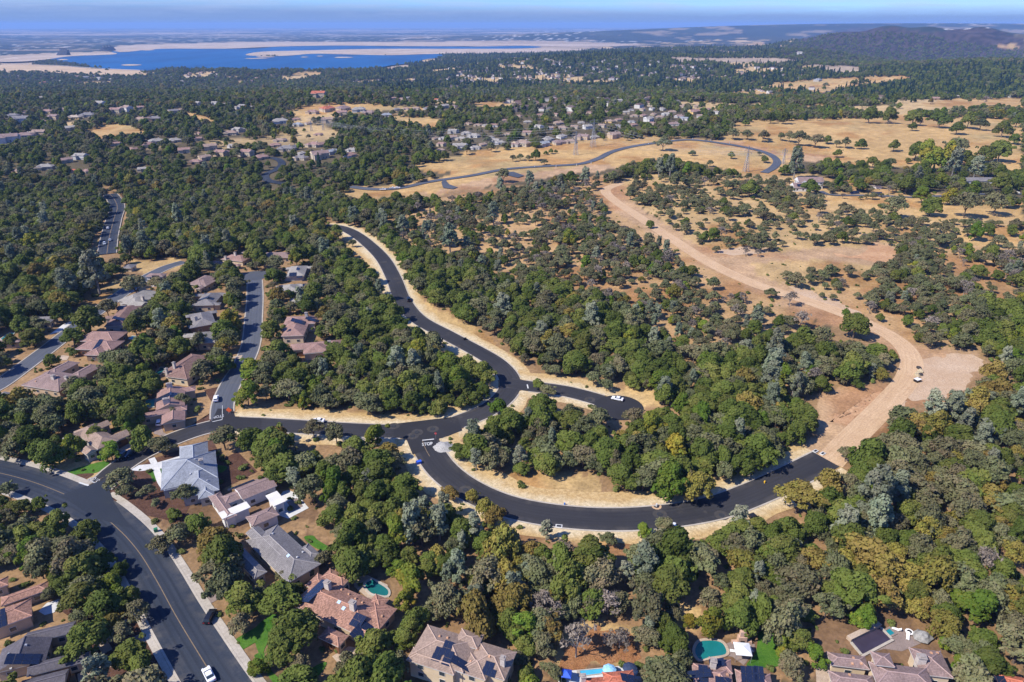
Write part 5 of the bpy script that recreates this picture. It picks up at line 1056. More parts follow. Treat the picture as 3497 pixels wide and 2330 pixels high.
hand('B4', [(1210, 330, 190, 'blue_oak'), (1080, 320, 70, 'shrub'), (1530, 320, 170, 'live_oak'), (1710, 220, 150, 'leafy_tree'), (1450, 220, 130, 'leafy_tree'), (2110, 300, 190, 'blue_oak'), (1850, 300, 220, 'blue_oak'), (2160, 100, 170, 'live_oak'), (450, 140, 150, 'live_oak'), (890, 130, 120, 'live_oak'), (1310, 130, 160, 'live_oak'), (700, 120, 110, 'leafy_tree'), (1900, 180, 130, 'leafy_tree'), (1480, 110, 150, 'live_oak'), (2140, 620, 130, 'blue_oak'), (1930, 560, 130, 'leafy_tree'), (2040, 530, 110, 'live_oak'), (2250, 530, 110, 'live_oak'), (240, 930, 110, 'blue_oak'), (1060, 1090, 120, 'blue_oak'), (760, 1290, 80, 'leafy_tree'), (270, 1150, 130, 'bare_tree'), (100, 1090, 110, 'blue_oak'), (370, 1330, 180, 'bare_tree'), (850, 1390, 230, 'live_oak'), (2270, 960, 150, 'bare_tree')])
hand('B3', [(1825, 570, 120, 'live_oak'), (1255, 480, 80, 'live_oak'), (2110, 720, 80, 'bare_tree'), (2220, 740, 70, 'bare_tree'), (540, 630, 130, 'leafy_tree'), (690, 830, 120, 'leafy_tree'), (1740, 1390, 110, 'leafy_tree'), (290, 1440, 150, 'gray_pine'), (240, 1090, 80, 'gray_pine'), (370, 1170, 70, 'gray_pine'), (300, 1150, 70, 'gray_pine'), (680, 40, 110, 'gray_pine'), (450, 110, 100, 'gray_pine'), (180, 90, 80, 'gray_pine'), (560, 1190, 70, 'gray_pine'), (1080, 220, 90, 'blue_oak'), (1260, 250, 110, 'blue_oak'), (2150, 160, 150, 'live_oak'), (1500, 80, 150, 'blue_oak'), (500, 1330, 100, 'live_oak'), (640, 1490, 170, 'live_oak'), (1290, 1480, 140, 'gray_pine'), (1510, 1430, 100, 'gray_pine')])
N_HAND = len(TREES)
def sample_trees():
    hx = np.array([(a, b, c) for a, b, c in HAND_XY]); cell = {}
    for a, b, c in hx: cell.setdefault((int(a//12), int(b//12)), []).append((a, b, c))
    r = 62.0
    while r < 5600:
        s0 = 5.3 if r < 750 else (5.3+(r-750)/1250*4.1 if r < 2000 else 9.4+(r-2000)/3600*9)
        n = int(2*R(50)*r/s0); a = -R(50)+(np.arange(n)+.5+(rng.random(n)-.5)*.95)*2*R(50)/n
        rr = r+(rng.random(n)-.5)*s0*.95
        x, y = np.sin(a)*rr, np.cos(a)*rr; z = zt(x, y)
        px, py, d = proj(x, y, z+4.5)
        c = cover_at(px, py)
        inside = (px > -90) & (px < W+90) & (py > 80) & (py < H+170)
        out = (px < 0) | (px > W) | (py > H)
        cl = clearing(x, y); k1 = fbm(x, y, 45, 3, 3); k2 = vnoise(x/22, y/22, 55); u = rng.random(n); u2 = rng.random(n); u3 = rng.random(n)
        # keep crowns off roads, houses and clearings
        e = np.maximum(3.9*FP/d, 1); ka = smooth(.50, .64, fbm(x, y, 70, 131, 3)); kp = smooth(.50, .64, fbm(x, y, 60, 151, 3))
        near = r < 1500
        bad = np.zeros(n, bool)
        if near:
            for dx, dy in ((1, 0), (-1, 0), (0, .7), (0, -1.0)):
                bad |= np.isin(cover_at(px+dx*e, py+dy*e), [X_, N_, R_, Y_])
            qx, qy, _ = proj(x, y, z)
            bad |= np.isin(cover_at(qx, qy), [X_, Y_, N_, R_]) | on_road(x, y, 1.6)
        for i in np.nonzero(inside & ~bad)[0]:
            ci = int(c[i])
            if ci not in MIX: continue
            dens, sp_, mix = MIX[ci]
            fac = (s0/max(sp_, s0))**2 if r < 2600 else 1
            p = dens*min(1, fac)
            if ci in (B_, O_): p *= .45+1.2*float(smooth(.36, .62, k1[i]))*.85
            if r > 900 and ci in (U_, H_): p *= 1-.93*float(cl[i])
            if ci == T_: p *= .55+.9*k1[i]
            if ci == M_: p *= .4+1.2*k1[i]
            if u[i] > p: continue
            mix = [(kk, w*(.12+3.2*ka[i]) if kk == 'autumn_oak' else (w*(.25+2.2*kp[i]) if kk == 'gray_pine' else w)) for kk, w in mix]
            tot = sum(w for _, w in mix); q = (u2[i]*.45+.55*((k2[i]*3.7+k1[i]*2.3) % 1))*tot; kind = mix[-1][0]
            for kk, w in mix:
                q -= w
                if q < 0: kind = kk; break
            s = (.50+.62*u3[i]**1.3)*(1.0 if r < 900 else min(1.5, 1+(r-900)/3500))
            if ci in (O_, B_): s *= .74
            if ci == G_: s *= 1.05
            if near and r < 1200:
                X0, Y0 = int(x[i]//12), int(y[i]//12); hit = False
                for ax in (-1, 0, 1):
                    for ay in (-1, 0, 1):
                        for (a_, b_, c_) in cell.get((X0+ax, Y0+ay), ()):
                            if (a_-x[i])**2+(b_-y[i])**2 < (.60*c_+.22*KR[kind]*s)**2: hit = True
                if hit: continue
            TREES.append((kind, float(x[i]), float(y[i]), float(s), float(u[i]*60), False))
        r += s0

def sample_shrubs():
    r = 66.0
    while r < 760:
        s0 = 3.4 if r < 430 else 4.4; n = int(2*R(50)*r/s0); a = -R(50)+(np.arange(n)+rng.random(n))*2*R(50)/n; rr = r+(rng.random(n)-.5)*s0
        x, y = np.sin(a)*rr, np.cos(a)*rr; z = zt(x, y); px, py, d = proj(x, y, z+.6); c = cover_at(px, py); u = rng.random(n); v = rng.random(n)
        ok = (px > -40) & (px < W+40) & (py < H+60)
        pr = np.select([c == Y_, np.isin(c, [D_, E_]), c == N_], [.20, .26, .03], np.where(np.isin(c, [B_, O_, T_]), .10, 0))
        if r > 430: pr = np.where(np.isin(c, [B_, O_, T_]), .14, 0)
        road_ = on_road(x, y, 1.5)
        for i in np.nonzero(ok & (u < pr) & ~road_)[0]: TREES.append(('shrub', float(x[i]), float(y[i]), float(.35+.75*v[i]**2), float(u[i]*90), False))
        r += s0

# ------------------------------------------------------------------ yards, drives, lawns, pools
patch('mulch_bed', 'C1', [(900, 1345), (950, 1292), (1100, 1215), (1230, 1145), (1370, 1065), (1520, 1012), (1890, 895), (1930, 960), (1960, 1080), (2120, 1000), (2300, 1180), (2000, 1330), (1900, 1420), (1700, 1470), (1620, 1640), (1290, 1568), (1100, 1470), (940, 1400)], MULCH, .06, label='red-brown bark garden round the slate-roofed house', cls=Y_)
patch('driveway', 'C1', [(1160, 1168), (1240, 1122), (1360, 1112), (1500, 1072), (1600, 1042), (1640, 1060), (1500, 1130), (1440, 1152), (1340, 1165), (1250, 1176)], CONC_W, .10, label='curved white drive of the slate-roofed house')
def path(reg, pts, w, m, label, off=.11, name='path'):
    p = resample(cast(*PL(reg, pts).T)[:, :2], 1.5); return strip(name, p, -w/2, w/2, m, off, label=label)
path('C1', [(1352, 1060), (1385, 1125), (1412, 1210), (1440, 1280), (1490, 1340), (1560, 1372)], 2.0, CONC_W, 'white footpath curving round the slate-roofed house', .12)
for pts, lab in (([(1400, 1160), (1490, 1130), (1475, 1230), (1432, 1255)], 'small lawn beside the white footpath'), ([(1302, 1182), (1385, 1170), (1410, 1240), (1370, 1272), (1345, 1215)], 'small lawn in the bark garden'), ([(1940, 1125), (2030, 1140), (1975, 1190), (1945, 1165)], 'strip of lawn behind the slate-roofed house'),
    ([(487, 1250), (620, 1172), (780, 1122), (930, 1088), (975, 1112), (900, 1170), (830, 1195), (700, 1202), (610, 1240), (560, 1278)], 'bright curved lawn at the corner of the side street'), ([(217, 1165), (290, 1112), (400, 1117), (380, 1150), (330, 1200)], 'small bright lawn along the collector road'), ([(342, 1206), (390, 1155), (425, 1172), (380, 1217)], 'triangle of lawn by the front path'),
    ([(1240, 590), (1275, 545), (1312, 530), (1300, 590), (1262, 610)], 'lawn behind the turquoise pool'), ([(1000, 810), (1100, 765), (1095, 790), (1010, 830)], 'lawn behind the tan gabled house')):
    patch('lawn', 'C1', pts, LAWN, .09, 4, lab, Y_)
patch('mulch_bed', 'C1', [(590, 1262), (640, 1222), (720, 1200), (835, 1198), (790, 1235), (690, 1280), (600, 1282)], MULCH, .10, 3, 'kidney shaped flower bed in the corner lawn')
patch('mulch_bed', 'C1', [(1500, 860), (1700, 770), (1900, 730), (1890, 560), (1820, 450), (1960, 420), (1900, 640), (1895, 745), (1700, 830), (1540, 870)], MULCH, .06, label='bark border of the rose-brown house', cls=Y_)
patch('driveway', 'C1', [(1060, 985), (1150, 930), (1250, 985), (1240, 1010), (1120, 1025)], PAVER, .09, label='paved drive of the tan gabled house', cls=Y_)
patch('driveway', 'C1', [(1370, 840), (1400, 780), (1440, 770), (1460, 830), (1530, 870), (1490, 880)], MAUVEPAVE, .09, label='shaded drive of the rose-brown house', cls=Y_)
patch('mulch_bed', 'D1', [(430, 850), (700, 830), (900, 900), (1230, 720), (1470, 1070), (1600, 1420), (1650, 1600), (700, 1600), (640, 1400), (640, 1000)], MULCH, .06, label='bark garden between the dark grey gabled house and the wide road', cls=D_)
patch('driveway', 'D1', [(345, 938), (420, 862), (590, 812), (560, 890), (480, 950), (400, 972)], CONC_W, .10, label='fan shaped pale drive of the orange-tiled house', cls=Y_)
patch('driveway', 'D1', [(1150, 1190), (1300, 1112), (1475, 1068), (1490, 1100), (1330, 1202), (1200, 1225)], MAUVEPAVE, .10, label='flagstone drive crossing to the wide road', cls=Y_)
patch('driveway', 'D1', [(690, 1500), (800, 1440), (970, 1390), (1000, 1430), (800, 1500), (760, 1568), (700, 1568)], PAVER, .09, label='curved paver drive of the dark grey gabled house', cls=Y_)
path('D1', [(690, 1170), (780, 1155), (860, 1175), (925, 1240), (960, 1300)], 2.2, PAVER, 'curved paver walk in the bark garden', .1)
path('D1', [(915, 1200), (1010, 1140), (1090, 1050), (1125, 1005)], 1.4, PAVER, 'stepping slab path in the bark garden', .1)
for reg, pts, lab in (('D1', [(1330, 1190), (1440, 1130), (1470, 1190), (1400, 1217)], 'half moon lawn by the wide road'), ('D1', [(1190, 740), (1270, 705), (1395, 1045), (1290, 1105), (1270, 950)], 'shaded lawn strip beside the wide road'), ('D1', [(2088, 1205), (2200, 1130), (2352, 1040), (2440, 1000), (2430, 1150), (2290, 1210), (2140, 1285)], 'bright lawn in front of the big terracotta house'),
    ('D2', [(-10, 1130), (100, 1000), (200, 965), (150, 1150), (80, 1300), (110, 1420), (240, 1568), (160, 1568), (70, 1400)], 'lawn ribbon below the big terracotta house'), ('D2', [(430, 1568), (520, 1440), (640, 1390), (600, 1480), (500, 1568)], 'lawn under the large oak'), ('D2', [(440, 275), (520, 262), (560, 300), (690, 385), (610, 400), (500, 345)], 'curved lawn behind the grey-brown house'),
    ('D3', [(2230, 1120), (2352, 1130), (2420, 1300), (2410, 1420), (2230, 1440), (2112, 1420), (2190, 1320), (2215, 1200)], 'bright lawn beside the round pool'), ('D1', [(2270, 1330), (2352, 1300), (2352, 1380), (2300, 1370)], 'lawn edge by the sidewalk')):
    patch('lawn', reg, pts, LAWN, .10, 4, lab, Y_)
patch('driveway', 'D1', [(1830, 802), (1950, 752), (2040, 750), (1990, 810), (1870, 872)], MAUVEPAVE, .10, label='pink flagstone drive across from the bark garden', cls=Y_)
patch('driveway', 'D2', [(690, 1340), (840, 1250), (990, 1275), (930, 1420), (760, 1420)], PAVER, .09, label='tan drive of the big terracotta house', cls=Y_)
patch('patio', 'D2', [(870, 640), (1000, 612), (1185, 700), (1200, 815), (1020, 830), (890, 720)], PAVER, .08, label='tan patio round the green pool', cls=Y_)
patch('driveway', 'D2', [(60, 780), (200, 710), (260, 720), (230, 790), (100, 860)], PAVER, .09, label='drive of the grey-brown shingle house', cls=Y_)
patch('patio', 'C2', [(250, 1358), (300, 1345), (370, 1372), (482, 1505), (300, 1600), (180, 1560), (170, 1500)], CONC_W, .10, label='white terrace beside the mauve house', cls=Y_)
patch('patio', 'C2', [(285, 1452), (375, 1415), (432, 1490), (340, 1535)], MAUVEPAVE, .14, label='dark square set into the white terrace')
patch('patio', 'D3', [(430, 1478), (700, 1452), (1092, 1415), (1145, 1470), (1140, 1500), (640, 1640), (440, 1640)], CONC_W, .08, label='pale deck round the lap pool', cls=Y_)
patch('ground_litter', 'D3', [(470, 1400), (560, 1250), (700, 1100), (900, 1060), (1080, 1120), (1170, 1300), (1130, 1400), (1090, 1412), (700, 1448), (480, 1470)], OMULCH, .06, 3, 'rust coloured leaf litter above the lap pool')
patch('patio', 'D3', [(1920, 1232), (1990, 1202), (2190, 1232), (2182, 1302), (2090, 1420), (1990, 1345), (1930, 1335)], MAUVEPAVE, .09, label='flagstone patio with a white pavilion', cls=Y_)
patch('patio', 'D4', [(1080, 1092), (1240, 1090), (1400, 1130), (1440, 1220), (1260, 1295), (1100, 1272), (900, 1345), (880, 1310), (1160, 1195)], MAUVEPAVE, .09, label='flagstone patio beside the covered pool', cls=Y_)
patch('driveway', 'D4', [(490, 1430), (590, 1400), (640, 1600), (500, 1600)], PAVER, .09, label='brown drive of the star-roofed mauve house', cls=Y_)
patch('driveway', 'B1', [(440, 1475), (560, 1385), (640, 1350), (655, 1360), (530, 1450)], CONC_W, .14, label='white curved drive on the left slope', cls=Y_)
patch('driveway', 'C1', [(505, 160), (560, 140), (620, 150), (600, 185), (540, 190)], PAVER, .12, label='tan drive of the red-brown house', cls=Y_)
patch('driveway', 'C1', [(2030, 160), (2100, 150), (2165, 140), (2150, 175)], PAVER, .12, label='tan drive beside the cul-de-sac street', cls=Y_)
patch('driveway', 'C2', [(335, 150), (420, 125), (400, 170), (370, 205)], PAVER, .12, label='pale drive of the red-brown house in the woods', cls=Y_)
# rubble and graded earth along the dirt track
for reg, pts, m, lab in (('C4', [(1440, 230), (1600, 150), (1900, 130), (1990, 260), (1900, 320), (1720, 480), (1480, 540), (1330, 480)], GRAV, 'stony pad beside the dirt track'), ('C4', [(1185, 545), (1290, 535), (1320, 575), (1200, 600)], GRAV, 'heap strewn stones along the track'),
    ('B4', [(270, 1050), (420, 1080), (640, 1160), (900, 1290), (1060, 1430), (990, 1440), (760, 1290), (430, 1150)], GRAV, 'stony shoulder of the dirt track'), ('B4', [(660, 745), (860, 770), (1010, 660), (1180, 700), (1230, 770), (1080, 830), (860, 790), (680, 770)], REDDIRT, 'cleared red pad among savanna oaks'),
    ('C4', [(620, 700), (700, 670), (900, 580), (1000, 480), (1060, 500), (940, 640), (760, 745), (650, 745)], REDDIRT, 'red cut bank beside the dirt track'), ('C4', [(270, 930), (400, 985), (505, 1030), (455, 1062), (330, 985)], GRAV, 'grey gravel apron at the end of the black curve'), ('C4', [(900, 840), (960, 795), (1000, 815), (940, 862)], REDDIRT, 'brown spoil rectangle beside the track'),
    ('B3', [(1800, 740), (1900, 715), (2060, 690), (2200, 690), (2352, 720), (2060, 760), (1880, 750)], GRAV, 'pale stony spur off the dirt track'), ('C2', [(1430, 1190), (1560, 1215), (1620, 1330), (1590, 1370), (1500, 1260)], GRAV, 'grey gravel beside the black curve')):
    patch('rough_ground', reg, pts, m, .07, 3, lab)
WATERM = {}
def water(name, c):
    if name not in WATERM:
        t = NT(name); p = t.geo(); n = t.noise(p, .5, 3); t.base(t.mix(t.mapr(n, .3, .7), tuple(x*.85 for x in c), c), .12, .5); t.bump(t.noise(p, 3, 2), .06, .1); WATERM[name] = t.m
    return WATERM[name]
def pool(reg, pts, c, label, wm='pool_water', curve=0, cop=CONC, w=.7):
    q = ground_poly(reg, pts, curve); cx, cy = q.mean(0); z = float(zt(q[:, 0], q[:, 1]).mean()); px, py = PL(reg, pts).T; paint(np.c_[px, py], X_)
    root = empty('swimming_pool', (cx, cy, z), 0, label, 'pool')
    n = len(q); d = q-q.mean(0); r = np.linalg.norm(d, axis=1)[:, None]; o = d*(1+w/r); V = []
    for ring, zz in ((o, -.3), (o, .30), (d, .30), (d, -.4)): V += [(x, y, zz) for x, y in ring]
    F = [(k*n+i, k*n+(i+1) % n, (k+1)*n+(i+1) % n, (k+1)*n+i) for k in range(3) for i in range(n)]
    me = mesh('coping', V, F, [cop]); bm = bmesh.new(); bm.from_mesh(me); bmesh.ops.recalc_face_normals(bm, faces=bm.faces); bm.to_mesh(me); bm.free()
    link('coping', me, root)
    me = mesh('water', [(x, y, .2) for x, y in d], [tuple(range(n))], [water(wm, c)])
    if me.polygons[0].normal.z < 0: me.flip_normals()
    link('water', me, root); LANDMARKS.append((label.split(' with ')[0] if 0 else 'the '+label.split(' beside ')[0].split(' behind ')[0].split(' under ')[0], (cx, cy, z))); return root
pool('C1', [(1300, 545), (1385, 532), (1375, 604), (1296, 612)], (.06, .42, .46), 'turquoise rectangular pool beside the rose-brown house', 'turquoise_water')
pool('C1', [(1385, 305), (1432, 252), (1488, 256), (1412, 332)], (.012, .11, .12), 'dark green pool beside the brown house with white chimneys', 'dark_pool_water')
pool('D2', [(985, 705), (1050, 660), (1085, 680), (1185, 745), (1180, 800), (1100, 792), (1035, 775)], (.012, .13, .12), 'green pool behind the big terracotta house', 'green_water', 3)
pool('D3', [(625, 1472), (935, 1443), (945, 1480), (640, 1518)], (.07, .42, .62), 'long sky-blue lap pool beside the red clay house', 'blue_water')
pool('D3', [(1690, 1220), (1770, 1203), (1870, 1212), (1920, 1255), (1925, 1325), (1790, 1350), (1700, 1372), (1655, 1300)], (.012, .17, .17), 'round teal pool beside the rose-tan house', 'teal_water', 4, PAVER)
pool('D4', [(1108, 1122), (1150, 1095), (1196, 1138), (1150, 1162)], (.015, .22, .26), 'small square spa beside the covered pool', 'spa_water', 0, MAUVEPAVE)
pool('B1', [(10, 1512), (80, 1462), (130, 1462), (90, 1500), (30, 1530)], (.03, .25, .28), 'narrow teal pool at the left edge', 'teal_water2')
pool('B1', [(1140, 1510), (1180, 1488), (1215, 1492), (1200, 1522)], (.02, .25, .33), 'small blue pool behind the red-brown house', 'teal_water2')
pool('B1', [(1285, 1368), (1330, 1340), (1345, 1345), (1315, 1380)], (.04, .35, .38), 'little turquoise pool behind the mauve house with stacked gables', 'teal_water2')
def covered_pool():
    q = ground_poly('D4', [(815, 1212), (1060, 1092), (1160, 1195), (910, 1325)]); c = q.mean(0); z = float(zt(*c)); px, py = PL('D4', [(800, 1200), (1075, 1080), (1160, 1195), (910, 1325)]).T; paint(np.c_[px, py], X_)
    root = empty('covered_pool', (c[0], c[1], z), 0, 'dark purple safety cover over a rectangular pool behind the star-roofed house', 'pool')
    d = q-c; n = 4
    me = mesh('pool_cover', [(x, y, .28) for x, y in d], [(0, 1, 2, 3)], [plain('pool_cover', (.045, .035, .055), .35, .5, .15, .5)])
    if me.polygons[0].normal.z < 0: me.flip_normals()
    link('pool_cover', me, root)
    for i, (w, h, nm) in enumerate(((1.3, 1.1, 'stone_wall'), (.6, .42, 'coping'), (.6, .42, 'coping'), (.6, .42, 'coping'))):
        a, b = d[i], d[(i+1) % 4]; L = np.hypot(*(b-a)); mb = MB(); mid = (a+b)/2; out = mid/np.hypot(*mid)*(w/2+.05)
        mb.box((mid[0]+out[0], mid[1]+out[1], h/2-.2), (L-.1 if i % 2 else L+1.0, w, h+.4), math.atan2(b[1]-a[1], b[0]-a[0])); mb.build(nm, CONC if i else PAVER, root)
covered_pool()

# ------------------------------------------------------------------ road markings, sidewalks, covers
def mark_line(reg, pts, w, m, label, off=.25, pix=True):
    p = cast(*PL(reg, pts).T)[:, :2] if pix else pts
    p = resample(p, .8); return strip('road_marking', p, -w/2, w/2, m, off, label=label, cols=2)
strip('road_marking', r_main[3:-1], -.1, .1, LINE_Y, .185, label='faded yellow centre line of the wide road', cols=2)
strip('road_marking', r_fleft, -.2, .2, LINE_Y, .56, label='faded yellow centre line of the road through dark oaks', cols=2)
mark_line('C2', [(1495, 903), (1600, 892)], .5, LINE_W, 'white stop bar at the junction of the black roads', .2)
mark_line('C2', [(1497, 908), (1512, 950), (1535, 1000), (1562, 1047)], .22, LINE_Y, 'short yellow line at the mouth of the black curve', .2)
mark_line('C1', [(708, 1281), (792, 1308)], .55, LINE_W, 'white stop bar at the collector road', .24)
mark_line('C1', [(797, 1304), (860, 1268), (925, 1232)], .22, LINE_Y, 'yellow line at the mouth of the side street', .24)
mark_line('C3', [(158, 404), (166, 440)], .5, LINE_W, 'white stop bar on the branch road', .2)
mark_line('C1', [(1986, 592), (1984, 716)], .16, LINE_W, 'thin line down the foot of the cul-de-sac street', .22)
mark_line('C1', [(1896, 738), (1984, 718)], .35, LINE_W, 'worn stop bar at the foot of the cul-de-sac street', .22)
def stop_text(reg, zx, zy, upx, upy, size, label, m=LINE_W, sy=1.7, off=.25):
    cu = bpy.data.curves.new('stop_text', 'FONT'); cu.body = 'STOP'; cu.align_x = 'CENTER'; cu.align_y = 'CENTER'; cu.size = size; cu.offset = .025*size
    to = bpy.data.objects.new('tmp', cu); COL.objects.link(to); bpy.context.view_layer.update()
    me = bpy.data.meshes.new_from_object(to.evaluated_get(bpy.context.evaluated_depsgraph_get())); bpy.data.objects.remove(to)
    me.materials.clear(); me.materials.append(m); me.name = 'stop_lettering'
    a = place(reg, zx, zy); b = place(reg, zx+upx, zy+upy); ang = math.atan2(b[1]-a[1], b[0]-a[0])-math.pi/2
    for v in me.vertices:
        x, y = v.co.x, v.co.y*sy; X = a[0]+x*math.cos(ang)-y*math.sin(ang); Y = a[1]+x*math.sin(ang)+y*math.cos(ang); v.co = (X, Y, float(zt(X, Y))+off)
    tag(link('road_marking', me), label, kind='structure')
stop_text('C2', 1540, 937, -6, -40, 1.55, 'white STOP painted on the fresh black curve', off=.2)
stop_text('C1', 842, 1254, -55, 30, 1.7, 'worn white STOP painted on the side street', plain('worn_white_paint', (.36, .36, .36), .8, .2, .2, 3))
stop_text('C1', 1953, 690, 0, 40, 1.5, 'faded white STOP painted on the cul-de-sac street', plain('faded_white_paint', (.34, .345, .36), .8, .2, .2, 3), off=.22)
def sidewalk(p, a, b, label):
    root = empty('sidewalk', (0, 0, 0)); root['kind'] = 'structure'; root['label'] = label
    n = normals2(p)
    for i in range(len(p)-1):
        q = [p[i]+n[i]*a, p[i+1]+n[i+1]*a, p[i+1]+n[i+1]*b, p[i]+n[i]*b]; c = np.mean(q, 0)
        if on_road(c[0], c[1], .3, 'main'): continue
        px, py, d = proj(c[0], c[1], zt(*c))
        if px < -120 or py > H+150: continue
        q = [c+(k-c)*.975 for k in q]; z = float(zt(*c))+.16
        V = [(x, y, z-.25) for x, y in q]+[(x, y, z) for x, y in q]
        F = [(4, 5, 6, 7), (0, 1, 5, 4), (1, 2, 6, 5), (2, 3, 7, 6), (3, 0, 4, 7)]
        me = mesh('slab', V, F, [CONC]); bm = bmesh.new(); bm.from_mesh(me); bmesh.ops.recalc_face_normals(bm, faces=bm.faces); bm.to_mesh(me); bm.free()
        link('slab', me, root)
rm_ = resample(r_main, 1.6)
sidewalk(rm_, -(5.8+.56), -(5.8+2.3), 'slab sidewalk on the far side of the wide road')
sidewalk(rm_, 5.8+.56, 5.8+2.1, 'slab sidewalk on the shaded side of the wide road')
paint_strip(r_main, -8.2, 8.2, X_)
COVERM = plain('iron_cover', (.03, .03, .032), .7, .4, .2, 4); HALO = world_mat('dust_halo', (.040, .038, .038), (.066, .060, .056), .3, 2, .9, 6, .2)
for reg, x, y, lab in (('C2', 1880, 1345, 'round manhole in a dusty patch low on the black curve'), ('C2', 1450, 832, 'manhole in the junction beside the yellow-green tree'), ('C2', 1240, 776, 'manhole beside the kerb above the junction'), ('C2', 1590, 802, 'manhole at the right of the junction'), ('C2', 1410, 864, 'manhole at the throat of the junction'), ('D3', 1893, 82, 'manhole in a dusty patch near the end of the black curve'), ('D3', 1342, 74, 'manhole at the bottom of the black curve'), ('C3', 716, 541, 'manhole on the short branch road'), ('B2', 1150, 828, 'manhole high on the black road'), ('B2', 1272, 975, 'manhole above the pickup truck')):
    p = place(reg, x, y)
    disc('dust_patch', p, 2.2, HALO, .195, 'pale dust round a '+lab)
    mb = MB(); mb.lathe([(.62, 0), (.62, .05)], 16); mb.mi = 0
    root = empty('manhole_cover', (p[0], p[1], p[2]+.2), 0, lab, 'manhole'); mb.build('cover', COVERM, root)
    mb = MB(); mb.lathe([(.85, -.05), (.85, .02)], 16); mb.build('ring', ASPH_OLD, root)

# ------------------------------------------------------------------ vehicles
def car_mesh(kind, paintm):
    parts = []
    Lh, Wd = (2.35, .93) if kind != 'pickup' else (2.85, 1.0)
    prof = {'sedan': [(-2.35, .45), (-2.38, .75), (-2.25, .95), (-1.35, 1.0), (1.05, .98), (2.1, .82), (2.36, .65), (2.35, .40)],
            'suv': [(-2.3, .45), (-2.35, .8), (-2.28, 1.08), (-1.4, 1.12), (1.0, 1.1), (2.1, .98), (2.33, .75), (2.32, .42)],
            'pickup': [(-2.85, .55), (-2.88, 1.02), (-2.8, 1.08), (-.7, 1.08), (1.2, 1.1), (2.6, 1.02), (2.84, .8), (2.82, .5)]}[kind]
    V = []; n = len(prof)
    for s, inset, dz in ((-1, 0, 0), (-1, .10, .05), (1, .10, .05), (1, 0, 0)):
        for x, z in prof: V.append((x, s*(Wd-inset), z+(dz if z > .7 else -.06 if dz else 0)))
    F = [(k*n+i, k*n+i+1, (k+1)*n+i+1, (k+1)*n+i) for k in range(3) for i in range(n-1)]+[tuple(range(n)), tuple(range(3*n, 4*n))[::-1]]+[(3*n, 3*n+n-1, n-1, 0)]
    me = mesh('body', V, F, [paintm]); bm = bmesh.new(); bm.from_mesh(me); bmesh.ops.recalc_face_normals(bm, faces=bm.faces); bm.to_mesh(me); bm.free(); parts.append(('body', me))
    cab = {'sedan': ((-1.75, 1.15), (-.95, .35), .97, 1.42), 'suv': ((-2.2, 1.2), (-1.95, .45), 1.1, 1.68), 'pickup': ((-.75, 1.35), (-.55, .55), 1.08, 1.75)}[kind]
    (x0, x1), (t0, t1), z0, z1 = cab
    mb = MB(); a, b = Wd-.12, Wd-.30
    mb.add([(x0, -a, z0), (x1, -a, z0), (x1, a, z0), (x0, a, z0), (t0, -b, z1-.07), (t1, -b, z1-.07), (t1, b, z1-.07), (t0, b, z1-.07)], [(0, 1, 5, 4), (1, 2, 6, 5), (2, 3, 7, 6), (3, 0, 4, 7), (4, 5, 6, 7)])
    parts.append(('window_glass', mb.me('window_glass', GLASSM)))
    mb = MB(); mb.box(((t0+t1)/2, 0, z1-.02), (t1-t0+.1, 2*b+.08, .09), 0, .93); parts.append(('roof', mb.me('roof', paintm)))
    if kind == 'pickup':
        mb = MB(); mb.box((-1.8, 0, 1.10), (1.9, 1.6, .06)); parts.append(('cargo_bed', mb.me('cargo_bed', plain('black_liner', (.02, .02, .02)))))
    return parts, Lh, Wd, {'sedan': 1.40, 'suv': 1.42, 'pickup': 1.75}[kind]
TYRE = plain('tyre_rubber', (.02, .02, .02), .9, .2, .1); RIM = plain('wheel_rim', (.45, .45, .46), .35, .6, .05, metal=.6); HEADL = plain('headlamp', (.75, .76, .78), .2, .7, .05); TAILL = plain('tail_lamp', (.45, .02, .02), .3, .6, .05)
wmb = MB(); wmb.lathe([(.33, -.11), (.34, 0), (.33, .11)], 14, axis='y'); TYRE_ME = wmb.me('tyre', TYRE)
wmb = MB(); wmb.lathe([(.2, -.125), (.2, .125)], 10, axis='y'); RIM_ME = wmb.me('rim', RIM)
hmb = MB(); hmb.box((0, 0, 0), (.12, .38, .16)); HEAD_ME = hmb.me('headlight', HEADL); hmb = MB(); hmb.box((0, 0, 0), (.10, .34, .16)); TAIL_ME = hmb.me('tail_light', TAILL)
CARP = {}
def carpaint(k):
    c = {'white': (.78, .79, .80), 'black': (.012, .012, .014), 'silver': (.42, .44, .46), 'navy': (.02, .035, .07), 'grey': (.16, .17, .18), 'yellow': (.6, .4, .03)}[k]
    if k not in CARP:
        t = NT('car_paint_'+k); t.base(c, .28, .5); t.b.inputs['Coat Weight'].default_value = .5; CARP[k] = t.m
    return CARP[k]
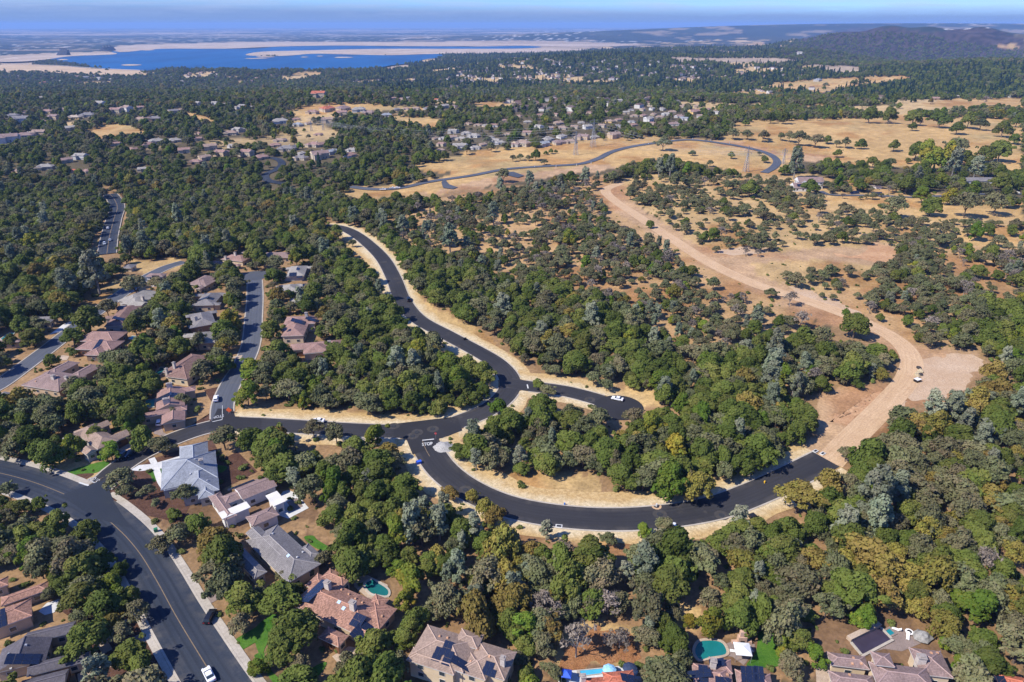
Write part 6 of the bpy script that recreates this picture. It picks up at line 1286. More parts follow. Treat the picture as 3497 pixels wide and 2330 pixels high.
def car(reg, zx, zy, hx, hy, colr, kind, label, name='car', off=.2):
    p = place(reg, zx, zy); q = place(reg, zx+hx, zy+hy); root = empty(name, (p[0], p[1], p[2]+off), math.atan2(q[1]-p[1], q[0]-p[0]), label, 'car' if name == 'car' else 'pickup truck')
    parts, Lh, Wd, wx = car_mesh(kind, carpaint(colr))
    for nm, me in parts: link(nm, me, root)
    for sx in (-1, 1):
        for sy in (-1, 1):
            w = link('wheel', TYRE_ME, root); w.location = (sx*wx, sy*(Wd-.06), .34); link('rim', RIM_ME, w)
    for sy in (-1, 1):
        h = link('headlight', HEAD_ME, root); h.location = (Lh-.04, sy*(Wd-.3), .72)
        h = link('tail_light', TAIL_ME, root); h.location = (-Lh+.02, sy*(Wd-.28), .85)
    LANDMARKS.append(('the '+label.split(' on ')[0].split(' in ')[0].split(' near ')[0].split(' beside ')[0].split(' at ')[0], (p[0], p[1], p[2]))); return root
car('D1', 1868, 1522, -40, -80, 'white', 'sedan', 'white sedan on the wide road at the bottom edge')
car('D1', 1880, 1003, 30, -60, 'black', 'suv', 'black car with a lit tail lamp on the wide road')
car('C1', 1932, 543, 5, -40, 'white', 'suv', 'white car parked on the cul-de-sac street')
car('C1', 1425, 755, 8, -40, 'white', 'suv', 'white car in the shaded drive of the rose-brown house')
car('C1', 1092, 1056, -40, 30, 'black', 'suv', 'black car parked on the side street, lower one')
car('C1', 1155, 1030, -40, 30, 'navy', 'sedan', 'dark blue car parked on the side street, upper one')
car('C2', 570, 738, -60, -3, 'white', 'sedan', 'white car near the leafy edge of the new road')
car('C3', 962, 542, -60, -12, 'white', 'sedan', 'white car parked on the short branch road')
car('D3', 1415, 185, 60, 0, 'white', 'sedan', 'white car half hidden behind oaks on the black curve')
car('B2', 1376, 1168, -14, -60, 'black', 'pickup', 'black pickup truck on the upper black road', 'pickup_truck')
car('B1', 966, 535, 6, -40, 'white', 'suv', 'white car on the road through dark oaks, furthest', off=.56)
car('B1', 985, 640, 2, -40, 'silver', 'sedan', 'silver car on the road through dark oaks, middle', off=.56)
car('B1', 936, 673, 4, 40, 'silver', 'suv', 'pale car on the road through dark oaks, lowest', off=.56)
car('B2', 1145, 186, 60, -2, 'white', 'pickup', 'white pickup on the distant plateau road, leftmost', 'pickup_truck', .56)
car('B2', 1232, 174, 60, -4, 'white', 'pickup', 'white pickup among crew trucks on the plateau road', 'pickup_truck', .56)
car('B2', 1277, 172, 60, -4, 'white', 'suv', 'white car rightmost of the crew vehicles on the plateau', off=.56)
car('B4', 348, 182, 60, 0, 'silver', 'suv', 'silver car by the white farmhouse', off=.3)
def rv(reg, x, y, label):
    p = place(reg, x, y); root = empty('camper', (p[0], p[1], p[2]), R(-8), label, 'camper'); wm = plain('camper_shell', (.70, .69, .65), .5, .4, .05)
    mb = MB(); mb.box((0, 0, 1.75), (8.5, 2.5, 2.5)); mb.build('body', wm, root); mb = MB(); mb.box((4.6, 0, 2.6), (1.6, 2.3, .9)); mb.box((4.3, 0, 1.1), (1.4, 2.2, 1.2)); mb.build('cab', wm, root)
    for k in range(4): mb = MB(); mb.box((-3+k*1.7, -1.26, 2.2), (.9, .04, .7)); mb.build('window', GLASSM, root)
    for sx in (-2.2, 3.6):
        for sy in (-1.1, 1.1): w = link('wheel', TYRE_ME, root); w.location = (sx, sy, .34)
rv('B4', 2290, 145, 'white camper parked at the right edge beside the lane')

# ------------------------------------------------------------------ street and site furniture
POLE = plain('steel_post', (.35, .35, .36), .5, .5, .1, metal=.4); REDP = plain('sign_red', (.55, .02, .02), .5, .4, .05); ORG = plain('sign_orange', (.75, .13, .03), .5, .4, .05)
def stop_sign():
    p = place('C2', 1617, 893); root = empty('stop_sign', p, 0, 'red octagonal sign on a post at the black junction', 'sign')
    mb = MB(); mb.bar((0, 0, 0), (0, 0, 2.9), .05); mb.build('post', POLE, root)
    ang = math.atan2(-1, .25)
    pts = [(math.cos(math.pi/8+k*math.pi/4)*.45, math.sin(math.pi/8+k*math.pi/4)*.45) for k in range(8)]; mb = MB(); V = [(x, -.07, 2.6+z) for x, z in pts]+[(x, -.03, 2.6+z) for x, z in pts]
    mb.add(V, [tuple(range(8)), tuple(range(8, 16))[::-1]]+[(k, (k+1) % 8, 8+(k+1) % 8, 8+k) for k in range(8)]); o = mb.build('plate', REDP, root)
    cu = bpy.data.curves.new('t', 'FONT'); cu.body = 'STOP'; cu.align_x = cu.align_y = 'CENTER'; cu.size = .36
    to = bpy.data.objects.new('tmp', cu); COL.objects.link(to); bpy.context.view_layer.update(); me = bpy.data.meshes.new_from_object(to.evaluated_get(bpy.context.evaluated_depsgraph_get())); bpy.data.objects.remove(to)
    me.materials.clear(); me.materials.append(LINE_W); l = link('lettering', me, o); l.rotation_euler = (math.pi/2, 0, 0); l.location = (0, -.075, 2.6)
    LANDMARKS.append(('the red octagonal sign', tuple(p)))
stop_sign()
def warn_sign():
    p = place('C1', 2050, 662); root = empty('warning_sign', p, 0, 'orange-red diamond work sign on the cul-de-sac street', 'sign')
    mb = MB(); mb.box((0, -.06, 1.5), (.04, .04, .04)); s = 1.15
    mb.add([(0, -.06, 1.7-s), (s, -.06, 1.7), (0, -.06, 1.7+s), (-s, -.06, 1.7), (0, -.01, 1.7-s), (s, -.01, 1.7), (0, -.01, 1.7+s), (-s, -.01, 1.7)], [(0, 1, 2, 3), (7, 6, 5, 4), (0, 4, 5, 1), (1, 5, 6, 2), (2, 6, 7, 3), (3, 7, 4, 0)]); mb.build('panel', ORG, root)
    for a, b in (((-.5, .3), 0), ((.5, .3), 0), ((-.5, -.5), 0), ((.5, -.5), 0)): m2 = MB(); m2.bar((0, .02, 1.2), (a[0], a[1], 0), .03); m2.build('leg', POLE, root)
    LANDMARKS.append(('the orange diamond sign', tuple(p)))
warn_sign()
def hydrant(reg, x, y, c, label):
    p = place(reg, x, y); root = empty('fire_hydrant', p, 0, label, 'hydrant'); m = plain('hydrant_'+c, {'yellow': (.75, .45, .02), 'blue': (.03, .16, .5)}[c], .5, .4, .05); s = 1.5
    mb = MB(); mb.lathe([(.20*s, 0), (.20*s, .06*s), (.12*s, .08*s), (.12*s, .5*s), (.15*s, .52*s), (.15*s, .58*s)], 10); mb.build('barrel', m, root)
    mb = MB(); mb.lathe([(.15*s, .58*s), (.11*s, .68*s), (.04*s, .74*s)], 10); mb.build('bonnet', m, root)
    for d in (-1, 1): mb = MB(); mb.bar((0, 0, .4*s), (d*.24*s, 0, .4*s), .06*s, n=6); mb.build('outlet', m, root)
hydrant('C3', 2275, 1284, 'yellow', 'yellow hydrant beside the upper kerb of the black curve')
hydrant('C3', 492, 1480, 'blue', 'blue capped standpipe beside the lower kerb of the black curve')
def gravel_pile():
    p = place('C2', 1690, 962); root = empty('gravel_pile', p, 0, 'grey gravel cone on pale sand at the black junction', 'gravel pile'); g = np.random.default_rng(5); V = [(0, 0, 1.7)]; F = []; n = 18
    for j, r in enumerate((.7, 1.7, 2.8, 3.9)):
        for k in range(n): a = 2*math.pi*k/n; rr = r*(1+.08*g.normal()); V.append((rr*math.cos(a)*1.15, rr*math.sin(a), max(-.15, 1.7*(1-r/3.7)+.08*g.normal())))
    for k in range(n): F.append((0, 1+k, 1+(k+1) % n))
    for j in range(3):
        for k in range(n): F.append((1+j*n+k, 1+(j+1)*n+k, 1+(j+1)*n+(k+1) % n, 1+j*n+(k+1) % n))
    link('heap', mesh('heap', V, F, [plain('grey_gravel', (.34, .33, .31), .95, .1, .35, 3)], smooth_=True), root); LANDMARKS.append(('the grey gravel cone', tuple(p)))
gravel_pile()
def rock(reg, x, y, s, c, label, group=None, name='boulder'):
    p = place(reg, x, y); bm = bmesh.new(); bmesh.ops.create_icosphere(bm, subdivisions=2, radius=1); g = np.random.default_rng(int(x*7+y))
    ph = g.random(6)*6
    for v in bm.verts:
        c_ = v.co; f = 1+.18*math.sin(c_.x*3+ph[0])+.16*math.sin(c_.y*4+ph[1])+.12*math.sin(c_.z*5+ph[2]); v.co = Vector((c_.x*f*s*1.2, c_.y*f*s, c_.z*f*s*.75))
    me = bpy.data.meshes.new(name); bm.to_mesh(me); bm.free(); me.materials.append(plain('rock_'+c, {'tan': (.42, .34, .22), 'dark': (.05, .045, .045), 'grey': (.27, .26, .24)}[c], .9, .15, .35, 1.5))
    o = link(name, me); o.location = (p[0], p[1], p[2]+s*.35); tag(o, label, 'boulder', group)
for i, (x, y, s, c, l) in enumerate([(1415, 258, .9, 'dark', 'black boulder topmost of the row beside the dirt track'), (1425, 288, 1.1, 'tan', 'large tan boulder below the black one beside the track'), (1404, 305, .9, 'tan', 'tan boulder left in the middle of the row'), (1432, 318, .8, 'dark', 'dark boulder right of the tan ones'), (1405, 334, 1.0, 'tan', 'tan boulder lowest in the row beside the track'), (1385, 318, .7, 'tan', 'small tan boulder nearest to the dirt track')]): rock('C4', x, y, s, c, l, 'boulders beside the dirt track')
rock('D4', 1445, 1180, 1.9, 'grey', 'big grey waterfall boulder beside the flagstone patio')
def site_box(reg, x, y, name, label, cat, m, d=(1.3, .9, 1.0), lid=None):
    p = place(reg, x, y); root = empty(name, p, R(25), label, cat); mb = MB(); mb.box((0, 0, d[2]/2), d, 0, 1.06); mb.build('body', m, root)
    mb = MB(); mb.box((0, 0, d[2]+.05), (d[0]*1.1, d[1]*1.1, .1)); mb.build('lid', lid or m, root); return root
BLK = plain('black_plastic', (.015, .015, .017), .5, .4, .1); YEL = plain('yellow_lid', (.75, .48, .02), .5, .4, .05); GRN = plain('green_bin', (.02, .16, .07), .5, .4, .05); BLU = plain('blue_plastic', (.03, .10, .55), .5, .4, .08)
site_box('B2', 1340, 942, 'utility_box', 'black utility box on the sand beside the upper road', 'utility box', BLK)
site_box('B2', 1876, 1520, 'utility_box', 'black utility box on the sand above the sharp bend', 'utility box', BLK)
site_box('C4', 1397, 376, 'equipment_case', 'black case with a white lid below the boulder row', 'case', BLK, (2.2, 1.8, 1.2), plain('white_lid', (.7, .7, .7)))
site_box('D3', 2165, 100, 'utility_box', 'black utility box near the end of the black curve', 'utility box', BLK, (1.8, 1.4, 1.0))
for k, (x, l) in enumerate(((1243, 'yellow-lidded bin leftmost by the paved drive'), (1268, 'yellow-lidded bin in the middle by the paved drive'), (1290, 'green-lidded bin rightmost by the paved drive'))): site_box('C1', x, 972-k*6, 'wheeled_bin', l, 'bin', GRN if k == 2 else BLK, (.8, .9, 1.2), YEL if k < 2 else GRN)
site_box('D2', 255, 706, 'wheeled_bin', 'yellow-lidded bin by the drive of the grey-brown house', 'bin', GRN, (.8, .9, 1.2), YEL)
site_box('D1', 1395, 228, 'wheeled_bin', 'dark green bin beside the wide road under the oaks', 'bin', GRN, (.9, .9, 1.2))
site_box('C2', 1465, 1108, 'pipe_crate', 'blue crate of site fittings beside the black curve', 'crate', BLU, (1.6, 1.1, 1.0))
for x, y, l in ((555, 1022, 'white catch basin at the top end of the black curve'), (490, 1000, 'small white valve box left of the catch basin')):
    p = place('C4', x, y); root = empty('catch_basin', p, R(35), l, 'catch basin'); mb = MB(); mb.box((0, 0, .15), (2.0, 1.3, .4)); mb.build('frame', LINE_W, root); mb = MB(); mb.box((0, 0, .37), (1.4, .7, .05)); mb.build('grate', BLK, root)
p = place('D3', 441, 181); root = empty('catch_basin', p, R(-8), 'storm drain inlet below the black curve', 'catch basin'); mb = MB(); mb.box((0, 0, .1), (2.0, 1.4, .4)); mb.build('frame', CONC_W, root); mb = MB(); mb.box((0, 0, .31), (1.4, .8, .05)); mb.build('grate', BLK, root)
p = place('D3', 1312, 2); root = empty('valve_pit', p, 0, 'dug pit with a white pipe inside the black curve', 'pit'); mb = MB(); mb.lathe([(1.9, -.2), (1.5, .2), (.9, .2), (.7, -.1)], 14); mb.build('spoil_ring', DIRT, root); mb = MB(); mb.bar((0, 0, -.2), (0, 0, 1.1), .28, n=10); mb.build('pipe', LINE_W, root)
# garden furniture
def umbrella(reg, x, y, m, label, r=1.7, h=2.6):
    p = place(reg, x, y, 1.5); p[2] -= 1.5; root = empty('parasol', p, 0, label, 'parasol'); mb = MB(); mb.lathe([(r, h-.55), (r*.55, h-.2), (.05, h)], 8); mb.build('canopy', m, root); mb = MB(); mb.bar((0, 0, 0), (0, 0, h-.1), .04); mb.build('pole', POLE, root); mb = MB(); mb.lathe([(.35, 0), (.3, .1)], 10); mb.build('base', POLE, root)
umbrella('D3', 890, 1470, plain('parasol_sky', (.28, .55, .75), .8), 'pale blue parasol beside the lap pool', 1.6)
umbrella('D3', 1072, 1458, plain('parasol_navy', (.03, .045, .09), .8), 'navy parasol at the end of the pale deck', 1.7)
def canopy(reg, x, y, m, label, w=3.0, h=2.6, rz=0):
    p = place(reg, x, y, h); p[2] -= h; root = empty('pavilion', p, rz, label, 'pavilion'); a = w/2
    mb = MB(); mb.add([(-a, -a, h), (a, -a, h), (a, a, h), (-a, a, h), (0, 0, h+.8), (-a, -a, h-.2), (a, -a, h-.2), (a, a, h-.2), (-a, a, h-.2)], [(0, 1, 4), (1, 2, 4), (2, 3, 4), (3, 0, 4), (5, 6, 1, 0), (6, 7, 2, 1), (7, 8, 3, 2), (8, 5, 0, 3)]); mb.build('canopy', m, root)
    for sx in (-1, 1):
        for sy in (-1, 1): mb = MB(); mb.bar((sx*(a-.1), sy*(a-.1), 0), (sx*(a-.1), sy*(a-.1), h), .05); mb.build('post', POLE, root)
canopy('D3', 510, 1490, BLU, 'bright blue canopy on the pale deck', 2.2, 2.4, R(-10))
canopy('D3', 2082, 1270, plain('white_canvas', (.80, .81, .80), .8, .2, .05), 'white square pavilion on the flagstone patio', 3.6, 2.6, R(-6))
def fireplace():
    p = place('D3', 2068, 1215); root = empty('outdoor_fireplace', p, 0, 'pink stone outdoor fireplace behind the white pavilion', 'fireplace'); m = plain('fireplace_stone', (.50, .33, .24), .9, .15, .2, 2)
    mb = MB(); mb.box((0, 0, 1.1), (2.0, 1.2, 2.2)); mb.build('hearth', m, root); mb = MB(); mb.box((0, .1, 2.9), (1.3, .9, 1.5)); mb.build('chimney', m, root); mb = MB(); mb.box((0, -.56, .8), (1.0, .14, .8)); mb.build('firebox', BLK, root)
    for s in (-1, 1): mb = MB(); mb.box((s*1.7, -.1, .35), (1.3, .8, .7)); mb.build('bench', m, root)
fireplace()
def lounger(reg, x, y, rz, label):
    p = place(reg, x, y); root = empty('lounger', (p[0], p[1], p[2]+.1), rz, label, 'lounger'); m = plain('white_resin', (.78, .76, .72), .5, .4, .05)
    mb = MB(); mb.box((0, .2, .3), (.7, 1.5, .15)); mb.build('seat', m, root); mb = MB(); mb.add([(-.35, -.5, .25), (.35, -.5, .25), (.35, -1.1, .8), (-.35, -1.1, .8), (-.35, -.5, .38), (.35, -.5, .38), (.35, -1.1, .92), (-.35, -1.1, .92)], [(0, 1, 2, 3), (7, 6, 5, 4), (0, 4, 5, 1), (1, 5, 6, 2), (2, 6, 7, 3), (3, 7, 4, 0)]); mb.build('backrest', m, root)
    for sx in (-.3, .3):
        for sy in (-.5, .85): mb = MB(); mb.box((sx, sy, .12), (.07, .07, .24)); mb.build('leg', m, root)
lounger('D4', 1312, 1172, R(150), 'white lounger in the middle of the flagstone patio'); lounger('D4', 1207, 1104, R(60), 'white lounger nearest to the spa'); lounger('D3', 2148, 1285, R(5), 'white lounger beside the square pavilion'); lounger('D3', 2002, 1300, R(80), 'tan-white lounger between pool and pavilion')
p = place('D4', 1325, 1131); root = empty('fire_bowl', p, 0, 'round white fire bowl on the flagstone patio', 'fire bowl'); mb = MB(); mb.lathe([(.6, 0), (.95, .45), (.95, .55)], 14); mb.build('bowl', plain('white_resin', (.78, .76, .72)), root); mb = MB(); mb.lathe([(.55, .5), (.55, .58)], 12); mb.build('coals', BLK, root)
# solar racks by the lane, fence, pylons
def rack(reg, x, y, n, label):
    p = place(reg, x, y, 1.0); p[2] -= 1.0; root = empty('solar_rack', p, R(8), label, 'solar rack', 'solar racks beside the lane')
    for i in range(n):
        for j in range(2): o = link('solar_panel', panel_mesh(), root); o.location = ((i-(n-1)/2)*1.04, j*1.3-.65, 1.2+j*.95-.45); o.rotation_euler = (R(36), 0, 0)
    for i in (-1, 1): mb = MB(); mb.bar((i*n*.4, .4, 0), (i*n*.4, .4, 1.6), .07); mb.build('post', POLE, root)
rack('B4', 840, 204, 8, 'blue solar rack furthest left beside the lane'); rack('B4', 893, 184, 7, 'blue solar rack between the shed and the lane, upper one'); rack('B4', 1042, 215, 9, 'blue solar rack in the middle below the white shed')
def fence(reg, pts, label, h=1.5):
    q = cast(*PL(reg, pts).T); root = empty('fence', q[0], 0, label, 'fence'); m = plain('white_fence', (.72, .72, .70), .6, .3, .05); p = resample(q[:, :2], 3.0)
    for i in range(len(p)):
        z = float(zt(*p[i])); mb = MB(); mb.box((p[i][0]-q[0][0], p[i][1]-q[0][1], z+h/2-q[0][2]), (.25, .25, h)); mb.build('post', m, root)
        if i+1 < len(p):
            z2 = float(zt(*p[i+1]))
            for k in (.5, .9, 1.3): mb = MB(); mb.bar((p[i][0]-q[0][0], p[i][1]-q[0][1], z+k-q[0][2]), (p[i+1][0]-q[0][0], p[i+1][1]-q[0][1], z2+k-q[0][2]), .13); mb.build('rail', m, root)
fence('B4', [(1605, 160), (1700, 165), (1840, 172)], 'white rail fence beside the grey-roofed lane house'); fence('B4', [(2240, 195), (2310, 215)], 'white rail fence at the right edge of the lane')
PYM = plain('galvanised_steel', (.26, .28, .31), .5, .5, .05, metal=.3); PTOPS = []
def pylon(reg, bx, by, ty, label):
    p = place(reg, bx, by); d = proj(*p)[2]; h = (by-ty)*600/1568*d/FP*1.05; w = h*.09; root = empty('power_pylon', p, R(20), label, 'pylon'); LANDMARKS.append(('the '+label.split(' on ')[0].split(' over ')[0].split(' beside ')[0], tuple(p)))
    t = .10+h*.002
    for sx in (-1, 1):
        for sy in (-1, 1): mb = MB(); mb.bar((sx*w, sy*w, -.5), (sx*w*.22, sy*w*.22, h*.72), t); mb.bar((sx*w*.22, sy*w*.22, h*.72), (sx*.15, sy*.15, h), t*.8); mb.build('leg', PYM, root)
    mb = MB()
    for k in range(9):
        f0, f1 = k/9, (k+1)/9; z0, z1 = h*.72*f0, h*.72*f1; a0, a1 = w*(1-.78*f0), w*(1-.78*f1)
        for (sx, sy, ex, ey) in ((-1, -1, 1, -1), (1, -1, 1, 1), (1, 1, -1, 1), (-1, 1, -1, -1)): mb.bar((sx*a0, sy*a0, z0), (ex*a1, ey*a1, z1), t*.5, n=3); mb.bar((ex*a0, ey*a0, z0), (sx*a1, sy*a1, z1), t*.5, n=3)
    o = mb.build('bracing', PYM, root); o['kind'] = 'stuff'
    tops = []
    for z in (.74, .84, .94):
        mb = MB(); L = h*.17*(1.15-abs(z-.84)*2); mb.bar((-L, 0, h*z), (L, 0, h*z), t*.8); mb.bar((-L, 0, h*z), (0, 0, h*(z+.05)), t*.5); mb.bar((L, 0, h*z), (0, 0, h*(z+.05)), t*.5); mb.build('crossarm', PYM, root)
        for s in (-1, 1): mb = MB(); mb.bar((s*L, 0, h*z), (s*L, 0, h*z-1.8), .12, n=5); mb.build('insulator', plain('insulator', (.3, .3, .32)), root); tops.append((p[0]+s*L*math.cos(R(20)), p[1]+s*L*math.sin(R(20)), p[2]+h*z-1.8))
    PTOPS.append(tops)
pylon('A3', 745, 1312, 1085, 'tall steel pylon on the golden plateau, left one'); pylon('A3', 590, 1385, 1188, 'steel pylon on the slope below the plateau houses'); pylon('A3', 2108, 1532, 1320, 'steel pylon inside the loop of the plateau road'); pylon('A4', 202, 1465, 1335, 'steel pylon beside the far bend of the plateau road'); pylon('A2', 507, 1172, 1060, 'faint steel pylon over the valley oaks, left one'); pylon('A2', 613, 1162, 1058, 'faint steel pylon over the valley oaks, right one')
def wires(i, j, label):
    mb = MB()
    root = empty('power_line', PTOPS[i][0], 0, label, 'power line')
    o = Vector(PTOPS[i][0])
    for a, b in zip(PTOPS[i], PTOPS[j]):
        mb = MB(); a = Vector(a); b = Vector(b); pv = a
        for k in range(1, 13): f = k/12; q = a.lerp(b, f)-Vector((0, 0, 4*f*(1-f)*(a-b).length*.03)); mb.bar(pv-o, q-o, .035, n=3); pv = q
        mb.build('cable', PYM, root)
wires(0, 4, 'thin cables running from the plateau pylon over the valley oaks'); wires(1, 5, 'thin cables from the slope pylon over the valley oaks'); wires(0, 2, 'thin cables crossing the golden plateau'); wires(1, 3, 'thin cables along the near side of the plateau')
# low posts along the plateau road
for k, (x, y) in enumerate([(840, 1432), (728, 1462), (598, 1480), (415, 1492), (225, 1494), (1240, 1290), (1474, 1237), (1634, 1247), (1796, 1260), (1962, 1283)]):
    p = place('A3', x, y); root = empty('marker_post', p, 0, 'white marker post beside the plateau road, '+['at the steep bend', 'below the steep bend', 'next to the dark oak by the road', 'left of the roadside oak', 'near the turning pad', 'before the lone oak', 'above the road crest', 'at the road crest', 'right of the road crest', 'far along the crest'][k], 'post', 'marker posts'); mb = MB(); mb.box((0, 0, .9), (.6, .5, 1.8)); mb.build('shaft', LINE_W, root); mb = MB(); mb.box((0, 0, 1.9), (.75, .65, .2)); mb.build('cap', POLE, root)

hand('C1', [(60, 1330, 150, 'blue_oak'), (330, 1470, 150, 'live_oak'), (160, 1500, 200, 'live_oak'), (20, 1450, 160, 'live_oak')])

# ------------------------------------------------------------------ houses of the valley and the far hill
FAR = {}
FW = {'white': plain('weathered_white', (.52, .50, .46), .9, .1, .1, .3), 'cream': plain('weathered_cream', (.42, .35, .26), .9, .1, .1, .3), 'tan': WALLM['tan'], 'grey': WALLM['grey'], 'brown': WALLM['brown'], 'yellow': WALLM['yellow']}
def far_proto(i, rk, wk):
    key = (i, rk, wk)
    if key in FAR: return FAR[key]
    g = np.random.default_rng(900+i); e = 3.2 if i % 3 else 5.6
    wings = [((0, 0), 17, 9.5, 0, e), ((-4.5, -4.5), 9, 7, math.pi/2, e-.4), ((5.5, 3.8), 10, 8, math.pi/2, e-.2)][:3 if i % 2 else 2]
    out = []
    for k, (c, L, Wd, a, ee) in enumerate(wings):
        wl = MB(); wl.box((0, 0, ee/2-1.5), (L, Wd, ee+3)); out.append(('wall', wl.me('wall', FW[wk]), c, a, 0))
        out.append(('roof', roof_mesh('roof', L, Wd, ee, .45, 'h' if (i+k) % 3 else 'g', rk, wk)[0], c, a, 0))
    mb = MB(); mb.box((0, 0, 0), (1.1, 1.1, 2.6)); out.append(('chimney', mb.me('chimney', STONE), (3, 1), 0, e+2))
    win = []
    mb = MB(); mb.box((0, 0, 0), (1.6, .14, 1.4)); mb.mi = 1; mb.box((0, -.06, 0), (1.35, .06, 1.15)); wm = mb.me('window', FRAMEM, GLASSM)
    for x in (-1.5, 2.2, 5.2): win.append(('window', wm, (x, -4.8), 0, 1.6))
    win.append(('window', wm, (-4.5, -8.05), 0, 1.6))
    FAR[key] = (out, win); return FAR[key]
FARH = []
def far_house(reg, zx, zy, w, rk, wk='cream', label=None):
    p = place(reg, zx, zy); d = proj(*p)[2]; wm = w*900/2352*d/FP if reg != 'V' else w*1.486*d/FP; s = float(np.clip(wm/17.5, .55, 1.4)); g = rnd.random()
    root = empty('house', p, R(rnd.uniform(-45, 45)), None, 'house', 'houses scattered through the wooded valley'); root.scale = (s, s, s)
    body, win = far_proto(int(g*5), rk, wk)
    for nm, me, c, a, z in body+(win if w > 62 else []):
        o = link(nm, me, root); o.location = (c[0], c[1], z); o.rotation_euler = (0, 0, a)
    e = 7*s; px, py, _ = proj(p[0]+np.array([-e, e, e, -e]), p[1]+np.array([-e, -e, e, e])*.8, p[2]+np.array([0, 0, 5, 5])); paint(np.c_[px, py], X_)
    px, py, dd = proj(*p); FARH.append((root, p, rk, wk)); return root
A1H = [(120, 1045, 95, 'grey', 'white'), (235, 1020, 90, 'tan', 'cream'), (430, 1010, 100, 'pink', 'tan'), (570, 1000, 80, 'mauve', 'grey'), (670, 1065, 110, 'cream', 'yellow'), (790, 1045, 120, 'grey', 'grey'), (900, 950, 100, 'light', 'white'), (1040, 1010, 100, 'pink', 'cream'), (1145, 995, 110, 'tan', 'white'), (1265, 1085, 120, 'tan', 'cream'), (1390, 1075, 110, 'grey', 'brown'), (1260, 975, 60, 'pink', 'cream'), (1550, 1015, 80, 'grey', 'cream'), (1615, 990, 60, 'tan', 'cream'), (385, 1095, 80, 'pink', 'cream'), (190, 1100, 150, 'grey', 'white'), (640, 1165, 90, 'light', 'cream'), (230, 1230, 140, 'mauve', 'grey'), (80, 1270, 160, 'mauve', 'white'), (360, 1210, 110, 'tan', 'tan'), (1400, 1280, 130, 'light', 'cream'), (1560, 1270, 110, 'light', 'cream'), (1320, 1310, 120, 'pink', 'cream'), (1040, 1300, 60, 'pink', 'cream'), (1180, 1340, 60, 'pink', 'tan'), (730, 1420, 110, 'light', 'white'), (605, 1450, 90, 'mauve', 'cream'), (410, 1510, 140, 'light', 'cream'), (1650, 1365, 100, 'pink', 'cream'), (1780, 1200, 50, 'pink', 'cream'), (1880, 1335, 110, 'tan', 'cream'), (2060, 1205, 120, 'tan', 'cream'), (2130, 1180, 90, 'light', 'grey'), (2080, 1320, 70, 'light', 'white'), (2205, 1390, 120, 'pink', 'cream'), (1980, 1390, 110, 'pink', 'tan'), (1830, 1430, 100, 'tan', 'tan'), (1750, 1460, 110, 'pink', 'brown'), (2310, 1420, 70, 'pink', 'tan'), (1280, 1530, 70, 'light', 'cream'), (1770, 940, 70, 'light', 'white'), (1920, 935, 60, 'light', 'white'), (2165, 960, 60, 'light', 'white'), (780, 1540, 90, 'pink', 'cream'), (690, 1550, 70, 'redclay', 'cream'), (1770, 1255, 60, 'pink', 'cream'), (490, 1065, 90, 'mauve', 'tan'), (280, 1195, 60, 'cream', 'cream'), (160, 1535, 70, 'mauve', 'tan'), (1100, 945, 60, 'tan', 'cream'), (750, 975, 40, 'pink', 'cream')]
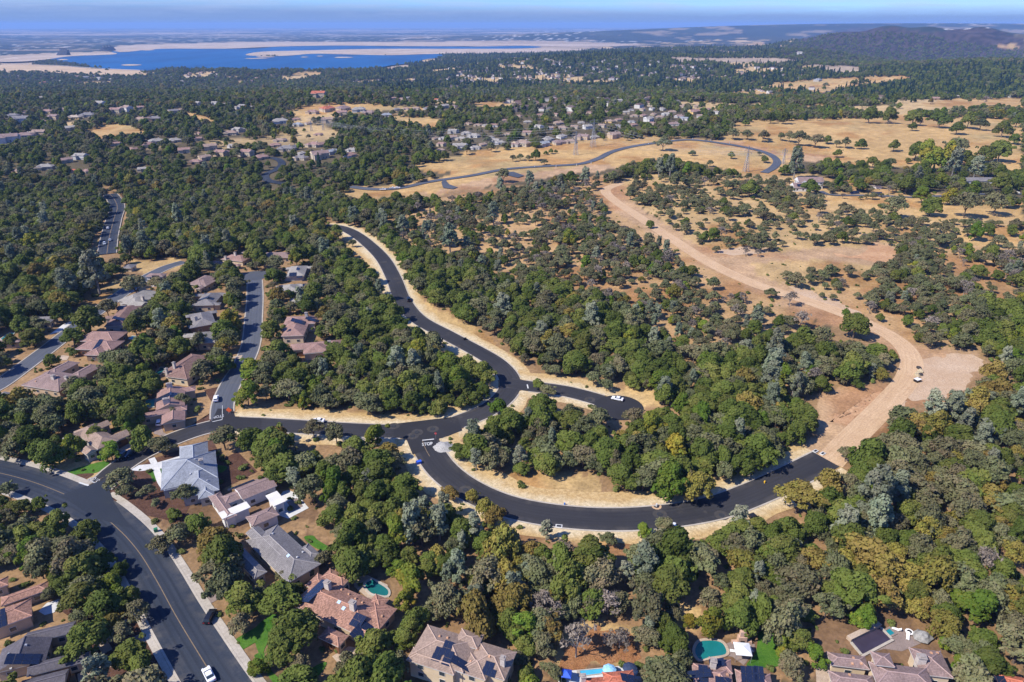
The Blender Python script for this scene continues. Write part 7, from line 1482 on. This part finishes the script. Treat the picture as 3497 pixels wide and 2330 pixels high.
A2H = [(575, 870, 130, 'redclay', 'cream'), (650, 990, 130, 'redclay', 'cream'), (520, 1015, 100, 'pink', 'tan'), (790, 985, 120, 'mauve', 'tan'), (925, 995, 110, 'light', 'white'), (780, 1030, 90, 'pink', 'cream'), (1030, 1020, 100, 'mauve', 'brown'), (1180, 1040, 90, 'slate', 'grey'), (230, 1100, 130, 'light', 'white'), (480, 1110, 60, 'tan', 'white'), (395, 1125, 90, 'slate', 'grey'), (655, 1095, 100, 'tan', 'tan'), (1350, 980, 60, 'pink', 'cream'), (1440, 985, 60, 'tan', 'cream'), (1540, 980, 70, 'grey', 'grey'), (1695, 965, 70, 'light', 'cream'), (1775, 960, 60, 'mauve', 'cream'), (1270, 985, 60, 'grey', 'cream'), (1615, 970, 60, 'light', 'cream'), (225, 1265, 90, 'tan', 'cream'), (185, 1310, 100, 'pink', 'tan'), (290, 1345, 140, 'grey', 'cream'), (540, 1310, 130, 'pink', 'cream'), (585, 1415, 150, 'mauve', 'cream'), (850, 1400, 110, 'pink', 'white'), (870, 1350, 90, 'light', 'white'), (420, 1425, 120, 'grey', 'cream'), (420, 1380, 60, 'light', 'grey'), (60, 1420, 120, 'pink', 'tan'), (690, 1375, 90, 'slate', 'grey'), (370, 1075, 70, 'pink', 'tan'), (1670, 1305, 70, 'pink', 'cream'), (1830, 1335, 120, 'light', 'white'), (1760, 1250, 90, 'tan', 'cream'), (1850, 1250, 90, 'light', 'cream'), (1960, 1225, 100, 'light', 'white'), (1970, 1330, 90, 'light', 'white'), (2040, 1300, 70, 'tan', 'cream'), (1890, 1200, 80, 'light', 'grey'), (1770, 1190, 80, 'light', 'grey'), (2190, 1285, 90, 'light', 'white'), (2150, 1275, 80, 'light', 'grey'), (2105, 1240, 70, 'light', 'white'), (2260, 1210, 70, 'tan', 'cream'), (1605, 1245, 50, 'tan', 'cream'), (1685, 1245, 50, 'light', 'white'), (2330, 1310, 60, 'mauve', 'grey'), (1900, 1115, 50, 'tan', 'cream'), (1990, 1125, 60, 'tan', 'cream'), (2060, 1130, 50, 'light', 'cream'), (2140, 1135, 60, 'pink', 'white'), (2225, 1085, 50, 'pink', 'cream'), (565, 1210, 40, 'pink', 'tan'), (1630, 905, 50, 'redclay', 'white'), (1310, 890, 50, 'pink', 'cream'), (1370, 885, 60, 'light', 'white'), (2215, 840, 50, 'redclay', 'cream'), (2160, 820, 40, 'light', 'cream'), (930, 865, 40, 'pink', 'cream'), (835, 870, 35, 'pink', 'cream'), (1050, 860, 60, 'pink', 'cream'), (1240, 890, 40, 'pink', 'cream'), (1660, 1350, 60, 'tan', 'cream')]
A3H = [(125, 1300, 150, 'tan', 'cream'), (340, 1260, 110, 'light', 'grey'), (465, 1230, 90, 'light', 'white'), (545, 1275, 100, 'tan', 'cream'), (660, 1245, 100, 'mauve', 'tan'), (760, 1235, 80, 'light', 'cream'), (440, 1285, 110, 'mauve', 'cream'), (310, 1305, 90, 'slate', 'grey'), (610, 1235, 70, 'tan', 'cream'), (930, 1230, 110, 'tan', 'tan'), (300, 1290, 60, 'grey', 'cream'), (160, 1205, 80, 'pink', 'cream'), (580, 1150, 60, 'tan', 'cream'), (695, 1150, 80, 'light', 'white'), (825, 1140, 70, 'tan', 'cream'), (370, 1155, 80, 'tan', 'white'), (470, 1155, 90, 'tan', 'cream'), (260, 1145, 60, 'light', 'white'), (160, 1100, 70, 'light', 'cream'), (440, 1110, 90, 'tan', 'cream'), (640, 1105, 60, 'light', 'cream'), (960, 1135, 70, 'grey', 'white'), (1105, 1125, 70, 'pink', 'cream'), (890, 1095, 80, 'tan', 'yellow'), (975, 1080, 70, 'pink', 'cream'), (1090, 1095, 60, 'grey', 'white'), (1240, 1085, 90, 'light', 'white'), (1270, 1110, 60, 'pink', 'cream'), (1465, 1120, 90, 'mauve', 'white'), (1560, 1075, 50, 'slate', 'white'), (1645, 1025, 100, 'pink', 'yellow'), (1515, 1050, 80, 'mauve', 'white'), (1340, 1055, 70, 'tan', 'cream'), (1115, 1045, 70, 'tan', 'cream'), (1195, 1040, 60, 'pink', 'cream'), (1285, 1030, 60, 'tan', 'cream'), (1400, 1030, 80, 'light', 'white'), (1450, 1010, 70, 'tan', 'cream'), (850, 1020, 60, 'tan', 'cream'), (1040, 1020, 60, 'light', 'cream'), (1360, 985, 70, 'light', 'white'), (1540, 970, 60, 'tan', 'cream'), (1675, 965, 60, 'tan', 'cream'), (1770, 985, 60, 'pink', 'tan'), (1185, 990, 50, 'tan', 'cream'), (1085, 990, 50, 'grey', 'white'), (1270, 985, 50, 'light', 'white'), (1840, 1020, 60, 'light', 'white'), (1700, 1050, 60, 'tan', 'white'), (535, 1020, 60, 'pink', 'cream'), (410, 1040, 60, 'pink', 'cream'), (270, 1035, 60, 'pink', 'cream'), (710, 1015, 40, 'pink', 'cream'), (80, 1045, 50, 'pink', 'cream'), (745, 965, 30, 'tan', 'cream'), (985, 905, 60, 'light', 'white'), (905, 860, 50, 'light', 'white'), (845, 885, 40, 'light', 'white'), (780, 890, 45, 'light', 'cream'), (620, 850, 40, 'light', 'white'), (260, 820, 60, 'light', 'white'), (195, 830, 45, 'light', 'white'), (1215, 880, 45, 'light', 'white'), (1570, 945, 50, 'tan', 'cream'), (345, 900, 50, 'pink', 'cream'), (325, 540, 110, 'light', 'white'), (2090, 678, 90, 'pink', 'tan')]
A3H += [(x, 775+((x*7) % 23)-11, 34, ['pink', 'tan', 'light', 'grey'][x % 4], 'cream') for x in range(1260, 1640, 31)]
A3H += [(x, 805+((x*5) % 19)-9, 30, ['light', 'mauve', 'grey', 'pink'][x % 4], 'white') for x in range(1650, 2330, 29)]
A4H = [(510, 725, 70, 'slate', 'grey'), (200, 825, 60, 'pink', 'cream'), (1545, 815, 55, 'terra', 'tan'), (1600, 795, 40, 'mauve', 'white'), (1170, 825, 45, 'light', 'white'), (1070, 875, 60, 'light', 'grey'), (1045, 825, 40, 'light', 'white'), (1320, 800, 50, 'tan', 'cream'), (1250, 865, 35, 'tan', 'cream'), (1000, 855, 50, 'light', 'cream'), (930, 820, 40, 'light', 'white'), (1560, 895, 60, 'pink', 'brown'), (2045, 745, 40, 'light', 'cream'), (2140, 735, 40, 'light', 'cream'), (1970, 715, 40, 'light', 'white'), (2230, 660, 50, 'tan', 'cream'), (2290, 740, 60, 'tan', 'tan'), (2225, 870, 40, 'light', 'white'), (350, 485, 60, 'light', 'white'), (340, 705, 45, 'light', 'white'), (1770, 870, 40, 'light', 'cream'), (80, 835, 50, 'grey', 'white'), (20, 820, 45, 'pink', 'white'), (545, 850, 30, 'light', 'cream')]
A1F = [(150, 690, 45, 'light', 'cream'), (300, 690, 45, 'mauve', 'cream'), (250, 720, 45, 'tan', 'white'), (420, 690, 45, 'pink', 'cream'), (340, 735, 45, 'pink', 'cream'), (190, 735, 45, 'tan', 'cream'), (60, 725, 50, 'light', 'white'), (480, 710, 50, 'pink', 'tan'), (540, 735, 50, 'light', 'cream'), (390, 755, 50, 'redclay', 'tan'), (690, 700, 50, 'pink', 'tan'), (770, 705, 50, 'grey', 'white'), (830, 690, 45, 'light', 'white'), (885, 715, 55, 'light', 'white'), (900, 690, 45, 'light', 'grey'), (985, 720, 40, 'light', 'grey'), (90, 775, 45, 'light', 'white'), (205, 765, 45, 'light', 'cream'), (130, 690, 40, 'pink', 'cream'), (620, 690, 40, 'pink', 'tan'), (1505, 680, 40, 'light', 'white'), (1690, 660, 40, 'pink', 'cream'), (1640, 675, 35, 'pink', 'cream'), (1795, 660, 35, 'pink', 'cream'), (1890, 670, 35, 'light', 'cream'), (1470, 660, 35, 'light', 'cream'), (1620, 740, 60, 'light', 'cream'), (1945, 715, 35, 'light', 'cream'), (2290, 710, 40, 'pink', 'cream'), (2235, 735, 40, 'pink', 'tan'), (370, 890, 60, 'light', 'grey'), (480, 905, 50, 'light', 'grey'), (1205, 860, 45, 'slate', 'white'), (830, 820, 40, 'pink', 'cream'), (2100, 975, 40, 'light', 'white'), (2240, 965, 35, 'light', 'cream'), (2000, 940, 50, 'light', 'white')]
for reg, L in (('A1', A1H), ('A2', A2H), ('A3', A3H), ('A4', A4H), ('A1', A1F)):
    for q in L:
        far_house(reg, *q)
# scattered roofs of the far suburbs: too small and too many to build one by one
def far_suburb():
    mb_v, mb_f, mb_m = [], [], []; g = np.random.default_rng(77); mats = [ROOF[k] for k in ('light', 'tan', 'pink', 'grey', 'mauve')]+[FW['white'], FW['cream']]
    zones = [([(1040, 150), (1250, 135), (1480, 138), (1640, 160), (1600, 185), (1350, 190), (1100, 205), (960, 215), (1010, 175)], 330), ([(700, 190), (1000, 180), (1000, 215), (760, 225)], 60), ([(1500, 150), (1850, 160), (1850, 178), (1560, 190)], 50), ([(0, 172), (330, 178), (340, 200), (0, 210)], 35), ([(1150, 215), (1560, 210), (1560, 250), (1180, 262)], 60), ([(1700, 225), (1870, 205), (2250, 200), (2353, 190), (2353, 215), (1900, 235)], 36), ([(330, 172), (640, 168), (700, 190), (420, 200)], 34)]
    for poly, n in zones:
        poly = np.array(poly); k = 0
        while k < n:
            x, y = g.uniform(poly.min(0), poly.max(0))
            if not inpoly(np.array([x]), np.array([y]), poly)[0]: continue
            k += 1; p = cast(x*1.48619, y*1.48619)[0]; a = g.uniform(0, 3.14); L, W_, e = g.uniform(13, 20), g.uniform(9, 12), g.choice([4., 6.]); b = len(mb_v)
            loc = [(-L/2, -W_/2, -2), (L/2, -W_/2, -2), (L/2, W_/2, -2), (-L/2, W_/2, -2), (-L/2, -W_/2, e), (L/2, -W_/2, e), (L/2, W_/2, e), (-L/2, W_/2, e), (-L*.3, 0, e+2.8), (L*.3, 0, e+2.8)]
            mb_v += [(p[0]+u*math.cos(a)-v*math.sin(a), p[1]+u*math.sin(a)+v*math.cos(a), p[2]+w) for u, v, w in loc]
            f = [(0, 1, 5, 4), (1, 2, 6, 5), (2, 3, 7, 6), (3, 0, 4, 7), (4, 5, 9, 8), (6, 7, 8, 9), (5, 6, 9), (7, 4, 8)]; mb_f += [tuple(i+b for i in q) for q in f]
            mb_m += [int(5+g.integers(2))]*4+[int(g.integers(5))]*4
            px, py = x*1.48619, y*1.48619; paint([(px-4, py-5), (px+4, py-5), (px+4, py+2), (px-4, py+2)], X_)
    me = mesh('far_suburb', mb_v, mb_f, mats, mb_m, [(0, 0)]*sum(len(f) for f in mb_f)); tag(link('far_suburb', me), 'hundreds of tiny pale houses sprinkled over the far wooded hill', kind='stuff')
far_suburb()
sample_trees()
sample_shrubs()

# ------------------------------------------------------------------ emit trees: the largest in view one by one, the rest as woods
NAMES = {'live_oak': 'live_oak', 'blue_oak': 'blue_oak', 'gray_pine': 'gray_pine', 'autumn_oak': 'autumn_oak', 'leafy_tree': 'leafy_tree', 'bare_tree': 'bare_tree', 'conifer': 'conifer', 'shrub': 'shrub'}
DESC = {'live_oak': 'dark green rounded oak', 'blue_oak': 'grey-green open oak', 'gray_pine': 'silvery grey pine', 'autumn_oak': 'rust and gold oak', 'leafy_tree': 'bright green tree', 'bare_tree': 'leafless grey-brown tree', 'conifer': 'dark pointed conifer', 'shrub': 'small round shrub'}
LIMIT = {'live_oak': 290, 'blue_oak': 290, 'gray_pine': 150, 'autumn_oak': 150, 'leafy_tree': 170, 'bare_tree': 90, 'conifer': 30, 'shrub': 20}
TA = np.array([(t[1], t[2]) for t in TREES]); TZ = zt(TA[:, 0], TA[:, 1])
TK = [t[0] for t in TREES]; TS = np.array([t[3] for t in TREES])
hh = np.array([KH[k] for k in TK])*TS; TX, TY, TD = proj(TA[:, 0], TA[:, 1], TZ+hh)
size = np.array([KR[k] for k in TK])*TS*FP/TD
inview = (TX > -size*.3) & (TX < W+size*.3) & (TY < H+size*.4) & (TY > 0)
single = np.zeros(len(TREES), bool)
handf = np.array([t[5] for t in TREES])
for k in LIMIT:
    idx = [i for i in range(len(TREES)) if TK[i] == k and inview[i]]
    idx.sort(key=lambda i: (-1000.0 if handf[i] and size[i] > 12 else 0, -size[i]))
    single[idx[:LIMIT[k]]] = True
ORD = ['nearest', 'second', 'third', 'fourth', 'fifth', 'sixth', 'seventh', 'eighth', 'ninth', 'tenth', 'eleventh', 'twelfth']
for ph, reg, x, y in (('the STOP lettering', 'C2', 1540, 937), ('the end of the black curve', 'C4', 600, 1080), ('the bottom of the black curve', 'D3', 900, 200), ('the sharp bend of the new road', 'C2', 2250, 300), ('the branch turning circle', 'C3', 870, 560), ('the boulder row', 'C4', 1410, 300), ('the stony pad', 'C4', 1700, 300), ('the spur of the dirt track', 'B3', 1880, 760), ('the top of the dirt track', 'B3', 900, 180), ('the upper end of the new road', 'B2', 720, 490), ('the wide road bend', 'D1', 1000, 130), ('the wide road junction', 'C1', 700, 1400), ('the turning circle street', 'B2', 20, 900), ('the corner lawn', 'C1', 750, 1160), ('the rust coloured litter', 'D3', 800, 1300), ('the lone plateau oak', 'A3', 1375, 1320), ('the mid golden field', 'A4', 1200, 1180), ('the plateau turning pad', 'B2', 1730, 160), ('the lane', 'B4', 1200, 250), ('the straight dirt track', 'B3', 1500, 600), ('the lower dirt track', 'C4', 900, 700), ('the cleared red pad', 'B4', 1000, 740), ('the woods clearing', 'D3', 1650, 830), ('the oak road cars', 'B1', 960, 600), ('the golden lot', 'A1', 1150, 1130)):
    LANDMARKS.append((ph, tuple(place(reg, x, y))))
for ph, gx_, gy_ in (('', 0, 0),): pass
_seen = {}
for l in LANDMARKS: _seen.setdefault(l[0], []).append(l)
LANDMARKS = [v[0] for v in _seen.values() if len(v) == 1]
LM = np.array([l[1] for l in LANDMARKS]); LX, LY, _ = proj(LM[:, 0], LM[:, 1], LM[:, 2])
TAKEN = {}
def relabel(items, descs, limit_words=16):
    """unique labels: look, then order of distance and bearing from the closest landmark"""
    groups = {}
    for n, (p, desc) in enumerate(zip(items, descs)):
        d = np.hypot(LM[:, 0]-p[0], LM[:, 1]-p[1]); j = int(d.argmin()); dx, dy = p[0]-LM[j, 0], p[1]-LM[j, 1]
        sec = int(((math.degrees(math.atan2(dy, dx))+360+22.5) % 360)//45)
        where = ['right of', 'behind-right of', 'behind', 'behind-left of', 'left of', 'front-left of', 'in front of', 'front-right of'][sec]
        groups.setdefault((desc, j, where), []).append((d[j], n))
    out = [None]*len(items)
    for (desc, j, where), L in groups.items():
        L.sort()
        for r, (_, n) in enumerate(L):
            ph = LANDMARKS[j][0]; o = '' if len(L) == 1 else (ORD[r]+' ' if r < len(ORD) else '%dth closest ' % (r+1))
            t = '%s, %s%s %s' % (desc, o, where, ph)
            if len(t.split()) > limit_words: t = ' '.join(t.split()[:limit_words])
            out[n] = t
    return out
si = np.nonzero(single)[0]
descs = []
for i in si:
    k = TK[i]; q = TS[i]*KR[k]
    sz = 'large ' if q > 5.2 else ('small ' if q < 3.4 else '')
    descs.append(sz+DESC[k])
labs = relabel([(TA[i, 0], TA[i, 1]) for i in si], descs)
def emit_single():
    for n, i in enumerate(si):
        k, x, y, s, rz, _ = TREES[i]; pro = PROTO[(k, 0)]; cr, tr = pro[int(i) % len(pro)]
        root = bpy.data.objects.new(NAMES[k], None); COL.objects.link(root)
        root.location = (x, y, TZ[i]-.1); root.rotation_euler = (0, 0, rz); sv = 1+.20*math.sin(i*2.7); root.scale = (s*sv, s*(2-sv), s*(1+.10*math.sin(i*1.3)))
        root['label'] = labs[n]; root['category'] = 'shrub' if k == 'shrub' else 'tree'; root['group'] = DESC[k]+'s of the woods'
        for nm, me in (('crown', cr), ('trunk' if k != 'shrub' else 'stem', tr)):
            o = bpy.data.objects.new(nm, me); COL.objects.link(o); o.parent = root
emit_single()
def joined_proto(cr, tr, nm, coll):
    me = bpy.data.meshes.new(nm); bm = bmesh.new(); bm.from_mesh(cr); n0 = len(bm.faces)
    lay = bm.faces.layers.float.get('tint'); bm.from_mesh(tr); bm.faces.ensure_lookup_table()
    for f in bm.faces[n0:]: f.material_index = 1
    bm.to_mesh(me); bm.free(); me.materials.append(cr.materials[0]); me.materials.append(tr.materials[0])
    o = bpy.data.objects.new(nm, me); coll.objects.link(o)
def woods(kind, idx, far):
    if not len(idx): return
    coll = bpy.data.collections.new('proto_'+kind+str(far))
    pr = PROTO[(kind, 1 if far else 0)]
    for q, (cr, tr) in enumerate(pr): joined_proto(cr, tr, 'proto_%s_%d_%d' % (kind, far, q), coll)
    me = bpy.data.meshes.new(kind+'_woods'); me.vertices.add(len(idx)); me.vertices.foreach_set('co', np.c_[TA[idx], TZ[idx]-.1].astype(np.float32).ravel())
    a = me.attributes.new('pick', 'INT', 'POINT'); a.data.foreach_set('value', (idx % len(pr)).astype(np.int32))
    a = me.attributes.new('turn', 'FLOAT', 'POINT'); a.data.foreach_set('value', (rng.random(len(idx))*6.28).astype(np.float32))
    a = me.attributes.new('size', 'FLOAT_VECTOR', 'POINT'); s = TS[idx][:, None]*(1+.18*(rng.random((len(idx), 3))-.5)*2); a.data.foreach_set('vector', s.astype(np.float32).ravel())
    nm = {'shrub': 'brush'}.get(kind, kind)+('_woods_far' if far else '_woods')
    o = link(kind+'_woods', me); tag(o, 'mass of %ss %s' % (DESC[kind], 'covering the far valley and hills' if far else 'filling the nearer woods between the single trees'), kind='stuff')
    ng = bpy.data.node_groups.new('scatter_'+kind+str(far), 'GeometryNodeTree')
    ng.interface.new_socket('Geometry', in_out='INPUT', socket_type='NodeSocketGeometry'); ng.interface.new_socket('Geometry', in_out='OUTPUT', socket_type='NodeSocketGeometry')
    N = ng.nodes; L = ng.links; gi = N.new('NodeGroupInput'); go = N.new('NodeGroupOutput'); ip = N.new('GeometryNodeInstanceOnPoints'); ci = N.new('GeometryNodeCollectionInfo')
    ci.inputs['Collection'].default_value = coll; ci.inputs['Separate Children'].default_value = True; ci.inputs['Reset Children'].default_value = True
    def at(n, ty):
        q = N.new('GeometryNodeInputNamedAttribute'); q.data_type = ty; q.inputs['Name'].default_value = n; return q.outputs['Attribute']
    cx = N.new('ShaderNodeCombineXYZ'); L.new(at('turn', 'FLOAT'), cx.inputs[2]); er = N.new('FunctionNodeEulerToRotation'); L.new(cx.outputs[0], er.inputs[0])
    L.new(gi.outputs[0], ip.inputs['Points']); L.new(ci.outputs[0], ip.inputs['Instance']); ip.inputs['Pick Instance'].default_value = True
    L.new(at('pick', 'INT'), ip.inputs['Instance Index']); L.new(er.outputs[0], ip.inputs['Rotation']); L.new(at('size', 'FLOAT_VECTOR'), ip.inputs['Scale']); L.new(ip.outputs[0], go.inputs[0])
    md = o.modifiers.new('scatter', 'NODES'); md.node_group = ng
TKa = np.array(TK)
for k in LIMIT:
    rest = (TKa == k) & ~single
    for far in (0, 1): woods(k, np.nonzero(rest & ((TD > 800) == bool(far)))[0], far)
print('TREES', len(TREES), 'single', len(si))
# labels of the valley houses
fl = []
RN = {'light': 'pale grey', 'tan': 'tan', 'pink': 'rose', 'grey': 'grey', 'mauve': 'mauve', 'slate': 'blue-grey', 'redclay': 'red clay', 'terra': 'orange', 'brown': 'brown', 'dark': 'dark', 'cream': 'cream'}
def house_labels():
    items, ds = [], []
    for (root, p, rk, wk) in FARH: items.append(p); ds.append('distant %s-walled house, %s roof' % (wk, RN[rk]))
    for (root, *_), t in zip(FARH, relabel(items, ds)): root['label'] = t
house_labels()

# ------------------------------------------------------------------ haze
def haze():
    mb = MB(); mb.box((0, 21000, 20), (64000, 56000, 320)); t = bpy.data.materials.new('haze_air'); t.use_nodes = True; n = t.node_tree; n.nodes.remove(n.nodes['Principled BSDF'])
    pv = n.nodes.new('ShaderNodeVolumePrincipled'); pv.inputs['Color'].default_value = HAZE_COL; pv.inputs['Density'].default_value = HAZE_D; pv.inputs['Anisotropy'].default_value = 0.0
    n.links.new(pv.outputs[0], n.nodes['Material Output'].inputs['Volume'])
    o = mb.build('haze', t); tag(o, 'thin blue air over the whole valley', kind='stuff')
HAZE_COL = (.34, .56, .98, 1); HAZE_D = 0.52e-4
haze()
print('OBJ', len(bpy.data.objects), 'lm', len(LANDMARKS))
